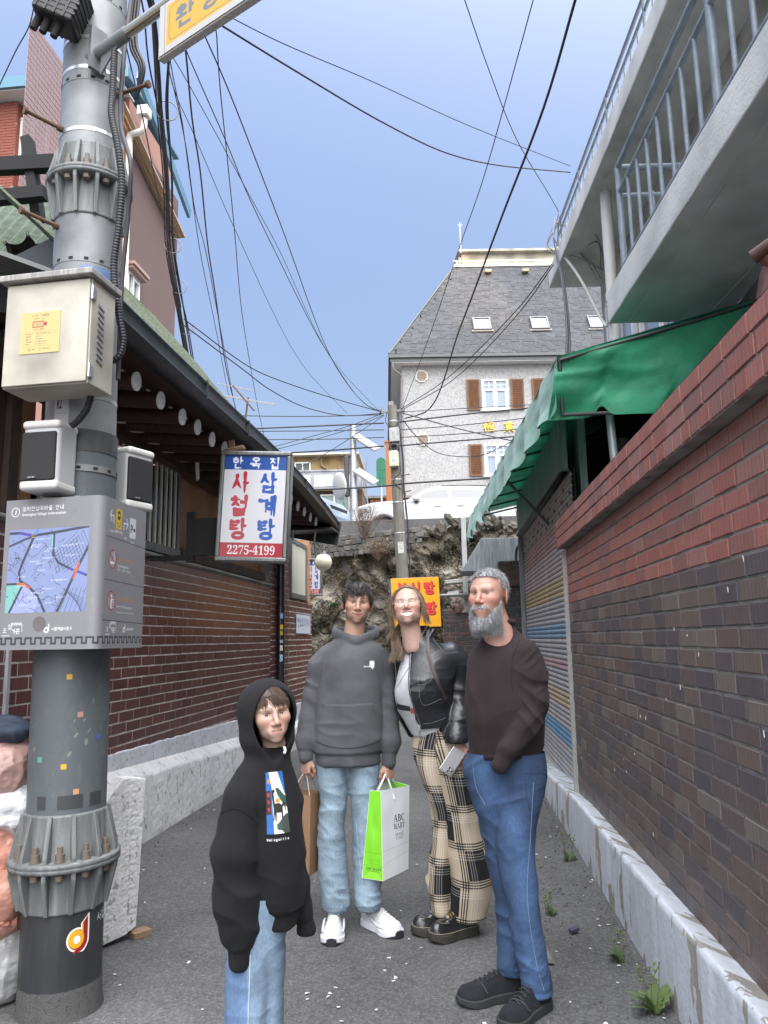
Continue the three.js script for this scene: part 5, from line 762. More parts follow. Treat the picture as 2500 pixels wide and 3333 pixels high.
{
const h=thing('hotel_building','white hotel with a steep grey shingled roof, skylights and brown shutters','building',[-2.5,0,-33.0],5.86*PI/180);
const white=std([.46,.46,.455],.9,{map:rep(T.grain,3),bumpMap:rep(T.bump,.6),bumpScale:.003});
mesh('wall',[bx(13,9.6,16,6.5,8.8,-8)],white,h);
mesh('base_wall',[bx(12.9,1.2,15.9,6.5,3.8,-8)],M.concrete,h);
const dark=std([.10,.105,.105],.5,{metalness:.2});
mesh('eave_soffit',[bx(13.9,.06,16.9,6.5,13.63,-8)],std([.5,.5,.5],.8),h);
mesh('eave_fascia',[bx(14.0,.16,.12,6.5,13.72,.42),bx(14.1,.14,.16,6.5,13.87,.5),bx(.12,.16,16.8,-.42,13.72,-8),bx(.16,.14,17,-.5,13.87,-8)],dark,h);
const B=[V(-.55,13.95,.55),V(13.55,13.95,.55),V(10.2,19.95,-3.2),V(2.85,19.95,-3.2)],Lb=[V(-.55,13.95,-16.5),V(-.55,13.95,.55),V(2.85,19.95,-3.2),V(2.85,19.95,-12.5)];
const quad=(q)=>{const g=new THREE.BufferGeometry();g.setAttribute('position',new THREE.Float32BufferAttribute([q[0],q[1],q[2],q[0],q[2],q[3]].flatMap((p)=>[p.x,p.y,p.z]),3));g.computeVertexNormals();return g;};
mesh('roof_base',[quad(B),quad(Lb),quad([B[1],V(13.55,13.95,-16.5),V(10.2,19.95,-12.5),B[2]]),quad([V(13.55,13.95,-16.5),V(-.55,13.95,-16.5),V(2.85,19.95,-12.5),V(10.2,19.95,-12.5)]),quad([V(2.85,19.95,-3.2),V(10.2,19.95,-3.2),V(10.2,19.95,-12.5),V(2.85,19.95,-12.5)])],std([.09,.095,.10],.9,{side:THREE.DoubleSide}),h);
const sg=new THREE.BoxGeometry(1,1,.022),n=V(0,3.75,6.0).normalize(),tilt=-Math.atan2(3.75,6.0),rows=46,mm=[];
const cols=[];
for(let r=0;r<rows;r++){const t=(r+.5)/ rows,y=lerp(13.95,19.95,t),z=lerp(.55,-3.2,t),x0=lerp(-.55,2.85,t),x1=11.2;let x=x0-hash(r,1,1)*.1;while(x<x1){const W=.16+.22*hash(r,Math.round(x*50),4);const up=hash(r,Math.round(x*50),6)>.55?.022:.004;mm.push(new THREE.Matrix4().compose(V(Math.max(x,x0)+ W/2,y+n.y*up,z+n.z*up),new THREE.Quaternion().setFromEuler(new THREE.Euler(tilt+.05,0,0)),V(W-.006,.165,1)));const k=.75+.5*hash(r,Math.round(x*50),9)*(.8+.35*n3(x*.8,r*.12,1));cols.push(k);x +=W;}}
const im=new THREE.InstancedMesh(sg,std([.072,.075,.082],.9,{bumpMap:rep(T.bump,.2),bumpScale:.003}),mm.length);im.name='shingles';im.userData.kind='stuff';const kc=new THREE.Color();mm.forEach((q,i)=>{im.setMatrixAt(i,q);im.setColorAt(i,kc.setRGB(cols[i],cols[i],cols[i]));});im.castShadow=im.receiveShadow=true;h.add(im);
mesh('hip_cap',[rod(V(-.55,13.98,.57),V(2.85,19.98,-3.18),.05,6)],dark,h);
for(const x of[3.76,6.42,9.08]){const s=new THREE.Group();s.name='skylight';s.position.set(x,15.72,lerp(.55,-3.2,(15.72-13.95)/ 6)+ .06);s.rotation.x=tilt;h.add(s);mesh('frame',[bx(.82,.07,.14,0,.42,.03),bx(.82,.07,.14,0,-.42,.03),bx(.07,.77,.14,-.375,0,.03),bx(.07,.77,.14,.375,0,.03)],std([.14,.145,.15],.5),s);mesh('pane',bx(.68,.77,.02,0,0,.05),phys([.12,.14,.18],.06,{clearcoat:1}),s);mesh('flashing',bx(1.0,.1,.03,0,-.5,.02),std([.25,.23,.21],.8),s);}
for(const x of[4.48,6.33])mesh('roof_vent',rb(.34,.16,.3,.03,x,19.45,-2.75),std([.36,.30,.22],.7),h);
mesh('deck_rail',[bx(7.6,.08,.06,6.6,20.26,-3.2),bx(7.6,.14,.2,6.6,19.99,-3.2),...Array.from({length:8},(_,i)=>bx(.05,.3,.05,3.0+i*1.0,20.13,-3.2))],std([.6,.56,.46],.6),h);
mesh('penthouse',[bx(7.6,1.5,5,7.2,20.7,-7.2),bx(.1,1.2,4,3.3,20.6,-6.6),bx(8.2,.12,5.6,7.3,21.5,-7.2),bx(7.6,.1,.1,7.2,20.85,-4.68)],std([.66,.61,.50],.8,{map:rep(T.blotch,3)}),h);
mesh('awning_frame',at(new THREE.TorusGeometry(.55,.06,8,20,PI),5.6,20.0,-4.6),std([.3,.28,.25],.6),h);
mesh('lightning_rod',[cy(.025,.012,1.7,8,3.3,22.0,-4),rod(V(3.18,22.75,-4),V(3.3,22.62,-4),.01,5),rod(V(3.42,22.75,-4),V(3.3,22.62,-4),.01,5)],M.steelBright,h);
for(const y of[13.1,10.18]){const v=new THREE.Group();v.name='wall_vent';v.position.set(.9,y,.03);h.add(v);mesh('surround',at(new THREE.CylinderGeometry(.3,.3,.06,8),0,0,0,PI/2,PI/8,0),std([.62,.60,.55],.7),v);for(let i=0;i<6;i++)mesh('louvre',bx(.4*Math.sqrt(1-Math.pow((i-2.5)/ 3.4,2))+ .04,.05,.03,0,-.18+i*.072,.045,.4),std([.40,.33,.26],.7),v);mesh('hole',at(new THREE.CylinderGeometry(.235,.235,.006,8),0,0,.031,PI/2,PI/8,0),M.blackMatt,v);}
const shut=std([.28,.125,.055],.65,{map:rep(T.streak,.9)});
for(const wx of[4.16,7.08,10.0])for(const wy of[12.19,9.2,6.2]){
const w=new THREE.Group();w.name='window';w.position.set(wx,wy,.0);h.add(w);
mesh('frame',[bx(1.18,.08,.1,0,.66,.03),bx(1.18,.08,.1,0,-.66,.03),bx(.09,1.24,.1,-.545,0,.03),bx(.09,1.24,.1,.545,0,.03),bx(.10,1.24,.1,0,0,.032),bx(.99,.08,.098,0,.2,.034)],std([.72,.72,.70],.5),w);
for(const s of[-.27,.27]){mesh('pane',bx(.44,1.24,.012,s,0,.01),phys([.16,.22,.30],.08,{clearcoat:1}),w);mesh('glazing_bar',[bx(.025,.4,.03,s,.43,.03),bx(.4,.025,.032,s,.43,.03),bx(.05,.8,.06,s-.19,-.22,.028),bx(.05,.8,.06,s+.19,-.22,.028)],std([.70,.70,.69],.5),w);}
mesh('sill',bx(1.3,.06,.16,0,-.73,.05),std([.66,.66,.65],.7),w);
for(const s of[-.97,1.0]){const g=new THREE.Group();g.name='shutter';g.position.set(wx+s,wy,.05);h.add(g);mesh('frame',[bx(.58,.07,.05,0,.68,0),bx(.58,.07,.05,0,-.68,0),bx(.07,1.29,.05,-.255,0,0),bx(.07,1.29,.05,.255,0,0)],shut,g);mesh('slat',Array.from({length:16},(_,i)=>bx(.44,.07,.02,0,-.6+i*.08,0,.35)),shut,g);}
}
const gold=std([.62,.42,.06],.4,{metalness:.3});
const glyph=(X,Y,S,strokes)=>mesh('gilt_letter',strokes.map(([a,b,c,d,w])=>bar(V(X+a*S,Y+S-b*S,.04),V(X+c*S,Y+S-d*S,.04),(w||.1)*S,.05)),gold,h);
glyph(3.58,10.45,.48,[[.02,.28,.4,.28],[.2,.02,.2,.98],[.19,.32,.02,.65,.07],[.22,.35,.36,.5,.07],[.45,.1,.95,.1],[.62,.1,.52,.55,.08],[.5,.32,.72,.32,.08],[.72,.32,.66,.66,.08],[.44,.38,.44,.68,.07],[.78,.3,.98,.3,.08],[.96,.3,.78,.72,.08],[.8,.4,.98,.72,.08],[.42,.88,.98,.88]]);
glyph(4.48,10.45,.48,[[.05,.2,.95,.2],[.5,.0,.5,1.0],[.22,.34,.78,.34,.08],[.24,.34,.24,.62,.08],[.77,.34,.77,.62,.08],[.24,.48,.77,.48,.07],[.22,.62,.78,.62,.08],[.46,.64,.05,.95],[.54,.64,.96,.95]]);
glyph(5.42,10.45,.48,[[.3,.05,.05,.4],[.2,.35,.8,.35],[.5,.35,.5,.95],[.1,.95,.9,.95],[.6,.05,.95,.35]]);
mesh('drain_pipe',[tube([[-.4,13.6,.45],[-.35,13.3,.4],[.0,13.1,.1],[.0,12.8,.08],[.0,4.3,.08]],.05,8,60)],std([.20,.17,.17],.5),h);
mesh('flue',[cy(.14,.14,1.7,14,.75,6.1,.6),cy(.19,.19,.06,14,.75,6.98,.6),cy(.13,.13,1.5,14,.45,6.0,.6)],M.steelBright,h);
}
{
const b=thing('brick_building','tall brick building with a pink tiled side and blue roof edge behind the restaurant','building',[-7.0,0,-14.2],0);
const D=-.0135;
mesh('wall',[bx(9,13.4,2.4,-4.52,6.7,-1.67),bx(2.4,13.4,.3,-3.72,6.7,-.42)],std([.36,.20,.16],.9),b);
const bricks=[],rm=[[.24,.075,.05],[.3,.1,.07]].map((c)=>std(c,.85)),pick=(r,x)=>Math.round(hash(r,Math.round(x*30),4));
courses(bricks,{x0:-2.52,x1:-.02,y0:10.6,rows:40,course:.07,len:.24,joint:.01,z:-.47,pick,skip:(c)=>c.x>-2.58&&c.x<-1.78&&c.y>12.1&&c.y<13.08});
courses(bricks,{x0:-4.9,x1:-2.52,y0:10.6,rows:40,course:.07,len:.24,joint:.01,z:-.27,pick});
const ge=bricks.map((q)=>at(brickGeo(q.w,q.h,.012,.003,1),q.x,q.y,q.z));
for(let r=0;r<40;r++)ge.push(at(at(brickGeo(.18,.06,.012,.003,1),0,0,0,0,PI/2,0),-2.52,10.635+r*.07,-.36));
mesh('brickwork',mergeGeometries(ge),rm[0],b,{raw:true,kind:'stuff'});
const tiles=[];for(let r=0;r<46;r++)for(let i=0;i<32;i++)tiles.push(at(brickGeo(.084,.098,.006,.002,2),-(.5+i*.092),6.9+r*.112,0));
const tg=mergeGeometries(tiles);tg.rotateY(PI/2);tg.translate(0,0,0);mesh('tiles',tg,std([.34,.235,.23],.55,{map:rep(T.grain,1.2)}),b,{raw:true,kind:'stuff'});
mesh('tile_grout',bx(.02,7.0,3.0,-.012,9.2,-1.9),std([.13,.085,.08],.9),b);
mesh('corner_pier',bx(.22,6.5,.3,-.09,9.0,-.32),std([.40,.22,.15],.85),b);
const blue=std([.10,.22,.30],.5,{metalness:.2});
const EV=(z)=>12.5 +(z+0)*.27;
mesh('roof_edge',[bx(9.6,.26,.12,-4.6,13.6,.06),bar(V(.42,13.5,.1),V(.34,12.25,-3.3),.08,.26),bx(9.4,.06,3.2,-4.6,13.70,-1.5)],blue,b);
mesh('soffit',[bx(9.4,.04,.7,-4.7,13.46,-.3)],std([.55,.55,.53],.8),b);
mesh('gutter_strip',[0,1,2].map((i)=>bar(V(.30-i*.08,12.62-i*.04,.6),V(.24-i*.08,11.63-i*.04,-3.2),.03,.03)),std([.75,.62,.34],.2,{metalness:.9}),b);  // gold tint puts reflected sunlight into the metal strip colour
mesh('gutter_board',[bar(V(.14,12.62,.6),V(.1,11.6,-3.25),.34,.05)],std([.42,.30,.22],.7),b);
mesh('downpipe',[tube([[.5,12.6,-.1],[.45,12.35,-.15],[.15,12.3,-.2],[.12,12.0,-.25],[.12,8.0,-.3]],.07,10,50),rb(.24,.22,.24,.02,.5,12.72,-.08)],std([.66,.63,.58],.5),b);
const win=(name,x,y,z,w,hh,ry)=>{const g=new THREE.Group();g.name='window';g.position.set(x,y,z);g.rotation.y=ry;b.add(g);mesh('frame',[bx(w,.07,.1,0,hh/2,0),bx(w,.09,.1,0,-hh/2,0),bx(.07,hh-.08,.1,-w/2+.035,0,0),bx(.07,hh-.08,.1,w/2-.035,0,0),bx(.07,hh-.08,.08,-.02,0,.01),bx(w/2-.05,.05,.08,w/4-.01,hh/2-.09,.012),bx(w/2-.05,.05,.08,w/4-.01,-hh/2+.1,.012)],M.white,g);mesh('pane',bx(w-.1,hh-.1,.02,0,0,-.02),phys([.14,.18,.18],.08,{clearcoat:1}),g);return g;};
win('window',-2.18,12.6,-.44,.68,.94,0);
const g2=win('window',.02,8.75,-.85,.62,1.3,PI/2);mesh('canopy',[bx(.8,.07,.26,0,.75,.1),bx(.74,.07,.2,0,.68,.08)],std([.36,.24,.20],.7),g2);
}
{
const p=thing('porch_roof','mossy green corrugated plastic porch roof on dark steel beams, far upper left','porch roof');
const g=new THREE.PlaneGeometry(1,1,70,14),q=g.attributes.position;
for(let i=0;i<q.count;i++){const u=q.getX(i)+ .5,v=q.getY(i)+ .5;const x=lerp(-4.1,-2.98,u)+ v*.25;q.setXYZ(i,x,lerp(4.3,5.26,v)- .16*u+.03*Math.sin(u*2*PI*11),-5.0-.5*v);}g.computeVertexNormals();
mesh('sheet',g,phys([.10,.17,.10],.7,{transmission:.35,thickness:0,side:THREE.DoubleSide,map:rep(T.blotch,.25),bumpMap:rep(T.coarse,.2),bumpScale:.006}),p);
mesh('beam',[bx(1.6,.11,.08,-3.7,5.02,-4.9,0,0,-.03),bx(1.6,.09,.08,-3.7,4.68,-4.8,0,0,.02),bar(V(-3.16,5.25,-4.95),V(-3.0,4.55,-4.9),.09,.07)],M.blackMatt,p);
const t=thing('roof_tile','row of old broken grey clay roof tiles under the green porch roof','roof tiles',[-2.92,4.1,-4.6]);
const tm=std([.24,.225,.20],.9,{map:rep(T.blotch,.2),bumpMap:rep(T.coarse,.1),bumpScale:.008,side:THREE.DoubleSide});
for(const[x,y,r,rz,up]of[[-.12,-.02,.13,.1,0],[.10,.02,.11,-.05,0],[-.02,.10,.09,.5,0],[-.22,-.06,.1,.2,1],[.26,.0,.1,.1,0]]){const c2=new THREE.CylinderGeometry(r,r*.9,.34,18,3,true,-PI/2,PI),pp=c2.attributes.position;for(let i=0;i<pp.count;i++){const k=1+.1*n3(pp.getX(i)*14+x*9,pp.getY(i)*14,pp.getZ(i)*14);pp.setXYZ(i,pp.getX(i)*k,pp.getY(i),pp.getZ(i)*k);}c2.computeVertexNormals();c2.rotateX(PI/2 +(up?PI:0));const o=c2.clone();o.scale(.86,.86,1);mesh('tile',at(mg([c2,o]),x,y,0,.1,rz*.6,rz),tm,t);}
mesh('tile_bed',surfNet((x,y,z)=>ell(x,y,z,[-.05,-.12,-.1],[.4,.10,.2])+ .03*n3(x*11,y*11,z*11),[-.5,-.3,-.35],[.4,.1,.15],.012),M.blackMatt,t,{raw:true});
single('gutter','dark slanting gutter board in front of the broken roof tiles','gutter',[bar(V(-3.4,3.62,-4.4),V(-2.4,3.98,-4.3),.06,.2),bar(V(-3.4,3.3,-4.4),V(-2.4,3.72,-4.3),.05,.16)],std([.06,.065,.07],.5));
single('roof_fascia','black timber fascia boards at the near corner of the restaurant roof','fascia board',[bx(1.3,.5,.1,-3.05,3.45,-4.25,0,0,.1),bx(1.3,.1,.5,-3.0,3.2,-4.2,0,0,.1)],M.blackMatt);
}
const restTex=canvasTex(700,1070,(x,w,h)=>{
x.fillStyle='#d9dbe2';x.fillRect(0,0,w,h);x.fillStyle='#1f4f9e';x.fillRect(0,0,w,152);x.fillStyle='#b02238';x.fillRect(0,922,w,h-922);
hangul(x,'한',90,18,122,18,'#e3e6ee',1,.8);hangul(x,'옥',292,18,122,18,'#e3e6ee',1,.8);hangul(x,'집',508,18,122,18,'#e3e6ee',1,.8);
['사','철','탕'].forEach((c,i)=>hangul(x,c,92,190+i*246,200,37,'#b62b3e',1,.8));['삼','계','탕'].forEach((c,i)=>hangul(x,c,404,190+i*246,200,37,'#2657b0',1,.8));
x.fillStyle='#eceaec';x.font='bold 122px serif';x.textAlign='center';x.save();x.translate(w/2,1042);x.scale(.92,1.08);x.fillText('2275-4199',0,0);x.restore();
});
function shopSign(label,pos,ry,rz,W,H,D){
const s=thing('shop_sign',label,'shop sign',pos,ry);s.rotation.z=rz;
const fr=std([.36,.37,.37],.35,{metalness:.7,map:rep(T.streak,.5)}),b=.04;
mesh('frame',[rb(W,b,D,.012,0,H/2-b/2,0),rb(W,b,D,.012,0,-H/2+b/2,0),rb(b,H-2*b+.01,D-.004,.012,-W/2+b/2,0,0),rb(b,H-2*b+.01,D-.004,.012,W/2-b/2,0,0)],fr,s);
mesh('printed_face',bx(W-2*b+.004,H-2*b+.004,D-.03,0,0,0),phys([.85,.85,.85],.3,{map:restTex,clearcoat:.3}),s,{uv:true});
return s;
}
{
const s=shopSign('large lit-box restaurant sign with blue top band, Korean brush lettering and phone number on red',[-1.695,2.588,-6.1],.06,-.045,.59,.917,.145);
mesh('hanger',[bx(.05,.12,.03,-.22,.5,0,0,0,.2),rb(.18,.05,.07,.02,-.19,.47,.03,0,0,.25)],M.rust,s);
shopSign('smaller restaurant sign of the same design half hidden at the far corner window',[-2.46,2.515,-12.45],.05,0,.30,.62,.05);
const k=thing('sign_bracket','black steel bracket box joining the large restaurant sign to the orange wall','bracket',[-2.12,2.36,-6.15]);
mesh('plate',[bx(.25,.31,.045,0,0,0),bx(.06,.42,.06,-.13,0,0),bx(.34,.04,.05,-.30,-.17,0)],M.blackMatt,k);
const l=thing('globe_lamp','white glass globe lamp hanging from the far corner of the restaurant eaves','lamp',[-2.12,2.664,-11.5]);
mesh('globe',sp(.133,0,0,0,32),phys([.74,.70,.55],.25,{clearcoat:.6}),l);mesh('fitting',[cy(.06,.035,.05,16,0,.15,0),rod(V(0,.16,0),V(-.07,.4,.9),.012)],std([.12,.12,.12],.5),l);
single('string_light','white twisted string of lights hanging at the far end of the eaves','cord',[tube([[-2.03,3.02,-10.45],[-2.08,2.9,-10.6],[-2.12,2.72,-10.9]],.014,6,20),tube([[-2.3,2.98,-10.2],[-2.3,2.84,-10.2]],.016,6,6)],std([.62,.62,.60],.6));
single('speaker_dome','grey dome fitting under the eaves beyond the large sign','lamp',[sp(.1,-2.2,2.96,-8.85),cy(.1,.1,.12,20,-2.2,3.02,-8.85)],std([.2,.21,.22],.4));
single('paper_strip','torn white paper strip dangling under the eaves beside the large sign','paper',at(ext([[0,0],[.03,.02],[.045,.24],[.01,.26]],.002),-2.36,2.92,-6.55,0,.4,.12),M.white);
const pt=canvasTex(512,160,(x)=>{x.fillStyle='#d3dae3';x.fillRect(0,0,512,160);hangul(x,'한방요리개시',24,28,76,9,'#4a5c8c',1.03,.3);});
const n=thing('notice_sign','white hand-lettered notice with blue Korean lettering fixed to the far brick wall','sign',LW.p,LW.r);mesh('board',bx(.96,.285,.012,11.9,1.745,.018),std([.85,.85,.85],.5,{map:pt}),n,{uv:true});
const yt=canvasTex(512,512,(x)=>{x.fillStyle='#e8a51e';x.fillRect(0,0,512,512);const r=(t,a,b,z)=>{hangul(x,t,a+7,b+8,z,25,'#5a1618',1.2,.35);hangul(x,t,a,b,z,25,'#d63b40',1.2,.35);};r('보신탕',48,50,122);r('삼계탕',58,262,122);});
const y=thing('yellow_sign','yellow sign board with red Korean lettering behind the woman with glasses','shop sign',[-.80,2.09,-12.8],.22);y.rotation.z=.03;
mesh('box',[rb(.80,.82,.12,.01,0,0,-.062)],std([.62,.62,.60],.5),y);mesh('printed_face',bx(.795,.815,.004,0,0,0),std([.95,.95,.95],.45,{map:yt}),y,{uv:true});mesh('arm',[cy(.025,.025,1.2,10,.45,.1,-.1,0,0,PI/2)],M.steel,y);
}
{
const p=thing('concrete_pole','weathered concrete utility pole with meter boxes before the white hotel','pole',[-1.05,0,-14.6]);p.rotation.z=.042;
mesh('shaft',cy(.145,.088,6.05,24,0,3.02,0),std([.27,.255,.22],.9,{map:rep(T.streak,.9),bumpMap:rep(T.bump,.2),bumpScale:.002}),p);
for(const y of[2.4,3.5,4.1,4.55,5.2,5.72])mesh('band',cy(.15-y*.0094,.15-y*.0094,.02,20,0,y,0),M.steelBright,p);
mesh('junction_box',[rb(.20,.28,.12,.015,.02,5.41,.14)],std([.50,.51,.50],.6,{map:rep(T.blotch,.3)}),p);
mesh('cable_coil',[at(new THREE.TorusGeometry(.075,.035,10,24),.0,5.15,.16)],M.cable,p);
const bt=canvasTex(128,160,(x)=>{x.fillStyle='#c3bfa2';x.fillRect(0,0,128,160);x.fillStyle='#aab4c8';x.fillRect(28,70,62,66);hangul(x,'고객센터',34,78,12,2,'#3a4a86');hangul(x,'전화',44,98,14,2,'#3a4a86');hangul(x,'안내',44,116,14,2,'#3a4a86');});
mesh('meter_box',[rb(.19,.32,.14,.03,-.02,4.93,.15,0,0,0,2)],std([.52,.50,.37],.5),p);mesh('box_label',bx(.12,.2,.003,-.02,4.92,.2215),std([.9,.9,.9],.5,{map:bt}),p,{uv:true});
const pl=canvasTex(64,128,(x)=>{x.fillStyle='#b9bdb2';x.fillRect(0,0,64,128);hangul(x,'전단부착',8,10,11,1.6,'#55606a',1.05);hangul(x,'금지',14,40,16,2,'#55606a');hangul(x,'구역',14,68,16,2,'#55606a');});
mesh('notice_plate',bx(.11,.22,.004,.01,3.21,.125),std([.9,.9,.9],.6,{map:pl}),p,{uv:true});
mesh('riser_cable',[tube([[.12,5.6,.03],[.15,4.9,.04],[.13,4.4,.04],[.15,4.0,.04],[.16,3.6,.03],[.15,3.0,.03],[.17,2.2,.02]],.018,6,60),tube([[.1,5.7,.05],[-.1,5.3,.12],[.1,4.7,.14],[-.06,4.5,.12],[.16,4.25,.1],[.1,4.1,.1]],.008,5,60),tube([[-.1,5.95,.0],[-.14,5.7,.06],[.02,5.6,.12],[.18,5.75,.05],[.16,5.92,0]],.008,5,40)],M.cable,p);
mesh('insulator',[bx(.5,.04,.04,0,5.93,.02),cy(.025,.025,.07,10,-.2,5.98,.02),cy(.025,.025,.07,10,.2,5.98,.02),rb(.1,.14,.1,.01,-.02,6.06,0)],std([.2,.19,.19],.6),p);
for(const[y,a]of[[4.62,.3],[3.75,3.4],[4.3,.2]])mesh('step_bolt',rod(V(.09*Math.cos(a),y,.09*Math.sin(a)),V(.28*Math.cos(a),y+.01,.2*Math.sin(a)),.01,8),M.rust,p);
const m=thing('light_pole','galvanised steel mast with tilted floodlights and a dish antenna beside the beige house','light pole',[-2.82,4.2,-19.7]);
mesh('mast',cy(.105,.085,2.95,18,0,1.47,0),std([.42,.44,.46],.4,{metalness:.6}),m);
for(const[y,s]of[[2.55,1],[1.62,.9]]){const f=new THREE.Group();f.name='floodlight';f.position.set(.06,y,.05);f.rotation.z=-.62;m.add(f);mesh('housing',rb(.72*s,.06,.4,.012,.32*s,.08,.05,.5),std([.40,.38,.37],.5),f);mesh('reflector',bx(.66*s,.012,.34,.32*s,.045,.04,.5),std([.6,.58,.55],.4),f);mesh('arm',rod(V(-.06,.15,0),V(.2,.1,.02),.018),M.steel,f);}
mesh('side_fitting',[rb(.12,1.1,.12,.03,-.17,1.55,.03),rb(.2,.08,.1,.02,-.1,2.1,.03)],std([.05,.05,.055],.5),m);
const d=new THREE.Group();d.name='dish';d.position.set(-.36,1.28,.1);d.rotation.set(.2,-.9,0);m.add(d);const dg=sp(.36,0,0,0,20);dg.scale(1,1,.25);mesh('reflector',dg,std([.46,.46,.46],.6),d);mesh('feed_arm',rod(V(0,0,0),V(0,0,.35),.015),M.steel,d);
mesh('dish_arm',rod(V(0,1.22,.03),V(-.34,1.22,.08),.025),M.steel,m);
const a=thing('television_antenna','rusty yagi television antenna on the ridge of the restaurant roof','antenna',[-3.2,4.3,-11.0]);
mesh('mast',rod(V(-.08,0,0),V(.02,.86,0),.014),M.rust,a);mesh('boom',rod(V(-.22,1.06,0),V(.14,.62,.1),.014),M.rust,a);
for(const[t,L]of[[.05,.3],[.5,.48],[.55,.46]]){const c=V(lerp(-.22,.14,t),lerp(1.06,.62,t),.1*t);mesh('element',rod(V(c.x-L,c.y+.12*L+.04,c.z),V(c.x+L,c.y-.26*L,c.z),.006,5),std([.3,.29,.28],.5,{metalness:.5}),a);}
}
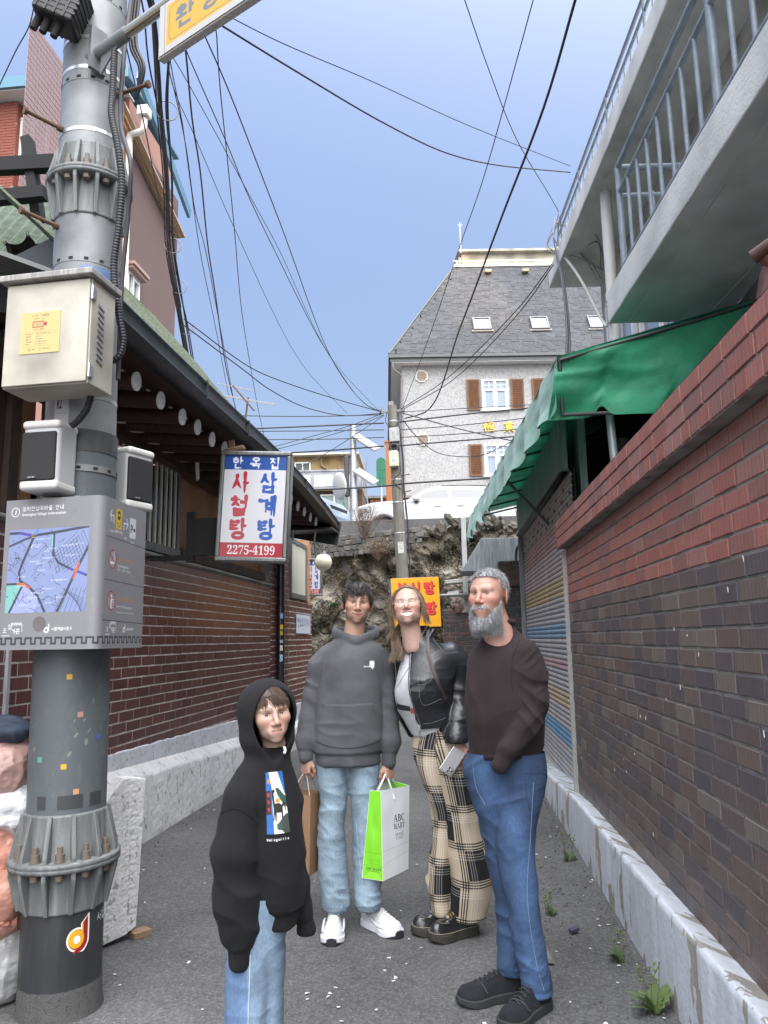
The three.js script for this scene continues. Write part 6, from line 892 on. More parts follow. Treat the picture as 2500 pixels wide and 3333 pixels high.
for(const[label,r,pts]of[
['thickest black wire crossing the sky from the top right down to the concrete pole',.0135,[[1.06,6.60,-5.54],[.92,6.52,-6.72],[.60,6.41,-8.42],[.08,6.23,-11.25],[-.66,5.98,-14.91],[-1.10,5.95,-15.20]]],
['thin wire from the top edge right of centre down to the concrete pole',.0055,[[.75,6.80,-5.72],[.65,6.74,-6.32],[.36,6.57,-7.97],[.10,6.45,-9.14],[-.41,6.21,-11.50],[-1.10,5.90,-14.45]]],
['thin wire crossing the others and ending at the far corner of the upper balcony',.0053,[[.14,7.00,-5.85],[.41,7.08,-6.93],[.76,7.16,-8.16],[1.30,7.27,-9.59],[1.47,7.30,-10.05]]],
['upper thin wire from the yellow sign towards the upper balcony railing',.0041,[[-1.52,5.60,-4.30],[-1.23,5.80,-4.85],[-.66,6.13,-5.74],[.12,6.61,-7.04],[1.50,7.35,-9.07]]],
['sagging pair of wires from the yellow sign to the upper balcony railing',.0076,[[-1.52,5.40,-4.13],[-1.14,5.73,-5.08],[-.60,6.17,-6.35],[-.05,6.55,-7.42],[.47,6.84,-8.13],[1.51,7.30,-9.13]]],
['black wire close to the right side of the steel pole',.0058,[[-2.33,6.00,-4.60],[-2.45,6.02,-5.02],[-2.70,6.07,-5.92],[-2.98,6.12,-6.86],[-3.39,6.20,-8.28],[-3.96,6.30,-10.18]]],
['dark reddish cable just right of the black bundle',.0081,[[-2.01,6.20,-5.00],[-2.06,6.18,-5.21],[-2.30,6.11,-6.06],[-2.43,6.06,-6.62],[-2.78,5.95,-7.90],[-3.01,5.87,-8.85],[-3.53,5.69,-10.95],[-3.99,5.50,-13.15]]],
['straight wire running from the yellow sign down to the concrete pole, rightmost of the fan',.0054,[[-1.73,5.80,-4.51],[-1.73,5.80,-4.67],[-1.73,5.81,-5.22],[-1.80,5.84,-7.16],[-1.97,5.91,-11.99],[-1.70,5.94,-14.30],[-1.47,5.95,-14.66]]],
['wavy thin wire in the middle of the fan',.0047,[[-1.59,5.80,-4.52],[-1.60,5.80,-4.59],[-1.74,5.76,-5.11],[-1.95,5.71,-5.98],[-2.21,5.64,-7.06],[-2.61,5.54,-8.67],[-3.00,5.43,-10.49],[-3.37,5.31,-12.32],[-3.71,5.20,-14.13]]],
['wire of the fan starting under the corner of the yellow sign',.0048,[[-1.90,5.80,-4.68],[-1.91,5.80,-4.83],[-1.93,5.81,-5.31],[-1.95,5.82,-5.94],[-1.99,5.83,-6.68],[-2.01,5.85,-7.81],[-2.00,5.90,-11.12],[-1.75,5.94,-14.18],[-1.51,5.95,-14.70]]],
['thin grey wire of the fan',.0036,[[-2.09,5.90,-4.92],[-2.08,5.90,-5.00],[-2.06,5.90,-5.38],[-2.03,5.90,-6.25],[-2.01,5.90,-6.97],[-1.98,5.90,-7.89],[-1.98,5.90,-11.40],[-1.53,5.90,-14.59]]],
['bent wire of the fan nearest the bundle',.0049,[[-2.22,6.20,-5.16],[-2.28,6.18,-5.40],[-2.35,6.15,-5.79],[-2.47,6.10,-6.35],[-2.72,6.02,-7.31],[-2.83,5.97,-7.93],[-3.14,5.86,-9.31],[-3.84,5.60,-12.39]]],
['second bent wire of the fan nearest the bundle',.0046,[[-2.20,6.20,-5.19],[-2.29,6.17,-5.56],[-2.38,6.13,-5.99],[-2.59,6.06,-6.79],[-2.89,5.97,-7.92],[-3.31,5.81,-9.78],[-3.87,5.60,-12.21]]],
['thin diagonal wire across the lower fan',.0036,[[-2.24,6.00,-5.41],[-2.26,6.00,-5.56],[-2.28,5.99,-6.03],[-2.32,5.97,-6.68],[-2.37,5.95,-7.56],[-2.47,5.86,-11.50],[-2.14,5.80,-14.16]]],
['single wire curving out of the top left corner',.0034,[[-2.21,5.00,-3.47],[-2.23,4.97,-3.48],[-2.30,4.89,-3.55],[-2.40,4.79,-3.60],[-2.60,4.60,-3.72]]],
['upper line of the sagging wires from behind the restaurant roof to the concrete pole',.0093,[[-3.90,6.10,-10.16],[-3.43,6.03,-12.11],[-3.01,6.00,-12.83],[-2.17,5.95,-13.86],[-1.52,5.92,-14.56]]],
['lower sagging wire from behind the restaurant roof to the concrete pole',.0097,[[-3.89,6.00,-10.15],[-3.56,5.97,-11.92],[-3.35,5.95,-13.02],[-2.92,5.93,-14.10],[-2.28,5.91,-14.67],[-1.53,5.90,-14.61]]],
['level wire left of the concrete pole, topmost of the ladder of wires',.0092,[[-4.88,5.95,-14.34],[-4.39,5.94,-14.44],[-3.02,5.92,-14.65],[-1.54,5.90,-14.70]]],
['heavy level cable left of the concrete pole, second of the ladder',.0153,[[-4.55,5.75,-14.70],[-4.21,5.73,-14.69],[-2.60,5.66,-14.47],[-1.44,5.60,-14.26]]],
['thin level wire under the heavy cable, third of the ladder',.0091,[[-4.27,5.60,-14.40],[-3.98,5.59,-14.41],[-2.59,5.54,-14.41],[-1.45,5.50,-14.38]]],
['fourth wire of the ladder left of the concrete pole',.0090,[[-4.00,5.40,-14.33],[-2.59,5.37,-14.41],[-1.45,5.35,-14.39]]],
['lowest heavy cable of the ladder left of the concrete pole',.0151,[[-3.85,5.20,-14.73],[-2.61,5.17,-14.53],[-1.45,5.15,-14.28]]],
['low heavy cable passing in front of the white car roof',.0173,[[-2.95,4.35,-14.31],[-2.06,4.35,-14.28],[-1.30,4.35,-14.15],[-1.08,4.35,-14.04],[.61,4.35,-13.81],[1.43,4.35,-13.75]]],
['slanting thin wire rising to the concrete pole from the eaves, upper one',.0077,[[-3.51,5.00,-13.50],[-2.74,5.35,-14.03],[-2.13,5.65,-14.51],[-1.49,5.90,-14.60]]],
['slanting thin wire rising to the concrete pole from the eaves, middle one',.0078,[[-3.35,4.90,-13.26],[-2.55,5.35,-14.13],[-2.04,5.68,-14.72],[-1.48,5.90,-14.71]]],
['slanting thin wire rising to the concrete pole from the eaves, lowest one',.0071,[[-3.04,4.60,-13.64],[-2.46,5.11,-14.26],[-1.86,5.50,-14.32],[-1.48,5.90,-14.75]]],
['thin wire from the concrete pole across the upper white wall',.0078,[[-1.14,5.90,-14.57],[.04,5.90,-14.53],[1.90,5.90,-14.46]]],
['heavy cable from the concrete pole across the white wall above the gilt letters',.0148,[[-1.18,5.75,-14.76],[.04,5.75,-14.44],[1.42,5.75,-14.17]]],
['thin cable from the concrete pole through the gilt letters',.0089,[[-1.17,5.55,-14.61],[.03,5.55,-14.47],[1.30,5.55,-14.16]]],
['thin cable from the concrete pole just below the gilt letters',.0089,[[-1.17,5.40,-14.63],[.03,5.40,-14.55],[1.33,5.40,-14.36]]],
['heavy cable from the concrete pole across the lower wall vent',.0146,[[-1.17,5.20,-14.50],[-.04,5.20,-14.31],[1.11,5.20,-14.15]]],
['black cable sloping down right from the top of the concrete pole',.0121,[[-1.11,5.90,-14.64],[-.03,5.56,-14.73],[1.14,5.20,-14.62]]],
['twisted loop of cable sagging in front of the white wall',.0095,[[-1.08,5.70,-14.47],[-.86,5.62,-15.55],[-.39,5.53,-16.71],[.29,5.48,-16.85],[.90,5.38,-15.54],[1.19,5.30,-14.43]]],
['left one of two wires rising from the concrete pole to the upper balcony',.0076,[[-1.13,5.95,-14.55],[-.21,6.11,-13.37],[.92,6.37,-11.12],[1.33,6.50,-9.97]]],
['right one of two wires rising from the concrete pole to the upper balcony',.0077,[[-1.13,5.95,-14.63],[-.11,6.11,-13.47],[.97,6.37,-11.20],[1.35,6.50,-10.00]]],])single('overhead_wire',label,'wire',[tube(pts,r,5,40)],M.cable,'overhead wires');
{
const base=[[-2.19,6.4,-4.6],[-2.22,6.4,-5.02],[-2.4,6.4,-5.57],[-2.64,6.4,-6.24],[-2.99,6.4,-7.26],[-3.51,6.4,-8.64],[-3.82,6.36,-9.67],[-4.18,6.3,-10.94],[-4.71,6.2,-12.79],[-5.2,6.1,-14.5]];
const c=thing('cable_bundle','dense bundle of black communication cables hanging beside the steel pole','cable bundle');
for(let i=0;i<11;i++){const ox=rr(-.075,.075),oy=rr(-.07,.07),sp0=i<4?1.9:1;mesh('cable',tube(base.map((p,k)=>[p[0]+(ox+.02*n3(k*.7,i,1))*(k<3?sp0:1),p[1]+ oy*(k<3?sp0:1)+ .03*n3(k*.5,i,4),p[2]]),rr(.007,.014),6,60),M.cable,c);}
for(const k of[3,5,6,7]){const p=base[k];mesh('cable_ring',at(new THREE.TorusGeometry(.1,.006,6,20),p[0]+ .02,p[1],p[2],0,.4,0),std([.2,.2,.21],.5,{metalness:.5}),c);}
const v=thing('cable_drop','black cables dropping from the upper balcony corner to the green awning','cable');mesh('cable',[tube([[1.40,6.75,-10.1],[1.25,5.6,-8.6],[.98,4.2,-6.6],[.80,3.5,-5.5]],.012,6,40),tube([[1.41,6.75,-10.1],[1.27,5.6,-8.62],[1.0,4.2,-6.62],[.82,3.5,-5.5]],.01,6,40)],M.cable,v);
const w=thing('cable_tangle','tangle of grey wires tied to the far corner of the upper balcony','cable');const l=[];for(let i=0;i<7;i++)l.push(tube([[1.46+rr(-.05,.05),7.35+rr(-.1,.1),-10.3+rr(-.2,.3)],[1.42+rr(-.12,.1),7.1+rr(-.2,.2),-10.4+rr(-.2,.3)],[1.5+rr(-.1,.1),6.8+rr(-.1,.1),-10.3],[1.6+rr(-.05,.3),6.55+rr(-.05,.05),-10.0+rr(0,.6)],[1.85+rr(0,.2),6.4-.3*rnd(),-9.8]],.008,5,30));mesh('wire',l,std([.17,.17,.17],.6),w);
mesh('pale_hose',tube([[1.45,6.85,-10.2],[1.62,6.1,-9.6],[1.78,5.2,-9.0],[1.66,4.9,-8.0]],.02,8,30),std([.45,.45,.42],.6),w);
}
{
struct('gutter_strip',at(sweep(-7.0,-3.9,.05,(x)=>[[-.06,.006],[-.055+.02*n3(x*6,0,0),.012],[.075+.03*n3(x*5,4,0),.011],[.085+.03*n3(x*5,4,0),-.01]]),.53,0,0,0,-PI/2+.06,0),std([.2,.195,.18],.95,{map:rep(T.blotch,.5),bumpMap:rep(T.coarse,.2),bumpScale:.006}));
const bits=[];for(let i=0;i<230;i++){const s=rnd()<.5?1:-1,e=Math.pow(rnd(),1.8),z=-2.4-Math.pow(rnd(),1.5)*7,x=s>0?.74-e*1.6:-2.42+e*2.2;bits.push(at(ext([[0,0],[rr(.006,.022),rr(0,.006)],[rr(.004,.018),rr(.006,.018)],[0,rr(.004,.012)]],.002),x,rr(.003,.006),z,-PI/2+rr(-.2,.2),0,rnd()*6));}
single('litter','white flakes and chips scattered over the asphalt','litter',bits,std([.62,.62,.60],.7),null,{kind:'stuff'});
const dirt=[];for(let i=0;i<900;i++){const s=rnd()<.6,e=Math.pow(rnd(),2.2)*.5,z=-2.2-rnd()*8,q=new THREE.TetrahedronGeometry(rr(.003,.011));dirt.push(at(q,s?.82+.0197*z-e:-2.52-.0135*z+e,.004,z,rnd()*3,rnd()*3,0));}
single('gravel','loose grit and dead leaves along the feet of the walls','gravel',dirt,std([.12,.105,.085],.95),null,{kind:'stuff'});
const lf=(c)=>phys(c,.65,{transmission:.3,thickness:0,side:THREE.DoubleSide});
const weed=(label,x,z,h,n,stem,col=[.10,.16,.035])=>{const t=thing('weed',label,'weed',[x,0,z]);for(let i=0;i<n;i++){const a=rr(2.0,5.2),L=h*rr(.5,1),W=L*.17,g=new THREE.PlaneGeometry(1,1,4,9),p=g.attributes.position,lean=rr(.4,1.1);for(let k=0;k<p.count;k++){const v=p.getY(k)+ .5,u=p.getX(k)*2,w=W*Math.sin(Math.pow(v,.7)*PI)*(1+.35*Math.sin(v*26))+ .002;p.setXYZ(k,u*w,L*v*(1.05-.5*v)*(1.25-lean*.4),L*lean*v*(.4+.6*v)+ .1*w*Math.abs(u));}g.computeVertexNormals();g.rotateY(a);mesh('leaf',g,lf(col),t);}if(stem){const st=[];for(let i=0;i<stem;i++){const q=rr(-.04,.04),H=rr(1.1,1.7)*h;st.push(tube([[q,0,0],[q+rr(-.02,.02),H*.6,.01],[q+rr(-.04,.04),H,.0]],.0022,4,8));for(let k=0;k<6;k++)st.push(sp(.006,q+rr(-.02,.02),H*rr(.6,1),rr(-.01,.01),6));}mesh('stem',st,std([.12,.15,.05],.8),t);}};
weed('largest leafy green weed at the foot of the white plinth, lower right',.70,-3.45,.17,16,3);
weed('dark small weed at the foot of the white plinth, second from the front',.66,-3.95,.11,12,2,[.07,.11,.04]);
weed('weed in the crack of the cement strip left of the plinth',.42,-4.55,.09,12,2,[.08,.13,.04]);
weed('thin tall weed against the plinth behind the bearded man',.64,-5.6,.12,9,3,[.07,.11,.04]);
weed('little green weed at the foot of the left white ledge',-2.36,-4.75,.07,10,0,[.10,.18,.05]);
weed('tiny grass sprig among the chips near the foam slab',-2.05,-4.35,.05,7,0,[.10,.18,.04]);
single('cigarette_pack','crushed dark packet lying on the cement strip','litter',rb(.05,.018,.03,.003,.50,.02,-4.3,.1,.5,.1),std([.05,.04,.07],.5));
single('leaning_board','pale board with a grey edge at the far left behind the refuse bags','board',[bx(.5,1.6,.03,-2.86,.72,-4.25)],std([.55,.55,.55],.6,{map:rep(T.streak,.8)}));
}
{
const hz=V(SUN.x,0,SUN.z).normalize(),px=V(hz.z,0,-hz.x),blk=(label,s0,s1,top)=>{const m=std([.35,.33,.30],.9),c=hz.clone().multiplyScalar(100).addScaledVector(px,(s0+s1)/ 2),b=thing('added_sun_block',label,'building',[c.x,0,c.z],Math.atan2(hz.x,hz.z));mesh('wall',bx(s1-s0,top,12,0,top/2,6),m,b);};  // unseen blocks, added to keep the low sun off the alley and hotel
blk('broad unseen block added far behind the viewer to shade the alley',-24,8.9,35.5);blk('low unseen block added far behind the viewer to shape the sunlight',8.9,12.6,29.5);blk('tallest unseen block added far behind the viewer to shade the hotel',12.6,36,42.2);
}
const skinM=phys([1,1,1],.48,{vertexColors:true,sheen:.15,sheenRoughness:.5,bumpMap:rep(T.bump,.05),bumpScale:.0003});
const hairM=(r=.45)=>phys([1,1,1],r,{vertexColors:true,side:THREE.DoubleSide});
const pmat=(o)=>new THREE.Matrix4().compose(V(...o.pos),new THREE.Quaternion().setFromEuler(new THREE.Euler(o.rx||0,o.ry||0,o.rz||0,'YXZ')),V(o.s,o.s,o.s));
function headField(o){
const jw=o.jaw||1,mw=o.mouth||.023,sm=o.smile||0,open=o.open||0,ap=o.lid??.0046,nk=o.neck||.051;
return(x,y,z)=>{
const ax=Math.abs(x);
let d=ell(x,y,z,[0,.03,-.014],[.0745,.088,.096]);
d=smin(d,ell(x,y,z,[0,-.018,.03],[.0605,.08,.056]),.03);
d=smin(d,ell(x,y,z,[0,-.060,.012],[.056*jw,.044,.066]),.025);
d=smin(d,ell(x,y,z,[0,-.097,.062],[.021,.015,.018]),.022);
d=smin(d,ell(ax,y,z,[.044,-.024+sm*.004,.048],[.021,.019,.026]),.026);
d=smin(d,cap(ax,y,z,[.011,.019,.083],[.043,.023,.066],.0085,.0095),.014);
d=smax(d,-ell(ax,y,z,[.031,.001,.099],[.021,.013,.0195]),.014);
d=smin(d,Math.hypot(ax-.031,y,z-.066)- .0136,.004);
if(ap>0)d=smax(d,-ell(ax,y -(.0015-Math.abs(ax-.031)*.1),z,[.031,0,.084],[.0132,ap,.012]),.0015);
d=smin(d,cap(x,y,z,[0,.014,.081],[0,-.028,.1],.0072,.0098),.013);
d=smin(d,ell(x,y,z,[0,-.034,.102],[.0112,.0098,.0105]),.007);
d=smin(d,ell(ax,y,z,[.0125,-.0385,.091],[.0082,.0075,.010]),.007);
d=smax(d,-ell(ax,y,z,[.0065,-.0465,.097],[.0042,.004,.007]),.003);
const my=-.0665+sm*.0075*Math.pow(ax/mw,2),zc=.083-.012*Math.pow(ax/mw,2);
d=smin(d,ell(x,y,z,[0,-.068,.072],[.034,.024,.018]),.012);
if(ax<mw+.012){
const t=Math.max(0,1-Math.pow(ax /(mw+.002),2)),u=Math.hypot((y-my-.0045-open*.4)/ .0045,(z-zc)/ .0075)- 1,l=Math.hypot((y-my+.0052+open*.6)/ .0055,(z-zc+.0005)/ .0078)- 1;
d=smin(d,u*.0045 +(1-t)*.004,.004);d=smin(d,l*.0055 +(1-t)*.005,.004);
const g=Math.hypot((y-my+open*.1)/(.0011+open),(z-zc-.008)/ .011)- 1;d=smax(d,-(g*(.0011+open)+ Math.max(0,ax-mw)*1.0 +(open?(1-t)*open:0)),.0015);
if(open)d=Math.min(d,ell(x,y,z,[0,-.064,.062],[mw*.96,.0105,.0225]));
}
if(o.smileFold)d +=.0022*Math.exp(-Math.pow((ax-.028 -(my-y)*.1-.25*Math.max(0,-.05-y))/ .0035,2))*sstep(-.085,-.06,y)*sstep(-.028,-.045,y)*(z>.03?1:0);
const ex=ax-.0745,er=ex*.86 -(z+.012)*.5,ez2=ex*.5 +(z+.012)*.86;
let ear=ell(er,y,ez2,[.008,-.008,-.004],[.0065,.031,.0185]);ear=smax(ear,-ell(er,y,ez2,[.0145,-.006,-.002],[.006,.020,.0105]),.004);if(!o.noEar)d=smin(d,ear,.006);
d=smin(d,cap(x,y,z,[0,-.07,-.024],o.neckTo||[0,-.215,-.055],nk,nk*1.08),.022);
return d;
};
}
function headColor(o){
const s=o.skin,mw=o.mouth||.023,sm=o.smile||0,open=o.open||0,c=[0,0,0];
return(x,y,z)=>{
const ax=Math.abs(x),my=-.0665+sm*.0075*Math.pow(ax/mw,2);let r=s[0],g=s[1],b=s[2];
const mix=(q,t)=>{r=lerp(r,q[0],t);g=lerp(g,q[1],t);b=lerp(b,q[2],t);};
const red=[s[0]*1.0,s[1]*.66,s[2]*.62],bl=o.blush??.5;
mix(red,bl*Math.exp(-(Math.pow((ax-.044)/ .022,2)+ Math.pow((y+.03)/ .02,2)))*(z>0?1:0));
mix(red,bl*1.1*Math.exp(-(x*x+Math.pow(y+.034,2))/ .00028)*(z>.07?1:0));
if(ax>.072&&y>-.05&&y<.03)mix(red,.6);
const n=.06*n3(x*160,y*160,z*160)+ .05*n3(x*50,y*50,z*50);r*=1+n;g*=1+n;b*=1+n;
if(z>.055&&ax<mw+.003){const t=1-Math.pow(ax /(mw+.003),2),hU=.0095*t+open*.6,hL=.0115*t+open*.6;if(y-my<hU&&my-y<hL)mix(o.lip||[s[0]*.78,s[1]*.44,s[2]*.42],.8);if(open&&Math.abs(y-my)<open*1.05*t&&z<.0875){if(z<.0845-.012*Math.pow(ax/mw,2)+ .002)mix(Math.abs(((ax+.004)% .008)- .004)<.0004?[.4,.36,.32]:[.74,.7,.63],.95);}else if(Math.abs(y-my)<.0011&&!open)mix([.13,.05,.045],.8);}
if(o.stubble&&y<-.03+.25*Math.max(0,ax-.04)&&z>-.01&&y>-.12)mix(o.stubble,.22*sstep(-.03,-.05,y));
const by=.0235+.006*Math.sin(clamp((ax-.012)/ .034,0,1)*2.3)+(o.browUp||0),bt=.0042*(1-.55*sstep(.034,.05,ax));
if(o.brow&&z>.05&&ax>.01&&ax<.051)mix(o.brow,(o.browK||.85)*sstep(bt+.0014,bt-.0006,Math.abs(y-by))*(.75+.25*n3(x*700,y*200,1)));
if(z>.05)mix([s[0]*.12,s[1]*.09,s[2]*.09],.9*Math.exp(-Math.pow((y -(o.lid===0?-.0005:(o.lid??.0046)+ .0018-Math.abs(ax-.031)*.12))/ .0019,2))*sstep(.0175,.013,Math.abs(ax-.031)));
c[0]=r;c[1]=g;c[2]=b;return c;
};
}
function eyes(parent,mat4,o){
for(const s of[-1,1]){
const g=new THREE.SphereGeometry(.0121,28,20),p=g.attributes.position,col=new Float32Array(p.count*3),gz=V(...(o.gaze||[0,0,1])).normalize(),q=V();
for(let i=0;i<p.count;i++){q.fromBufferAttribute(p,i).normalize();const a=Math.acos(clamp(q.dot(gz),-1,1));const c=a<.26?[.004,.004,.004]:a<.6?(o.iris||[.05,.03,.02]):[.5,.46,.43];col.set(c,i*3);}
g.setAttribute('color',new THREE.BufferAttribute(col,3));g.translate(s*.031,0,.066);g.applyMatrix4(mat4);mesh('eye',g,phys([1,1,1],.12,{vertexColors:true,clearcoat:1}),parent,{raw:true});
}
}
function strands(list){
const P=[],N=[],C=[],I=[],a=V(),b=V(),t=V();
for(const s of list){
const n=s.p.length,base=P.length/3;const ref=Math.abs(s.p[n-1].clone().sub(s.p[0]).normalize().y)>.8?V(0,0,1):V(0,1,0);
for(let i=0;i<n;i++){
t.copy(s.p[Math.min(i+1,n-1)]).sub(s.p[Math.max(i-1,0)]).normalize();a.crossVectors(t,ref).normalize();b.crossVectors(t,a);const r=s.r*(1-.85*Math.pow(i /(n-1),1.6));
for(let k=0;k<3;k++){const w=k*2.0944,cx=Math.cos(w),sx=Math.sin(w);P.push(s.p[i].x +(a.x*cx+b.x*sx)*r,s.p[i].y +(a.y*cx+b.y*sx)*r,s.p[i].z +(a.z*cx+b.z*sx)*r);N.push(a.x*cx+b.x*sx,a.y*cx+b.y*sx,a.z*cx+b.z*sx);C.push(...s.c);}
}
for(let i=0;i<n-1;i++)for(let k=0;k<3;k++){const q=base+i*3+k,w=base+i*3 +(k+1)% 3;I.push(q,w,q+3,w,w+3,q+3);}
}
const g=new THREE.BufferGeometry();g.setAttribute('position',new THREE.Float32BufferAttribute(P,3));g.setAttribute('normal',new THREE.Float32BufferAttribute(N,3));g.setAttribute('color',new THREE.Float32BufferAttribute(C,3));g.setAttribute('uv',new THREE.BufferAttribute(new Float32Array(P.length/3*2),2));g.setIndex(I);return g;
}
const SC=V(0,.03,-.014),SR=V(.0765,.0905,.098);
function scalp(n,o){
const out=[],R=RNG(o.seed||1);let tries=0;
while(out.length<n&&tries++<n*30){
const u=V(R()*2-1,R()*2-1,R()*2-1);const L=u.length();if(L>1||L<.1)continue;u.divideScalar(L);
const p=u.clone().multiply(SR).add(SC);if(!o.region(p))continue;
const len=lerp(o.len[0],o.len[1],R())*(o.lenAt?o.lenAt(p):1),k=o.steps||7,st=len/k,pts=[p.clone()],ph=R()*6,lf=o.lift*(.4+.9*R());let dir=null;
for(let i=1;i<=k;i++){
const q=pts[i-1],e=q.clone().sub(SC).divide(SR),nrm=e.clone().divide(SR).normalize();let f=o.flow(q,R);f.addScaledVector(nrm,-f.dot(nrm)*.9).normalize();if(dir)f.lerp(dir,.35).normalize();dir=f.clone();
const side=f.clone().cross(nrm);f.addScaledVector(side,(o.wave||0)*Math.sin(ph+i*(o.freq||1.3)));f.y -=(o.grav||0)*i/k;f.normalize();
const w=q.clone().addScaledVector(f,st),e2=w.clone().sub(SC).divide(SR),m=1+lf*Math.sin(Math.min(1,i/k*.8+.1)*PI*.62),l2=e2.length();if(l2<m&&w.y>(o.free??-9)){e2.multiplyScalar(lerp(l2,m,.6)/ l2);w.copy(e2.multiply(SR).add(SC));}pts.push(w);
}
const v=.7+.6*R(),c=o.col.map((x)=>x*v);if(o.mixCol&&R()<o.mixP)c.splice(0,3,...o.mixCol.map((x)=>x*v));out.push({p:pts,r:o.r*(.7+.6*R()),c});
}
return out;
}
const radiate=(crown)=>(q)=>q.clone().sub(crown).normalize();
function capMesh(region,thick,col,h=.0035){
const f=(x,y,z)=>{const d=ell(x,y,z,[SC.x,SC.y,SC.z],[SR.x+thick(x,y,z),SR.y+thick(x,y,z),SR.z+thick(x,y,z)]);return smax(d+.002*n3(x*90,y*40,z*90),-region(x,y,z),.006);};
return surfNet(f,[-.11,-.12,-.14],[.11,.16,.12],h,(x,y,z)=>{const k=.75+.4*n3(x*180,y*60,z*180);return col.map((c)=>c*k);});
}
function handGeo(o){
const s=o.side||1,ch=[],K=o.curl||[1.2,1.3,.8],kn=[[.027,-.082],[.0095,-.087],[-.0085,-.085],[-.025,-.077]],Ls=[[.04,.024,.02],[.044,.028,.021],[.041,.026,.02],[.032,.02,.018]],sk=o.skin;
kn.forEach(([x,y],i)=>{let p=[x,y,.002],a=0;const sp0=(o.spread||0)*(1.5-i),kk=(o.fingers&&o.fingers[i])||1;ch.push([[x*.55,-.02,0],p,.0115,.0098,0]);Ls[i].forEach((L,j)=>{a +=K[j]*kk;const q=[p[0]+ Math.sin(sp0)*L,p[1]- Math.cos(a)*L,p[2]- Math.sin(a)*L];ch.push([p,q,.0092-j*.0009 -(i===3?.001:0),.0085-j*.001 -(i===3?.001:0),i+1]);p=q;});});
const t0=[.018,-.022,-.008],th=o.thumb||[[.040,-.052,-.018],[.044,-.080,-.026],[.038,-.102,-.034]];ch.push([t0,th[0],.0145,.0115,9],[th[0],th[1],.0108,.0092,9],[th[1],th[2],.0092,.0078,9]);
const f=(x0,y,z)=>{const x=x0*s;let d=ell(x,y,z,[.001,-.048,-.003],[.037,.042,.0145]);d=smin(d,cap(x,y,z,[0,.06,0],[0,-.015,0],.024,.023)+ Math.abs(z)*.12,.02);for(const c of ch)d=smin(d,cap(x,y,z,c[0],c[1],c[2],c[3]),c[4]?.004:.009);return d;};
const g=surfNet(f,[-.075,-.2,-.1],[.075,.075,.045],.0026,(x,y,z)=>{const k=1+.08*n3(x*120,y*120,z*120),kn2=Math.exp(-Math.pow((y+.083)/ .012,2))*.18;return[sk[0]*k,sk[1]*k*(1-kn2),sk[2]*k*(1-kn2)];});
g.applyMatrix4(new THREE.Matrix4().compose(V(...o.pos),new THREE.Quaternion().setFromEuler(new THREE.Euler(o.rx||0,o.ry||0,o.rz||0,'ZYX')),V(o.k||1,o.k||1,o.k||1)));return g;
}
function shoeGeo(L,W,hs,toeH,ank){
const w=(t)=>W*(t<.5?lerp(.36,.40,t/.5)+ .02*Math.sin(t*6):lerp(.40,.5,sstep(.5,.72,t)))*Math.sqrt(Math.max(.02,1-Math.pow(Math.max(0,(t-.72)/ .30),2.4)))*Math.sqrt(Math.max(.05,1-Math.pow(Math.max(0,(.12-t)/ .16),2)));
const h=(t)=>hs +(t<.34?ank:lerp(ank,toeH,Math.pow(sstep(.34,.80,t),.8)))*(t>.86?Math.sqrt(Math.max(.05,1-Math.pow((t-.86)/ .15,2))):1);
const sec=(x,y,a,b)=>{const k=Math.pow(Math.pow(Math.abs(x)/ a,2.6)+ Math.pow(Math.max(y,0)/ b,2.6),1/2.6);return(k-1)*Math.min(a,b);};
const up=(x,y,z)=>{const t=clamp(z/L,0,1);return smax(smax(sec(x,y,w(t)*(1-.12*sstep(.02,.1,y)),h(t)),Math.max(-z,z-L),.008),hs*.6-y,.003)+ .0012*n3(x*50,y*50,z*50);};
const so=(x,y,z)=>{const t=clamp(z/L,0,1),lift=.014*sstep(.8,1.02,t);return smax(smax(Math.abs(x)- w(t)- .0055,Math.max(-z-.006,z-L-.006),.012),Math.max(y-hs-lift*.6-.004*Math.sin(t*5),lift-y),.005);};
return{up:surfNet(up,[-W*.6,0,-.01],[W*.6,hs+ank+.02,L+.01],.004),so:surfNet(so,[-W*.65,0,-.02],[W*.65,hs+.03,L+.02],.004),h,w,L};
}
function putShoe(parent,S,pos,ry,upM,soM,rx=0){const g=new THREE.Group();g.name='shoe';g.position.set(...pos);g.rotation.set(rx,ry,0,'YXZ');parent.add(g);mesh('upper',S.up,upM,g,{raw:true});mesh('sole',S.so,soM,g,{raw:true});return g;}
const front=(f,x,y,z0=.45)=>{let z=z0;for(let i=0;i<200;i++){const d=f(x,y,z);if(d<.0006)break;z -=Math.max(d*.6,.0008);if(z<-.3)return null;}return z;};
function decal(f,fn,nu,nv,off=.0018){const pos=[],uv=[],idx=[];for(let j=0;j<=nv;j++)for(let i=0;i<=nu;i++){const[x,y]=fn(i/nu,j/nv),z=front(f,x,y)??0;pos.push(x,y,z+off);uv.push(i/nu,j/nv);}for(let j=0;j<nv;j++)for(let i=0;i<nu;i++){const q=j*(nu+1)+ i;idx.push(q,q+1,q+nu+1,q+1,q+nu+2,q+nu+1);}const g=new THREE.BufferGeometry();g.setAttribute('position',new THREE.Float32BufferAttribute(pos,3));g.setAttribute('uv',new THREE.Float32BufferAttribute(uv,2));g.setIndex(idx);g.computeVertexNormals();return g;}
const seam=(f,pts,r=.0012,n=24)=>{const c=new THREE.CatmullRomCurve3(pts.map((p)=>V(p[0],p[1],0))),q=[];for(let i=0;i<=n;i++){const p=c.getPoint(i/n),z=front(f,p.x,p.y);if(z !==null)q.push(V(p.x,p.y,z));}return tube(q,r,5,n*2);};
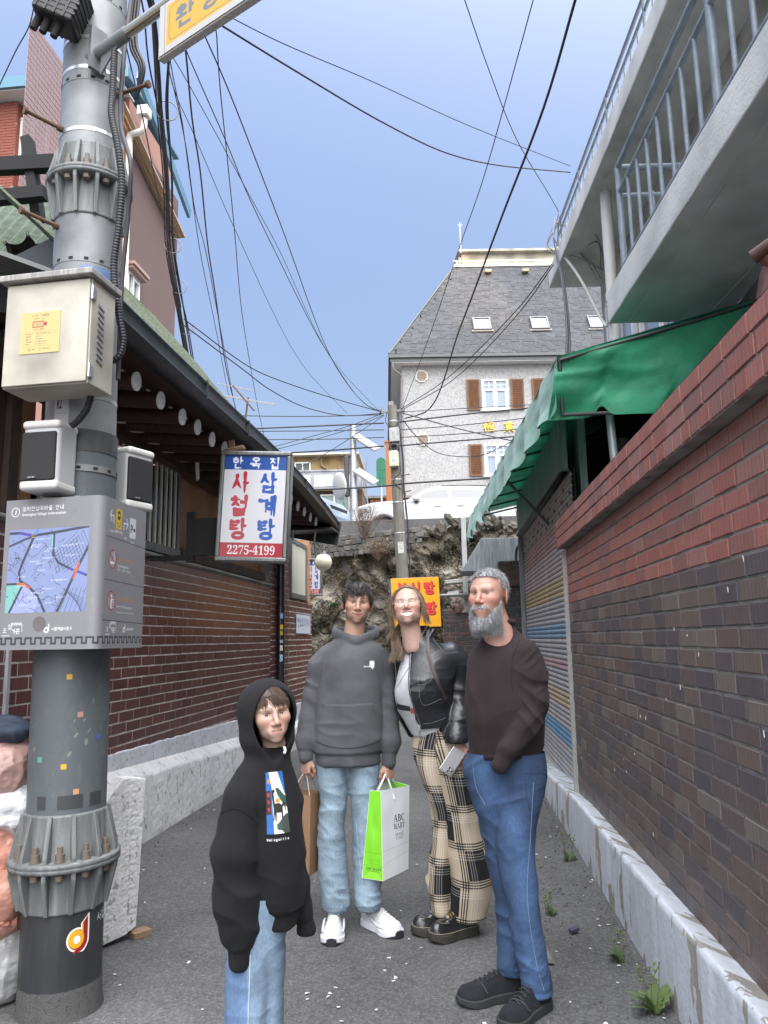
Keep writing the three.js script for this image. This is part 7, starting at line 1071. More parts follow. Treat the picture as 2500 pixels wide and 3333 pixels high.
const chain=(x,y,z,pts,k)=>{let d=1e3;for(let i=0;i<pts.length-1;i++){const a=pts[i],b=pts[i+1];d=smin(d,cap(x,y,z,a,b,a[3],b[3]),k||.02);}return d;};
const fold=(x,y,z,s,fx,fy)=>{const w=n3(x*5+s,y*5,z*5);return Math.abs(n3(x*fx+s+w,y*fy+w*.8,z*fx))- .32;};
function bodyGeo(skin,bones,extra){const f=(x,y,z)=>{let d=1e3;for(const b of bones)d=smin(d,chain(x,y,z,b,.02),.03);return d;};const xs=bones.flat(),lo=[0,1,2].map((k)=>Math.min(...xs.map((p)=>p[k]))- .12),hi=[0,1,2].map((k)=>Math.max(...xs.map((p)=>p[k]))+ .12);const g=surfNet(f,lo,hi,.013,()=>skin);return mergeGeometries([g,...extra]);}
const cloth=(c,rough=.92,o={})=>phys(c,rough,{sheen:.25,sheenRoughness:.6,sheenColor:lin(...c),bumpMap:rep(T.weave,.02),bumpScale:.0005,map:rep(T.blotch,.7),...o});
const denimT=tex(512,(u,v)=>{const t=.5+.5*Math.sin((u*90+v*90)*2*PI),n=pf(u,v,90,2,71,30),b=pf(u,v,5,4,72);return .62+.1*t+.16*n+.16*b;});
const denim=(o={})=>phys([1,1,1],.9,{vertexColors:true,map:rep(denimT,.3),bumpMap:rep(T.bump,.05),bumpScale:.0006,...o});
{
const P=thing('person','young man in a grey hoodie and pale wide jeans holding two shopping bags','person',[-.655,0,-4.28],.1519);
const skin=[.41,.25,.18],H={jaw:1.08,neck:.057,mouth:.029,smile:.75,smileFold:.6,skin,brow:[.03,.022,.018],browK:.9,blush:.3,lid:.0062,neckTo:[-.012,-.225,-.03]};
const hm={pos:[.057,1.693,.02],ry:.04,rx:-.04,rz:-.075,s:.955},mt=pmat(hm);
const head=surfNet(headField(H),[-.1,-.24,-.13],[.1,.13,.13],.0023,headColor(H));head.applyMatrix4(mt);
const hl=handGeo({pos:[-.226,.885,.035],ry:-.75,rz:-.06,rx:.05,curl:[1.15,1.35,.8],skin,k:.95,fingers:[.75,1,1,1]}),hr=handGeo({side:-1,pos:[.215,.85,.04],ry:.75,rz:.06,curl:[1.15,1.35,.8],skin,k:.95,fingers:[.8,1,1,1]});
mesh('body',bodyGeo(skin,[[[.03,1.5,0,.05],[.02,1.3,0,.1],[0,.95,0,.1]],[[.15,1.4,0,.05],[.2,1.16,-.01,.035],[.215,.9,.03,.028]],[[-.12,1.4,0,.05],[-.19,1.16,-.01,.035],[-.226,.94,.03,.028]],[[-.07,.9,0,.06],[-.085,.5,0,.05],[-.07,.1,0,.03]],[[.07,.9,0,.06],[.085,.5,0,.05],[.1,.1,0,.03]]],[head,hl,hr]),skinM,P,{raw:true});
eyes(P,mt,{gaze:[0,-.02,1],iris:[.05,.03,.015]});
const hc=[.018,.014,.013],hairline=(x,y,z)=>Math.min(.5,Math.max(y -(z>.03?.078-.25*Math.max(0,Math.abs(x)- .04):lerp(-.01,.045,clamp((z+.02)/ .05,0,1))),-z-.045+Math.min(0,(y+.06)*2)));
const hs=[...scalp(1700,{seed:3,region:(p)=>hairline(p.x,p.y,p.z)>0&&(p.y>.03||p.z<.02),len:[.045,.09],lenAt:(p)=>(p.y>.06?1:.25),lift:.2,wave:.55,freq:1.5,grav:.18,r:.0024,col:hc,mixCol:[.06,.055,.055],mixP:.2,flow:radiate(V(.01,.125,-.045)),free:-.05}),
...scalp(420,{seed:8,region:(p)=>p.z>.045&&p.y>.085&&p.y<.12,len:[.045,.07],lift:.2,wave:.7,freq:1.7,grav:.75,r:.0026,col:hc,flow:(q)=>V(q.x*2.2+.1,-.35,1).normalize()})];
const cap0=capMesh((x,y,z)=>hairline(x,y,z)- .004,(x,y,z)=>.004+.011*sstep(.04,.1,y),hc);
const hair=mergeGeometries([cap0,strands(hs)]);hair.applyMatrix4(mt);mesh('hair',hair,hairM(.42),P,{raw:true});
const torso=loft([[.832,-.002,.01,.172,.118],[.85,-.002,.01,.178,.122],[.895,-.002,.01,.178,.124],[.91,-.001,.012,.19,.134],[1.0,.002,.014,.192,.136],[1.15,.008,.012,.183,.132],[1.30,.017,.008,.178,.130],[1.38,.02,.004,.182,.122],[1.43,.024,0,.175,.106],[1.475,.03,-.005,.135,.085],[1.51,.036,-.008,.095,.072],[1.54,.04,-.012,.072,.062]]);
const aL=[[-.10,1.40,-.005,.064],[-.147,1.355,-.012,.066],[-.198,1.16,-.02,.058],[-.222,.97,.012,.057],[-.226,.935,.02,.047]],aR=[[.15,1.395,-.005,.064],[.19,1.35,-.012,.066],[.218,1.15,-.02,.056],[.226,.95,.015,.056],[.22,.91,.024,.046]];
const cL=[[-.226,.94,.022,.041],[-.227,.882,.032,.039]],cR=[[.222,.915,.025,.041],[.217,.845,.036,.039]];
const ring=[];for(let i=0;i<=28;i++){const a=(i/28)*2*PI,b=(1-Math.cos(a))/ 2;ring.push([.048+.118*Math.sin(a)*(.55+.45*sstep(0,.45,b)),1.492+.07*Math.pow(b,.75)- .012*sstep(.6,1,b),.088*Math.cos(a)- .01-.035*b,.012+.005*Math.sin(b*PI)]);}
const ring2=ring.map((p)=>[.048 +(p[0]- .048)*.68,p[1]- .012,p[2]*.78,.010]),ringF=ring.map((p)=>[p[0],p[1]*.5,p[2],p[3]]),ring2F=ring2.map((p)=>[p[0],p[1]*.55,p[2],p[3]]);
const f=(x,y,z)=>{
let d=torso(x,y,z);const k=lerp(.012,.06,sstep(1.18,1.42,y));const fl=chain(x,y,z,aL,.02),fr=chain(x,y,z,aR,.02);
const ft=.010*fold(x,y,z,3,6,4)+ .008*fold(x+y*.5,y,z,8,8,12)*sstep(1.25,.95,y);const fa=.011*fold(x,y+x*.6,z,5,6,15);
if(z>0&&y>.93&&y<1.165){const w=lerp(.172,.135,sstep(.98,1.16,y)),e=Math.min(w-Math.abs(x-.003),y -(.935+.35*Math.pow(x,2)*3),1.16-y);d -=.0045*sstep(-.001,.004,e);}
d=Math.min(smin(d+ft,fl+fa,k),9);d=smin(d,fr+fa,k);
d=Math.min(d,chain(x,y,z,cL,.01)+ .0012*Math.sin(Math.atan2(x+.226,z)*26),chain(x,y,z,cR,.01)+ .0012*Math.sin(Math.atan2(x-.22,z)*26));
if(y>1.38){d=smin(d,chain(x,y*.5,z,ringF,.004)+ .003*n3(x*14,y*14,z*14),.01);d=smin(d,chain(x,y*.55,z,ring2F,.004),.006);d=smax(d,-ell(x,y,z,[.047,1.57,.004],[.062,.085,.066]),.006);}
return d;
};
const gm=cloth([.13,.135,.148],.95);
mesh('hoodie',surfNet(f,[-.30,.81,-.17],[.31,1.60,.17],.0052),gm,P,{raw:true});
const sm=cloth([.09,.094,.105],.95);
mesh('seam',[seam(f,[[-.175,.90],[-.1,.898],[0,.896],[.1,.898],[.17,.90]]),seam(f,[[-.142,1.158],[0,1.162],[.14,1.158]]),seam(f,[[-.105,1.45],[-.135,1.39],[-.145,1.28]]),seam(f,[[.165,1.45],[.19,1.39],[.195,1.28]])],sm,P);
const lt=canvasTex(256,256,(x)=>{x.clearRect(0,0,256,256);x.fillStyle='#e6e8ea';x.beginPath();x.roundRect(116,60,88,90,22);x.fill();for(const[a,b]of[[118,70],[140,96],[162,118],[184,88]]){x.fillRect(a,120,15,b);}x.strokeStyle='#2c2f34';x.lineWidth=6;x.beginPath();x.moveTo(10,90);x.lineTo(80,62);x.lineTo(248,84);x.moveTo(80,62);x.lineTo(100,40);x.stroke();x.fillStyle='#dfe2e5';x.font='italic bold 42px serif';x.fillText('Ready',6,190);});
mesh('chest_print',decal(f,(u,v)=>[.085+u*.075,1.335+v*.065],10,10),std([1,1,1],.8,{map:lt,alphaTest:.4}),P,{uv:true,label:'small white chest print'});
const lL=loft([[.105,-.066,.005,.066,.075],[.13,-.066,.005,.075,.082],[.2,-.075,0,.081,.085],[.38,-.090,0,.078,.082],[.5,-.092,.012,.070,.078],[.68,-.079,.008,.078,.085],[.86,-.086,0,.094,.1],[.92,-.07,0,.1,.105]]),lR=loft([[.105,.1,.02,.058,.072],[.13,.1,.02,.066,.08],[.2,.097,.015,.072,.083],[.38,.094,.005,.071,.08],[.5,.088,.015,.068,.078],[.68,.081,.01,.076,.085],[.86,.083,0,.09,.1],[.92,.07,0,.1,.105]]);
const fj=(x,y,z)=>{const k=lerp(.006,.05,sstep(.72,.84,y)),w=.011*fold(x,y,z,11,7,9)+ .010*fold(x,y,z,14,8,24)*(.35+sstep(.35,.12,y))+ .006*fold(x+y*.8,y,z,19,12,14);const d=smin(lL(x,y,z),lR(x,y,z),k)+ w*sstep(.1,.16,y)-(y<.14?.001:0)- .006*Math.exp(-Math.pow((x-.0)/ .006,2))*sstep(.76,.8,y)*(z>0?1:0);return d +(y<.145?.0018*Math.sin((x+z)*420):0);};
const jc=(x,y,z)=>{const c=x<0?-.085:.09,fade=Math.exp(-Math.pow((x-c)/ .045,2))*(z>0?1:.3),n=n3(x*12,y*9,z*12),k=.82+.22*fade+.12*n,e=y<.142?.82:1;return[.36*k*e,.49*k*e,.60*k*e];};
mesh('jeans',surfNet(fj,[-.2,.1,-.14],[.2,.9,.15],.0052,jc),denim(),P,{raw:true});
const sd=std([.30,.40,.50],.9);mesh('seam',[seam(fj,[[-.155,.40],[-.10,.36],[-.075,.25],[-.05,.16]],.0014),seam(fj,[[.04,.55],[.05,.4],[.07,.25]],.0014),seam(fj,[[.001,.84],[.0,.77]],.0018)],sd,P);
const S=shoeGeo(.285,.112,.034,.042,.072),up=std([.70,.71,.72],.7,{bumpMap:rep(T.weave,.012),bumpScale:.0006}),so=std([.74,.73,.78],.6),bk=std([.02,.02,.024],.7);
const dress=(g)=>{for(let i=0;i<5;i++){const z=.125+i*.022,y=S.h(z/S.L)+ .003;mesh('lace',tube([[-.026,y-.008,z],[0,y+.002,z+.004],[.026,y-.008,z+.008]],.0035,6,10),std([.8,.8,.8],.7),g);}mesh('outsole',surfNet((x,y,z)=>{const t=clamp(z/S.L,0,1);return smax(Math.abs(x)- S.w(t)*.97-.004+sstep(.03,.05,y)*.03,Math.max(-z,z-S.L-.010,y-.009-.034*sstep(.9,1.03,t)*(Math.abs(x)<.028?1:.3),-y),.003);},[-.07,-.005,-.01],[.07,.06,.31],.004),bk,g,{raw:true});mesh('side_panel',[-1,1].map((s)=>tube([[s*.046,.05,.05],[s*.05,.065,.1],[s*.054,.045,.17],[s*.05,.04,.22]],.006,6,20)),std([.6,.62,.65],.5),g);};
dress(putShoe(P,S,[-.073,0,-.075],-.06,up,so));dress(putShoe(P,S,[.085,0,-.095],.62,up,so));
}
{
const paper=canvasTex(16,16,(x)=>{x.fillStyle='#fff';x.fillRect(0,0,16,16);});
const face=(a,b,c,d,nu=8,nv=12,am=.006,sd=1)=>{const pos=[],uv=[],idx=[];for(let j=0;j<=nv;j++)for(let i=0;i<=nu;i++){const u=i/nu,v=j/nv,p=V(...a).lerp(V(...b),u).lerp(V(...d).lerp(V(...c),u),v);const e=Math.sin(u*PI)*Math.sin(v*PI);p.z +=am*e*n3(u*4+sd,v*5,sd)*2;p.x +=am*e*n3(u*4,v*5+sd,sd+4);pos.push(p.x,p.y,p.z);uv.push(u,v);}for(let j=0;j<nv;j++)for(let i=0;i<nu;i++){const q=j*(nu+1)+ i;idx.push(q,q+1,q+nu+1,q+1,q+nu+2,q+nu+1);}const g=new THREE.BufferGeometry();g.setAttribute('position',new THREE.Float32BufferAttribute(pos,3));g.setAttribute('uv',new THREE.Float32BufferAttribute(uv,2));g.setIndex(idx);g.computeVertexNormals();return g;};
const bagAt=(name,label,F,K,mats,hm)=>{
const b=thing(name,label,'shopping bag',[-.655,0,-4.28],.1519),[a,c,d,e]=F,[a2,c2,d2,e2]=K;
mesh('front_panel',face(a,c,d,e,8,12,.006,1),mats[0],b,{uv:true});mesh('back_panel',face(c2,a2,e2,d2,8,12,.006,5),mats[2]||mats[0],b,{uv:true});mesh('side_gusset',face(a2,a,e,e2,6,12,.005,3),mats[1],b,{uv:true});mesh('side_gusset',face(c,c2,d2,d,6,12,.005,7),mats[1],b,{uv:true});mesh('base',face(a,a2,c2,c,2,2,0,1),mats[0],b,{uv:true});hm(b);return b;
};
const kr=phys([.36,.21,.115],.8,{side:THREE.DoubleSide,map:rep(T.grain,.2)});
bagAt('shopping_bag','plain brown kraft paper bag with twisted handles',[[-.33,.283,.02],[-.208,.281,.05],[-.20,.690,.06],[-.33,.688,.03]],[[-.30,.29,-.06],[-.168,.285,-.045],[-.142,.69,-.05],[-.27,.70,-.07]],[kr,kr],(b)=>{const t=std([.50,.38,.26],.8);mesh('handle',[tube([[-.30,.68,.035],[-.255,.775,.035],[-.228,.805,.03],[-.22,.775,.035],[-.205,.68,.055]],.0032,6,30)],t,b);mesh('handle',[tube([[-.27,.69,-.06],[-.24,.775,.0],[-.226,.80,.02],[-.20,.77,-.01],[-.17,.69,-.05]],.0032,6,30)],t,b);});
const gt=canvasTex(256,1024,(x)=>{x.fillStyle='#7fd426';x.fillRect(0,0,256,1024);x.strokeStyle='rgba(80,150,20,0.8)';x.lineWidth=3;x.strokeRect(80,800,130,46);x.beginPath();x.moveTo(100,838);x.lineTo(112,808);x.lineTo(124,838);x.stroke();x.fillStyle='#1d3a10';x.font='bold 36px serif';x.fillText('ABC-MART',40,916);x.fillRect(50,928,160,4);x.strokeStyle='#e8f5dc';x.lineWidth=10;x.strokeRect(0,0,256,1024);x.strokeStyle='rgba(90,160,30,0.7)';x.lineWidth=5;x.beginPath();x.moveTo(0,720);x.lineTo(256,720);x.moveTo(0,870);x.lineTo(256,870);x.stroke();x.fillStyle='#92e03c';x.beginPath();x.moveTo(20,1010);x.lineTo(90,935);x.lineTo(170,935);x.lineTo(240,1010);x.fill();});
const wt=canvasTex(512,1024,(x)=>{x.fillStyle='#dfe2e6';x.fillRect(0,0,512,1024);x.fillStyle='#1a1b1e';x.textAlign='center';const w=(t,y,s,f,sx)=>{x.save();x.translate(325,y);x.scale(sx,1);x.font=f+s + 'px '.concat(f.includes('b')?'serif':'sans-serif');x.fillText(t,0,0);x.restore();};w('ABC',405,118,'bold ',.72);w('MART',492,96,'bold ',.66);x.fillRect(245,512,160,3);w('GRAND',572,50,'',.9);w('STAGE',618,50,'',.9);x.strokeStyle='rgba(150,155,160,0.8)';x.lineWidth=4;x.beginPath();x.moveTo(0,700);x.lineTo(512,690);x.moveTo(0,850);x.lineTo(512,800);x.moveTo(270,0);x.lineTo(255,200);x.stroke();});
const bagM=(t)=>phys([.92,.92,.92],.42,{side:THREE.DoubleSide,map:t,clearcoat:.3,clearcoatRoughness:.3});
bagAt('shopping_bag','white paper carrier bag with a lime green side and black shoe shop lettering',[[.175,.270,.12],[.318,.285,-.03],[.330,.715,-.01],[.168,.716,.12]],[[.066,.283,.10],[.21,.30,-.06],[.225,.74,-.05],[.112,.715,.10]],[bagM(wt),bagM(gt),bagM(paper)],(b)=>{const t=std([.75,.76,.78],.6);mesh('handle',[tube([[.155,.713,.108],[.185,.765,.075],[.199,.79,.06],[.212,.76,.06],[.245,.66,.06]],.005,6,30)],t,b);mesh('handle',[tube([[.16,.72,.02],[.19,.77,.05],[.205,.785,.055],[.24,.75,.02],[.265,.70,-.03]],.0035,6,30)],t,b);});
}
{
const P=thing('person','boy wearing an oversized black hooded sweatshirt with the hood up, nearest the viewer','person',[-.722,0,-2.733],.258);
const skin=[.46,.30,.235],H={jaw:.9,mouth:.022,smile:.5,open:.0028,skin,brow:[.13,.08,.055],browK:.8,blush:.45,lid:.0066,neck:.045,noEar:true,neckTo:[.02,-.2,-.05],lip:[.52,.23,.2]};
const hm={pos:[.026,1.247,.008],ry:.22,rx:-.05,rz:.13,s:.87},mt=pmat(hm);
const head=surfNet(headField(H),[-.1,-.22,-.13],[.1,.13,.13],.0022,headColor(H));head.applyMatrix4(mt);
mesh('body',bodyGeo(skin,[[[.03,1.08,0,.035],[.02,.9,0,.06],[.03,.62,0,.06]],[[-.03,1.0,.03,.03],[-.08,.76,.07,.025],[-.066,.53,.08,.02]],[[.07,1.0,-.02,.03],[.105,.75,-.04,.025],[.155,.55,-.04,.02]],[[-.03,.55,.03,.04],[-.045,.3,.03,.035],[-.05,.08,.02,.025]],[[.04,.55,-.03,.04],[.035,.3,-.04,.035],[.04,.08,-.05,.025]]],[head]),skinM,P,{raw:true});
eyes(P,mt,{gaze:[-.18,.05,1],iris:[.06,.035,.02]});
const hc=[.07,.042,.028];
const hs=[...scalp(900,{seed:5,region:(p)=>p.z>.0&&p.y>.055,len:[.03,.058],lift:.1,wave:.25,freq:.9,grav:.7,r:.0014,col:hc,flow:(q)=>V(q.x*1.6 +(q.x>-.02?.5:-.3),-.7,.8).normalize()})];
const g=mergeGeometries([capMesh((x,y,z)=>y -(z>.02?.068-.45*Math.max(0,Math.abs(x-.0)- .035):-.02),()=>.006,hc),strands(hs)]);g.applyMatrix4(mt);mesh('hair',g,hairM(.5),P,{raw:true});
const torso=loft([[.555,.052,0,.078,.088],[.58,.052,.0,.08,.09],[.605,.055,0,.082,.094],[.62,.055,.0,.094,.108],[.75,.045,0,.106,.115],[.88,.03,0,.108,.114],[1.0,.018,-.004,.102,.10],[1.06,.014,-.008,.082,.083],[1.10,.018,-.01,.06,.066],[1.13,.02,-.012,.05,.055]]);
const aL=[[-.035,1.03,.03,.056],[-.062,.97,.045,.066],[-.085,.80,.065,.077],[-.078,.66,.075,.074],[-.068,.57,.082,.060],[-.064,.54,.084,.044]],cL=[[-.065,.53,.084,.040],[-.066,.475,.086,.036]];
const aR=[[.06,1.02,-.03,.05],[.085,.94,-.04,.052],[.103,.78,-.05,.042],[.122,.66,-.05,.042],[.14,.57,-.045,.036],[.15,.555,-.04,.027]],cR=[[.15,.565,-.04,.024],[.156,.515,-.04,.034]];
const hy=.30,ch=Math.cos(hy),sh=Math.sin(hy),C0=[.018,1.243,-.012];
const f=(x,y,z)=>{
let d=torso(x,y,z)+ .012*fold(x,y,z,21,6,4)+ .007*fold(x,y,z,25,9,12)*sstep(1.0,.7,y);const k=lerp(.012,.05,sstep(.84,1.0,y));
d=smin(d,chain(x,y,z,aL,.02)+ .014*fold(x,y,z,31,6,9)+ .007*fold(x,y,z,33,9,22)*sstep(.75,.55,y),k);d=smin(d,chain(x,y,z,aR,.02)+ .010*fold(x,y,z,37,8,14),k);
d=Math.min(d,chain(x,y,z,cL,.01)+ .001*Math.sin(Math.atan2(x+.065,z-.085)*24),chain(x,y,z,cR,.01)+ .001*Math.sin(Math.atan2(x-.152,z+.04)*20));
d=smax(d,(x<0?.448:.497)- y,.003);
if(y>1.0){
const px=x-C0[0],pz=z-C0[2],hx=px*ch-pz*sh,hz=px*sh+pz*ch,py=y-C0[1];
let o=ell(hx,py,hz,[0,.004,-.012],[.106,.118,.128]);o=smin(o,ell(hx,py,hz,[0,-.09,-.005],[.098,.06,.10]),.05);o=smin(o,cap(x,y,z,[.02,1.14,-.01],[.018,1.08,-.01],.078,.085),.03);o +=.010*fold(x,y,z,41,8,8);
let cav=ell(hx,py,hz,[.0,-.002,-.008],[.093,.106,.108]);cav=smin(cav,ell(hx,py,hz,[.006,-.07,.02],[.06,.065,.075]),.03);
const op=Math.max((Math.hypot((hx-.004)/ .072,(py+.012)/(py<-.012?.125:.107))- 1)*.07,-(hz-.012-.03*(py<0?.3:1)));
o=smax(o,-cav,.004);o=smax(o,-op,.012);d=smin(d,o,.022);
d=smax(d,-ell(x,y,z,[.045,1.145,.07],[.036,.055,.05]),.008);
}
return d;
};
mesh('hooded_sweatshirt',surfNet(f,[-.2,.42,-.17],[.22,1.39,.2],.0048),cloth([.0075,.008,.0105],.95,{sheen:.3,sheenColor:lin(.03,.033,.04)}),P,{raw:true});
mesh('shirt_collar',tube([[.075,1.115,.05],[.078,1.125,.045],[.075,1.135,.035]],.005,6,8),M.white,P);
mesh('seam',[seam(f,[[-.145,.93],[-.09,.955],[-.04,.93],[-.01,.90]],.0015),seam(f,[[-.005,.615],[.05,.61],[.125,.625]],.0015),seam(f,[[-.02,1.0],[-.015,.85],[-.01,.7]],.0014)],cloth([.004,.004,.006]),P);
const pt=canvasTex(384,640,(x,w,h)=>{
x.fillStyle='#d9d7cf';x.fillRect(0,0,w,h);x.fillStyle='#2a62a8';x.fillRect(0,0,120,h);x.beginPath();x.moveTo(270,0);x.lineTo(w,0);x.lineTo(w,260);x.closePath();x.fill();x.fillStyle='#d9d7cf';x.beginPath();x.moveTo(70,0);x.bezierCurveTo(90,90,110,130,130,180);x.lineTo(160,0);x.fill();
x.fillStyle='#3a2c2c';x.fillRect(0,190,92,250);x.fillStyle='#a8353a';for(const y of[235,310,385]){x.beginPath();x.ellipse(46,y,26,22,.3,0,7);x.fill();}
x.fillStyle='#c8812c';x.beginPath();for(let i=0;i<10;i++){const a=i*.628,r=i % 2?18:40;x.lineTo(60+r*Math.cos(a),95+r*Math.sin(a));}x.fill();
x.fillStyle='#2c4a3e';x.beginPath();x.moveTo(190,170);x.bezierCurveTo(280,150,320,240,384,260);x.lineTo(384,380);x.bezierCurveTo(330,330,240,300,190,170);x.fill();x.fillStyle='#3f4744';x.beginPath();x.moveTo(384,440);x.bezierCurveTo(280,450,260,520,180,540);x.bezierCurveTo(150,600,260,590,290,640);x.lineTo(384,640);x.fill();x.fillStyle='#2f5a48';x.beginPath();x.ellipse(215,570,40,34,0,0,7);x.fill();
x.fillStyle='#24211f';x.beginPath();x.moveTo(110,190);x.lineTo(165,180);x.lineTo(180,205);x.lineTo(150,225);x.lineTo(165,330);x.bezierCurveTo(230,320,270,330,290,350);x.bezierCurveTo(340,280,372,340,355,410);x.lineTo(340,405);x.bezierCurveTo(345,360,320,350,305,370);x.lineTo(300,420);x.lineTo(290,500);x.lineTo(272,500);x.lineTo(270,425);x.lineTo(185,425);x.lineTo(175,510);x.lineTo(155,510);x.lineTo(152,430);x.lineTo(135,505);x.lineTo(118,505);x.lineTo(135,400);x.lineTo(120,260);x.fill();
x.fillStyle='#c8812c';x.beginPath();x.moveTo(185,318);x.lineTo(175,262);x.lineTo(205,290);x.lineTo(215,255);x.lineTo(235,288);x.lineTo(262,262);x.lineTo(258,322);x.fill();x.fillStyle='#1f6f7c';x.fillRect(20,470,60,12);x.fillRect(44,470,10,120);
});
mesh('chest_print',decal(f,(u,v)=>[lerp(lerp(.018,.011,v),lerp(.095,.068,v),u),.868+v*.192],18,30,.002),std([.95,.95,.95],.75,{map:pt}),P,{uv:true,label:'blue, white and green animal picture printed on the chest'});
const tt=canvasTex(256,48,(x)=>{x.clearRect(0,0,256,48);x.fillStyle='#e6e6e6';x.font='bold 34px sans-serif';['V','o','l','e','g','u','i','l','l','e'].forEach((c,i)=>x.fillText(c,4+i*25,36));});
mesh('print_caption',decal(f,(u,v)=>[.016+u*.078,.843+v*.015],10,2,.002),std([1,1,1],.7,{map:tt,alphaTest:.4}),P,{uv:true});
const l1=loft([[.06,-.055,.03,.068,.078],[.25,-.048,.03,.071,.082],[.45,-.035,.02,.074,.085],[.62,-.01,.01,.085,.09],[.7,.02,0,.09,.09]]),l2=loft([[.06,.025,-.04,.050,.07],[.25,.025,-.03,.052,.075],[.45,.028,-.02,.056,.08],[.62,.035,0,.06,.09],[.7,.03,0,.08,.09]]);
const fj=(x,y,z)=>smin(l1(x,y,z),l2(x,y,z),lerp(.02,.05,sstep(.4,.6,y)))+ .010*fold(x,y,z,51,6,9)+ .005*fold(x,y,z,54,9,20);
mesh('jeans',surfNet(fj,[-.16,.05,-.14],[.14,.66,.15],.0052,(x,y,z)=>{const n=n3(x*11,y*7,z*11)+ .5*n3(x*26,y*16,z*26),k=.85+.24*n+.2*Math.exp(-Math.pow((x-.03)/ .04,2));return x<-.04?[.22*k,.36*k,.62*k]:[.31*k,.44*k,.60*k];}),denim(),P,{raw:true});
mesh('seam',[seam(fj,[[-.032,.5],[-.036,.3],[-.042,.1]],.0022)],std([.42,.52,.65],.9),P);
const S=shoeGeo(.23,.092,.028,.036,.06),um=std([.5,.5,.52],.8),sm=std([.7,.7,.7],.7);putShoe(P,S,[-.055,0,-.04],.3,um,sm);putShoe(P,S,[.03,0,-.11],.4,um,sm);
}
{
const P=thing('person','grey-bearded man in a dark brown sweater and blue jeans, one hand in his pocket','person',[.16,0,-3.5],-.0457);
const skin=[.46,.265,.20],H={jaw:1.1,mouth:.024,smile:.15,smileFold:.8,skin,brow:[.13,.11,.095],browK:.6,blush:.65,lid:.0056,neck:.064,neckTo:[.03,-.2,-.06],lip:[.50,.24,.21]};
const hm={pos:[-.054,1.682,.06],ry:-.44,rx:-.06,rz:.0,s:1.0},mt=pmat(hm);
const head=surfNet(headField(H),[-.1,-.24,-.14],[.1,.13,.13],.0022,headColor(H));head.applyMatrix4(mt);
mesh('body',bodyGeo(skin,[[[.0,1.52,0,.06],[.0,1.3,0,.11],[0,.95,0,.1]],[[.09,1.4,.04,.05],[.11,1.2,.08,.035],[.0,1.02,.13,.028]],[[-.1,1.38,-.05,.05],[-.1,1.15,-.1,.035],[-.06,.95,-.1,.028]],[[.05,.9,.02,.07],[.04,.5,.03,.05],[.08,.1,.03,.03]],[[-.08,.9,-.04,.07],[-.04,.5,-.05,.05],[-.01,.12,-.07,.03]]],[head]),skinM,P,{raw:true});
eyes(P,mt,{gaze:[.32,-.04,1],iris:[.06,.045,.03]});
const hc=[.30,.30,.315],hr=(x,y,z)=>Math.min(.4,Math.max(y -(z>.02?.074-.15*Math.max(0,Math.abs(x)- .035):lerp(.0,.05,clamp((z+.03)/ .05,0,1))),-z-.04+Math.min(0,(y+.07)*2)));
const g=mergeGeometries([capMesh((x,y,z)=>hr(x,y,z),()=>.0045,hc),strands(scalp(2600,{seed:12,region:(p)=>hr(p.x,p.y,p.z)>0,len:[.010,.02],steps:3,lift:.14,wave:.2,r:.0009,col:[.36,.36,.375],mixCol:[.13,.125,.125],mixP:.3,flow:radiate(V(0,.12,-.05))}))]);g.applyMatrix4(mt);mesh('hair',g,hairM(.55),P,{raw:true});
const bl=[],R=RNG(31),hf=headField(H),bcol=[.32,.325,.33];
for(let i=0;i<26000&&bl.length<3600;i++){
const a=(R()- .5)*4.2,y0=lerp(-.13,-.01,R()),rad=.078,p=V(Math.sin(a)*rad,y0,.008+Math.cos(a)*rad*1.05),ax=Math.abs(a);
const lim=ax<.45?-.102:ax<.8?-.102 +(ax-.45)*.09:ax<1.3?-.07 +(ax-.8)*.06:-.04 +(ax-1.3)*.12;if(y0>lim||ax>1.5){if(!(ax<.52&&y0>-.062&&y0<-.05))continue;}
for(let k=0;k<14;k++){const d=hf(p.x,p.y,p.z);if(Math.abs(d)<.0008)break;p.x -=Math.sin(a)*d*.8;p.z -=Math.cos(a)*d*.8;}
const must=y0>-.063&&ax<.55,L=must?.013:lerp(.012,.06,sstep(-.04,-.12,y0))*(.7+.6*R()),out=must?V(Math.sign(a||1)*.8,-.5,.4):V(Math.sin(a)*.75,-.75,Math.cos(a)*.55),pts=[p.clone()],ph=R()*6.28,ph2=R()*6.28;let q=p.clone();
const gd=out.normalize();for(let s=1;s<=6;s++){const d=gd.clone();d.y -=s*.12;d.x +=.55*Math.sin(ph+s*1.4);d.z +=.45*Math.cos(ph2+s*1.5);q=q.clone().addScaledVector(d.normalize(),L/6);pts.push(q);}
const v=.55+.8*R(),w=R()<.25?1.7:1;bl.push({p:pts,r:.0010,c:[bcol[0]*v*w,bcol[1]*v*w,bcol[2]*v*w]});
}
const mass=surfNet((x,y,z)=>{const d=smin(ell(x,y,z,[0,-.124,.048],[.043,.042,.038]),ell(Math.abs(x),y,z,[.044,-.094,.016],[.015,.036,.032]),.03);return smax(d,y+.1-.6*Math.max(0,Math.abs(x)- .03),.006)+ .003*n3(x*130,y*60,z*130);},[-.08,-.18,-.03],[.08,-.03,.11],.003,(x,y,z)=>{const k=.6+.35*n3(x*260,y*90,z*260);return[.26*k,.265*k,.27*k];});
const bg=mergeGeometries([mass,strands(bl)]);bg.applyMatrix4(mt);mesh('beard',bg,hairM(.6),P,{raw:true});
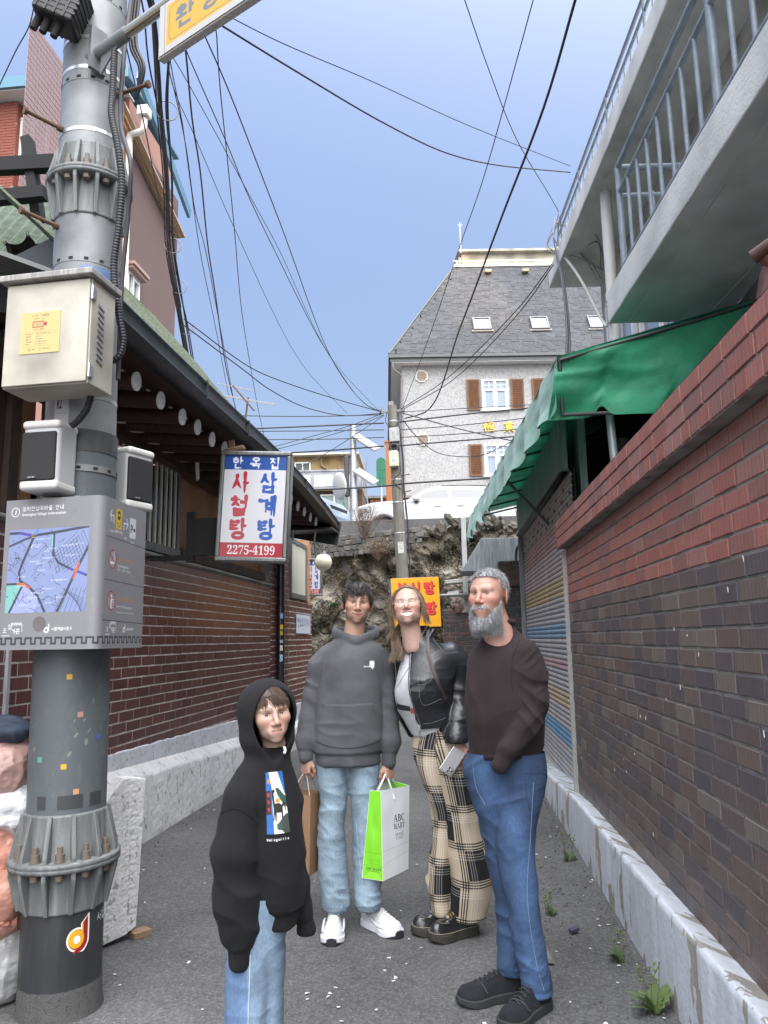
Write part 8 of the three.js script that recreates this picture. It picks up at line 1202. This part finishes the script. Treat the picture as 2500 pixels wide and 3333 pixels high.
const torso=loft([[.985,-.01,.0,.146,.12],[1.0,-.01,0,.152,.128],[1.04,-.006,.0,.162,.14],[1.1,-.005,.006,.17,.148],[1.2,-.006,.008,.171,.148],[1.3,-.004,.004,.166,.14],[1.39,.006,-.002,.158,.126],[1.45,.012,-.006,.136,.108],[1.49,.006,-.004,.104,.09],[1.53,-.006,.0,.078,.078],[1.562,-.012,.004,.066,.068],[1.575,-.013,.006,.064,.066]]);
const aL=[[.085,1.41,.035,.070],[.105,1.34,.055,.074],[.115,1.22,.085,.066],[.085,1.14,.115,.058],[.012,1.04,.142,.046]],cL=[[.012,1.045,.142,.041],[-.028,.975,.150,.036]],aR=[[-.09,1.39,-.05,.062],[-.105,1.2,-.09,.056],[-.07,.98,-.1,.045]];
const f=(x,y,z)=>{
let d=torso(x,y,z)+ .013*fold(x,y+z*.3,z,61,5,5)+ .008*fold(x-y*.8,y,z,64,8,12)*sstep(1.35,1.05,y);const k=lerp(.014,.05,sstep(1.26,1.42,y));
d -=.004*Math.exp(-Math.pow((y-1.0)/ .012,2));
d=smin(d,chain(x,y,z,aL,.03)+ .013*fold(x,y+x*.5,z,67,6,13)+ .007*fold(x+y,y-x,z,68,8,22),k);d=smin(d,chain(x,y,z,aR,.03),k);d=smin(d,chain(x,y,z,cL,.01)+ .0012*Math.sin((x-y)*500),.008);
d=smin(d,Math.hypot(Math.hypot((x+.012)/ 1.0,(z-.008)/ 1.02)- .0655,(y-1.565)*.8)- .009,.008);
return smax(d,-ell(x,y,z,[-.014,1.6,.01],[.06,.06,.062]),.005);
};
mesh('sweater',surfNet(f,[-.2,.93,-.19],[.21,1.6,.22],.0052),cloth([.034,.022,.024],.95,{sheen:.6,sheenColor:lin(.08,.06,.07)}),P,{raw:true});
mesh('seam',[seam(f,[[.075,1.49],[.045,1.42],[.03,1.34],[.035,1.27]],.0016)],cloth([.016,.011,.012]),P);
const fl=loft([[.058,.088,.03,.062,.07],[.1,.082,.03,.064,.072],[.2,.066,.032,.062,.072],[.34,.05,.035,.066,.076],[.5,.03,.035,.074,.083],[.65,.02,.03,.082,.09],[.8,.045,.02,.094,.1],[.93,.05,0,.122,.115],[1.02,.03,0,.13,.12]]),fb=loft([[.09,-.012,-.075,.058,.068],[.14,-.014,-.07,.06,.07],[.3,-.01,-.065,.062,.072],[.5,-.028,-.05,.068,.08],[.65,-.045,-.045,.078,.088],[.8,-.068,-.035,.09,.1],[.93,-.085,-.02,.104,.11],[1.02,-.06,0,.11,.12]]);
const fj=(x,y,z)=>smin(fl(x,y,z),fb(x,y,z),lerp(.006,.05,sstep(.72,.86,y)))+(.012*fold(x+y*.3,y,z,71,7,10)+ .011*fold(x,y-x*.4,z,74,8,24)*(.25+sstep(.3,.1,y)+ .5*sstep(.75,.9,y)))*sstep(.075,.12,y);
mesh('jeans',surfNet(fj,[-.22,.05,-.17],[.21,1.01,.16],.0052,(x,y,z)=>{const n=n3(x*10,y*7,z*10),c=lerp(.06,-.1,sstep(.6,.95,y)),fade=Math.exp(-Math.pow((x-c)/ .06,2)),k=.62+.5*fade*(.4+.6*sstep(.1,.6,y))+ .2*n,e=y<.085||(z<-.02&&y<.115&&x<.03)?1.9:1;return[.085*k*e,.165*k*e,.34*k*e];}),denim(),P,{raw:true});
const sd=std([.16,.24,.36],.9),dk=std([.03,.05,.09],.9);mesh('seam',[seam(fj,[[.105,.9],[.085,.7],[.06,.45],[.085,.2],[.11,.1]],.0016),seam(fj,[[-.145,.97],[-.135,.87],[-.10,.8]],.0015)],sd,P);
mesh('pocket_edge',[seam(fj,[[.07,.94],[.16,.925],[.168,.87],[.16,.80],[.12,.775],[.085,.80],[.072,.87],[.07,.94]],.0016,40),seam(fj,[[-.075,.99],[-.06,.95],[-.02,.93]],.0018)],dk,P);
const S=shoeGeo(.30,.112,.034,.044,.078),um=std([.014,.015,.02],.95,{bumpMap:rep(T.weave,.008),bumpScale:.001}),so=std([.028,.030,.030],.8);
const lace=(gr)=>{for(let i=0;i<5;i++){const z=.125+i*.022,y=S.h(z/S.L)+ .003;mesh('lace',tube([[-.026,y-.007,z],[0,y+.003,z+.004],[.026,y-.007,z+.008]],.0034,6,10),std([.03,.03,.034],.8),gr);}mesh('overlay',tube([[-.05,.05,.19],[-.03,.075,.2],[.0,.083,.205],[.03,.075,.2],[.05,.05,.19]],.004,6,20),std([.035,.036,.04],.8),gr);};
lace(putShoe(P,S,[.12,0,-.02],-.62,um,so));lace(putShoe(P,S,[.03,0,-.10],-1.1,um,so));
}
{
const P=thing('person','laughing woman in glasses, black leather jacket and wide plaid trousers, leaning between the two men','person',[-.165,0,-4.3],.0384);
const skin=[.47,.30,.245],H={jaw:1.15,mouth:.031,smile:1.25,open:.0105,smileFold:1.2,skin,brow:[.34,.22,.16],browK:.4,blush:.6,lid:.0014,neck:.052,neckTo:[.014,-.2,-.075],lip:[.52,.24,.22]};
const hm={pos:[-.148,1.668,.09],ry:-.06,rx:-.30,rz:.07,s:1.0},mt=pmat(hm);
const head=surfNet(headField(H),[-.1,-.24,-.15],[.1,.13,.13],.0023,headColor(H));head.applyMatrix4(mt);
const hand=handGeo({side:-1,pos:[.094,.975,.115],rz:.36,ry:.25,rx:-.1,curl:[.35,.75,.5],spread:.06,skin:[.45,.27,.21],k:.98,thumb:[[.042,-.046,-.014],[.056,-.072,-.022],[.058,-.096,-.03]]});
mesh('body',bodyGeo(skin,[[[-.135,1.5,.03,.045],[-.07,1.3,.03,.09],[.0,1.0,-.02,.09]],[[.09,1.4,0,.045],[.13,1.2,-.02,.032],[.094,1.0,.08,.026]],[[-.17,1.38,-.05,.045],[-.15,1.15,-.13,.032],[-.06,.98,-.15,.026]],[[-.04,.95,0,.06],[.006,.5,0,.03],[-.012,.1,0,.03]],[[.07,.95,0,.06],[.11,.5,.03,.045],[.13,.08,.04,.03]]],[head,hand]),skinM,P,{raw:true});
eyes(P,mt,{gaze:[0,-.1,1],iris:[.06,.06,.06]});
const hc=[.17,.115,.072],hr=(x,y,z)=>Math.max(y -(z>.02?.088-.75*Math.pow(Math.max(0,Math.abs(x)- .012),1.25):-.03+.06*sstep(-.03,.02,z)),-z-.055+Math.min(0,(y+.06)*2)),R=RNG(77);
const l=scalp(1500,{seed:21,region:(p)=>hr(p.x,p.y,p.z)>0,len:[.08,.17],lift:.08,wave:.16,freq:.8,r:.0016,col:hc,mixCol:[.34,.25,.17],mixP:.35,flow:(q)=>V(-q.x*.2,-.05-q.y,-.13-q.z).normalize()});
const lock=(pts,n,sp0,r=.0012)=>{for(let i=0;i<n;i++){const o=V(R()- .5,R()- .5,R()- .5).multiplyScalar(sp0),ph=R()*6,c=new THREE.CatmullRomCurve3(pts.map((p,k)=>V(p[0]+ o.x*(.3+k*.35)+ .004*Math.sin(ph+k*2),p[1]+ o.y*.4,p[2]+ o.z*(.3+k*.3)))),v=.65+.7*R(),q=R()<.35?[.34,.25,.17]:hc;l.push({p:c.getPoints(11),r:r*(.7+.6*R()),c:q.map((x)=>x*v)});}};
lock([[-.05,.085,.045],[-.08,.045,.03],[-.096,-.02,.01],[-.09,-.06,.0],[-.10,-.1,-.01]],60,.032);lock([[.05,.085,.045],[.078,.04,.032],[.092,-.02,.015],[.085,-.06,.005],[.092,-.09,.0]],50,.026);
lock([[-.03,-.02,-.11],[-.06,-.08,-.10],[-.085,-.15,-.08],[-.075,-.22,-.06],[-.09,-.28,-.05]],220,.045,.0015);lock([[-.07,.02,-.04],[-.10,-.05,-.05],[-.095,-.11,-.06],[-.105,-.15,-.05]],70,.04,.0014);lock([[.07,.02,-.03],[.095,-.05,-.04],[.098,-.07,-.05],[.10,-.09,-.05]],60,.035);
const g=mergeGeometries([capMesh((x,y,z)=>hr(x,y,z)- .003,()=>.006,hc),strands(l)]);g.applyMatrix4(mt);mesh('hair',g,hairM(.45),P,{raw:true});
const gm=std([.72,.62,.55],.3,{metalness:.3}),gl=[],rim=(s)=>{const pts=[];for(let i=0;i<24;i++){const a=(i/24)*2*PI,c=Math.cos(a),q=Math.sin(a),m=Math.pow(Math.pow(Math.abs(c),3.2)+ Math.pow(Math.abs(q),3.2),-1/3.2);pts.push([s*(.0345+.0275*c*m*(1-.08*(q<0?1:0))),-.004+.0225*q*m,.098-.10*Math.pow(Math.abs(.0345+.027*c*m)/ .1,2)]);}return pts;};
const gg=new THREE.Group();gg.name='glasses';gg.applyMatrix4(mt);P.add(gg);
for(const s of[1,-1]){mesh('rim',tube(rim(s),.0015,6,72,true),gm,gg);mesh('temple',tube([[s*.063,.008,.062],[s*.076,.009,.05],[s*.083,.004,.0]],.0016,6,12),gm,gg);const sh=new THREE.Shape(rim(s).map((p)=>new THREE.Vector2(p[0],p[1])));const lg=new THREE.ShapeGeometry(sh),q=lg.attributes.position;for(let i=0;i<q.count;i++)q.setZ(i,.0975-.10*Math.pow(Math.abs(q.getX(i))/ .1,2));mesh('lens',lg,phys([.98,1,.98],.03,{transmission:1,thickness:0,side:THREE.DoubleSide}),gg);}
mesh('bridge',tube([[-.008,.006,.0975],[0,.010,.1],[.008,.006,.0975]],.0015,6,12),gm,gg);
const S0=[[.98,-.02,.0,.118,.10],[1.05,-.055,.01,.125,.105],[1.12,-.085,.025,.13,.115],[1.2,-.092,.045,.138,.128],[1.27,-.082,.05,.138,.126],[1.35,-.064,.04,.138,.112],[1.41,-.05,.03,.13,.095],[1.45,-.07,.03,.10,.08],[1.48,-.10,.035,.066,.066],[1.52,-.125,.04,.052,.055]];
const shirt=loft(S0),fs=(x,y,z)=>smax(shirt(x,y,z)+ .006*fold(x,y,z,81,6,9),-ell(x,y,z,[-.138,1.5,.075],[.05,.055,.05]),.006);
mesh('shirt',surfNet(fs,[-.26,.95,-.12],[.12,1.5,.2],.0055),cloth([.74,.75,.78],.9),P,{raw:true});
const st=canvasTex(256,256,(x)=>{x.clearRect(0,0,256,256);x.fillStyle='#2c2d30';x.beginPath();x.moveTo(0,40);x.bezierCurveTo(50,90,120,70,200,100);x.lineTo(205,165);x.bezierCurveTo(130,150,60,170,20,120);x.fill();x.fillStyle='#a84a50';x.fillRect(208,120,44,74);x.strokeStyle='#3a3b40';x.lineWidth=4;x.beginPath();x.moveTo(5,0);x.lineTo(0,60);x.stroke();});
mesh('shirt_print',decal(fs,(u,v)=>[-.235+u*.115,1.085+v*.10],14,10,.002),std([1,1,1],.8,{map:st,alphaTest:.4}),P,{uv:true});
mesh('shirt_line',[seam(fs,[[-.145,1.35],[-.185,1.29],[-.215,1.24]],.0016)],std([.12,.12,.13],.8),P);
const jk=loft(S0.map(([y,cx,cz,a,b])=>[y,cx+.014,cz-.004,a+.022 +(y<1.1?.012:0),b+.018]).filter((s)=>s[0]<1.49).concat([[1.50,-.095,.03,.075,.07]]));
const aL=[[.085,1.41,.005,.070],[.105,1.36,.0,.074],[.118,1.2,-.01,.068],[.108,1.08,.045,.062],[.094,.985,.105,.055],[.092,.958,.115,.052]],aR=[[-.165,1.39,-.05,.062],[-.165,1.18,-.13,.058],[-.07,1.0,-.15,.05]];
const zip=(y)=>lerp(-.092,-.121,sstep(1.02,1.09,y))- .03*sstep(1.09,1.245,y)+ .008*sstep(1.3,1.46,y)- .016*sstep(1.42,1.48,y),le=(y)=>-.19-.045*sstep(1.42,1.25,y)+ .06*sstep(1.15,1.0,y);
const fjk=(x,y,z)=>{
let d=jk(x,y,z);d +=.010*fold(x,y,z,91,6,7)+ .006*fold(x-y*.7,y,z,92,10,16);
const s=Math.abs(d)- .005;let o=d>0?d-.004:Math.max(d,-d-.008);
if(z>.0){const gap=Math.min(zip(y)- x,x-le(y));o=smax(o,gap -(z<.03?.03-z:0),.006);}
const k=lerp(.012,.045,sstep(1.28,1.42,y));o=smin(o,chain(x,y,z,aL,.03)+ .014*fold(x,y+x*.4,z,95,7,13)+ .008*fold(x+y,y,z,97,10,24),k);o=smin(o,chain(x,y,z,aR,.03),k);
o=smax(o,1.025-.12*(x+.09)*(x>-.09?-1:0)- y -(x<-.12?.06:0)-(Math.hypot(x-.1,z-.08)<.09?1:0),.004);o=smax(o,.956-y,.003);
const co=cap(x,y,z,[-.10,1.475,.10],[-.045,1.562,.03],.011,.013);o=smin(o,Math.min(co,cap(x,y,z,[-.068,1.455,.102],[-.015,1.54,.04],.010,.012),cap(x,y,z,[-.045,1.562,.03],[-.12,1.55,-.05],.013,.013),cap(x,y,z,[-.195,1.45,.06],[-.2,1.50,.0],.012,.013),cap(x,y,z,[-.2,1.50,0],[-.12,1.53,-.05],.013,.013)),.014);
return smax(o,-ell(x,y,z,[-.138,1.53,.05],[.052,.07,.05]),.004);
};
const leather=phys([.016,.018,.022],.38,{clearcoat:.2,clearcoatRoughness:.4,bumpMap:rep(T.coarse,.09),bumpScale:.0012});
mesh('leather_jacket',surfNet(fjk,[-.27,.93,-.22],[.2,1.57,.2],.005),leather,P,{raw:true});
const stc=std([.16,.17,.18],.6);
mesh('stitching',[seam(fjk,[[-.10,1.30],[-.095,1.26],[-.03,1.285],[-.03,1.325],[-.10,1.30]],.0011,40),seam(fjk,[[-.095,1.26],[-.088,1.18],[-.07,1.155],[.02,1.185]],.0011,30),seam(fjk,[[-.02,1.50],[.03,1.44],[.05,1.42],[.12,1.425]],.0011,30),seam(fjk,[[-.08,1.055],[-.02,1.065],[.04,1.085]],.001),seam(fjk,[[.05,1.0],[.1,.99],[.14,.985]],.001),seam(fjk,[[-.095,1.475],[-.068,1.452],[-.035,1.51]],.001)],stc,P);
mesh('zip',[seam(fjk,[1.04,1.12,1.22,1.32,1.42].map((y)=>[zip(y)+ .008,y]),.0022,40),tube([[-.098,1.03,.14],[-.096,.97,.14],[-.094,.93,.138]],.004,6,12),rb(.014,.03,.006,.002,-.1,1.035,.146)],std([.3,.3,.3],.35,{metalness:.7}),P);
const strap=[[-.042,1.545],[-.045,1.45],[-.03,1.37],[.005,1.27],[.045,1.18]].map(([x,y])=>V(x,y,(front(fjk,x,y)??.08)+ .003)),sc=new THREE.CatmullRomCurve3(strap),sp1=[],si=[];for(let i=0;i<=30;i++){const p=sc.getPoint(i/30),t=sc.getTangent(i/30),n=V(t.y,-t.x,0).normalize().multiplyScalar(.009);for(const[s,o]of[[-1,0],[1,0],[1,.003],[-1,.003]])sp1.push(p.x+n.x*s,p.y+n.y*s,p.z+o);}for(let i=0;i<30;i++)for(let k=0;k<4;k++){const a=i*4+k,b=i*4 +(k+1)% 4;si.push(a,b,a+4,b,b+4,a+4);}const sg=new THREE.BufferGeometry();sg.setAttribute('position',new THREE.Float32BufferAttribute(sp1,3));sg.setIndex(si);sg.computeVertexNormals();mesh('bag_strap',sg,std([.045,.032,.034],.5),P);
const pl=canvasTex(512,512,(x)=>{x.fillStyle='#bcae98';x.fillRect(0,0,512,512);x.fillStyle='#14151b';x.fillRect(0,0,190,200);x.fillRect(256,256,190,200);const bands=(c,w,o,k)=>{x.fillStyle=c;for(const q of o){k?x.fillRect(q,0,w,512):x.fillRect(0,q,512,w);}};const d=[206,224,242,462,480,498];x.globalAlpha=.86;bands('#191a20',9,d,1);bands('#191a20',9,d,0);x.globalAlpha=.5;bands('#d8d0c4',7,[20,38,56,276,294,312],1);bands('#d8d0c4',7,[20,38,56,276,294,312],0);x.globalAlpha=1;});pl.wrapS=pl.wrapT=THREE.RepeatWrapping;
const lL=loft([[.085,-.012,.0,.052,.085],[.2,-.016,.0,.066,.088],[.3,-.012,.0,.066,.086],[.47,.006,0,.052,.08],[.6,.008,.0,.057,.084],[.8,-.045,0,.075,.1],[.92,-.045,-.01,.098,.11],[1.05,-.01,-.01,.11,.1]]),lR=loft([[.075,.127,.045,.091,.095],[.2,.145,.045,.098,.096],[.27,.15,.045,.10,.095],[.47,.12,.04,.086,.09],[.6,.105,.035,.078,.09],[.8,.07,.02,.085,.105],[.92,.04,.0,.098,.112],[1.05,.01,-.01,.11,.1]]);
const fp=(x,y,z)=>smin(lL(x,y,z),lR(x,y,z),lerp(.008,.05,sstep(.7,.88,y)))+(.016*fold(x+y*.35,y,z,101,9,3.5)+ .010*fold(x,y,z,104,14,7))*sstep(.06,.16,y);
mesh('trousers',surfNet(fp,[-.18,.07,-.13],[.28,1.06,.16],.0052,null,(x,y,z)=>{const r=lR(x,y,z)<lL(x,y,z),c=(r?lR:lL).at(y);return[(Math.atan2(x-c[0],z-c[1])*.092 +(r?.19:.03))/ .36,(y+.05*x +(r?.11:.02))/ .36];}),phys([.9,.9,.9],.9,{map:pl,bumpMap:rep(T.weave,.05),bumpScale:.0005}),P,{raw:true});
const S=shoeGeo(.275,.108,.044,.05,.08),um=phys([.010,.010,.012],.28,{clearcoat:.5,clearcoatRoughness:.2}),so=std([.035,.034,.028],.7);
const trim=(gr)=>{const q=[];for(let i=0;i<=18;i++){const a=-1.25 +(i/18)*2.5,z=.165+.068*Math.cos(a),x=.04*Math.sin(a);q.push([x,S.h(z/S.L)*(1-.10*Math.abs(Math.sin(a)))+ .001,z]);}mesh('toe_stitch',tube(q,.0026,5,60),std([.10,.09,.08],.6),gr);for(let i=0;i<4;i++){const z=.12+i*.015,y=S.h(z/S.L)+ .003;mesh('lace',tube([[-.018,y-.004,z],[0,y+.003,z+.005],[.018,y-.004,z+.01]],.0022,5,10),std([.42,.30,.06],.7),gr);}mesh('lace',[tube([[0,.1,.15],[-.02,.098,.165],[-.03,.085,.16],[-.01,.098,.15]],.002,5,16),tube([[0,.1,.15],[.02,.098,.17],[.026,.08,.175]],.002,5,12)],std([.42,.30,.06],.7),gr);mesh('eyelet',at(new THREE.TorusGeometry(.0075,.0024,6,16),0,S.h(.6)+ .001,.172,-1.1),std([.6,.6,.58],.3,{metalness:.8}),gr);mesh('welt',[-1,1].map((s)=>tube([[s*.042,.047,.0],[s*.045,.047,.1],[s*.054,.047,.2],[s*.04,.05,.262],[0,.052,.278]],.0022,5,40)),std([.22,.20,.15],.7),gr);};
trim(putShoe(P,S,[.10,0,-.03],-1.2,um,so));trim(putShoe(P,S,[.165,0,.015],-.98,um,so));
}
{
const t=new THREE.Vector3(-.165,0,-4.3),ph=thing('mobile_phone','silver-edged mobile phone with a three lens camera held low by the woman','phone',[t.x+.075,.872,t.z+.165],.25);ph.rotation.z=-.62;ph.rotation.x=-.2;
mesh('case',rb(.072,.14,.008,.0038,0,0,0,0,0,0,3),phys([.30,.30,.31],.25,{clearcoat:.6}),ph);mesh('edge',rb(.074,.142,.0055,.0026,0,0,0),M.steelBright,ph);
const c=new THREE.Group();c.name='camera_plate';c.position.set(.014,-.046,.005);ph.add(c);mesh('plate',rb(.038,.038,.003,.0014,0,0,0,0,0,0,2),phys([.22,.22,.23],.2,{clearcoat:.8}),c);for(const[x,y]of[[-.009,.009],[-.009,-.009],[.009,0]]){mesh('lens',at(new THREE.CylinderGeometry(.0068,.0068,.003,18),x,y,.002,PI/2),M.black,c);mesh('lens_ring',at(new THREE.TorusGeometry(.0072,.0011,6,20),x,y,.0034),M.steelBright,c);}
}
renderer.render(scene,camera);
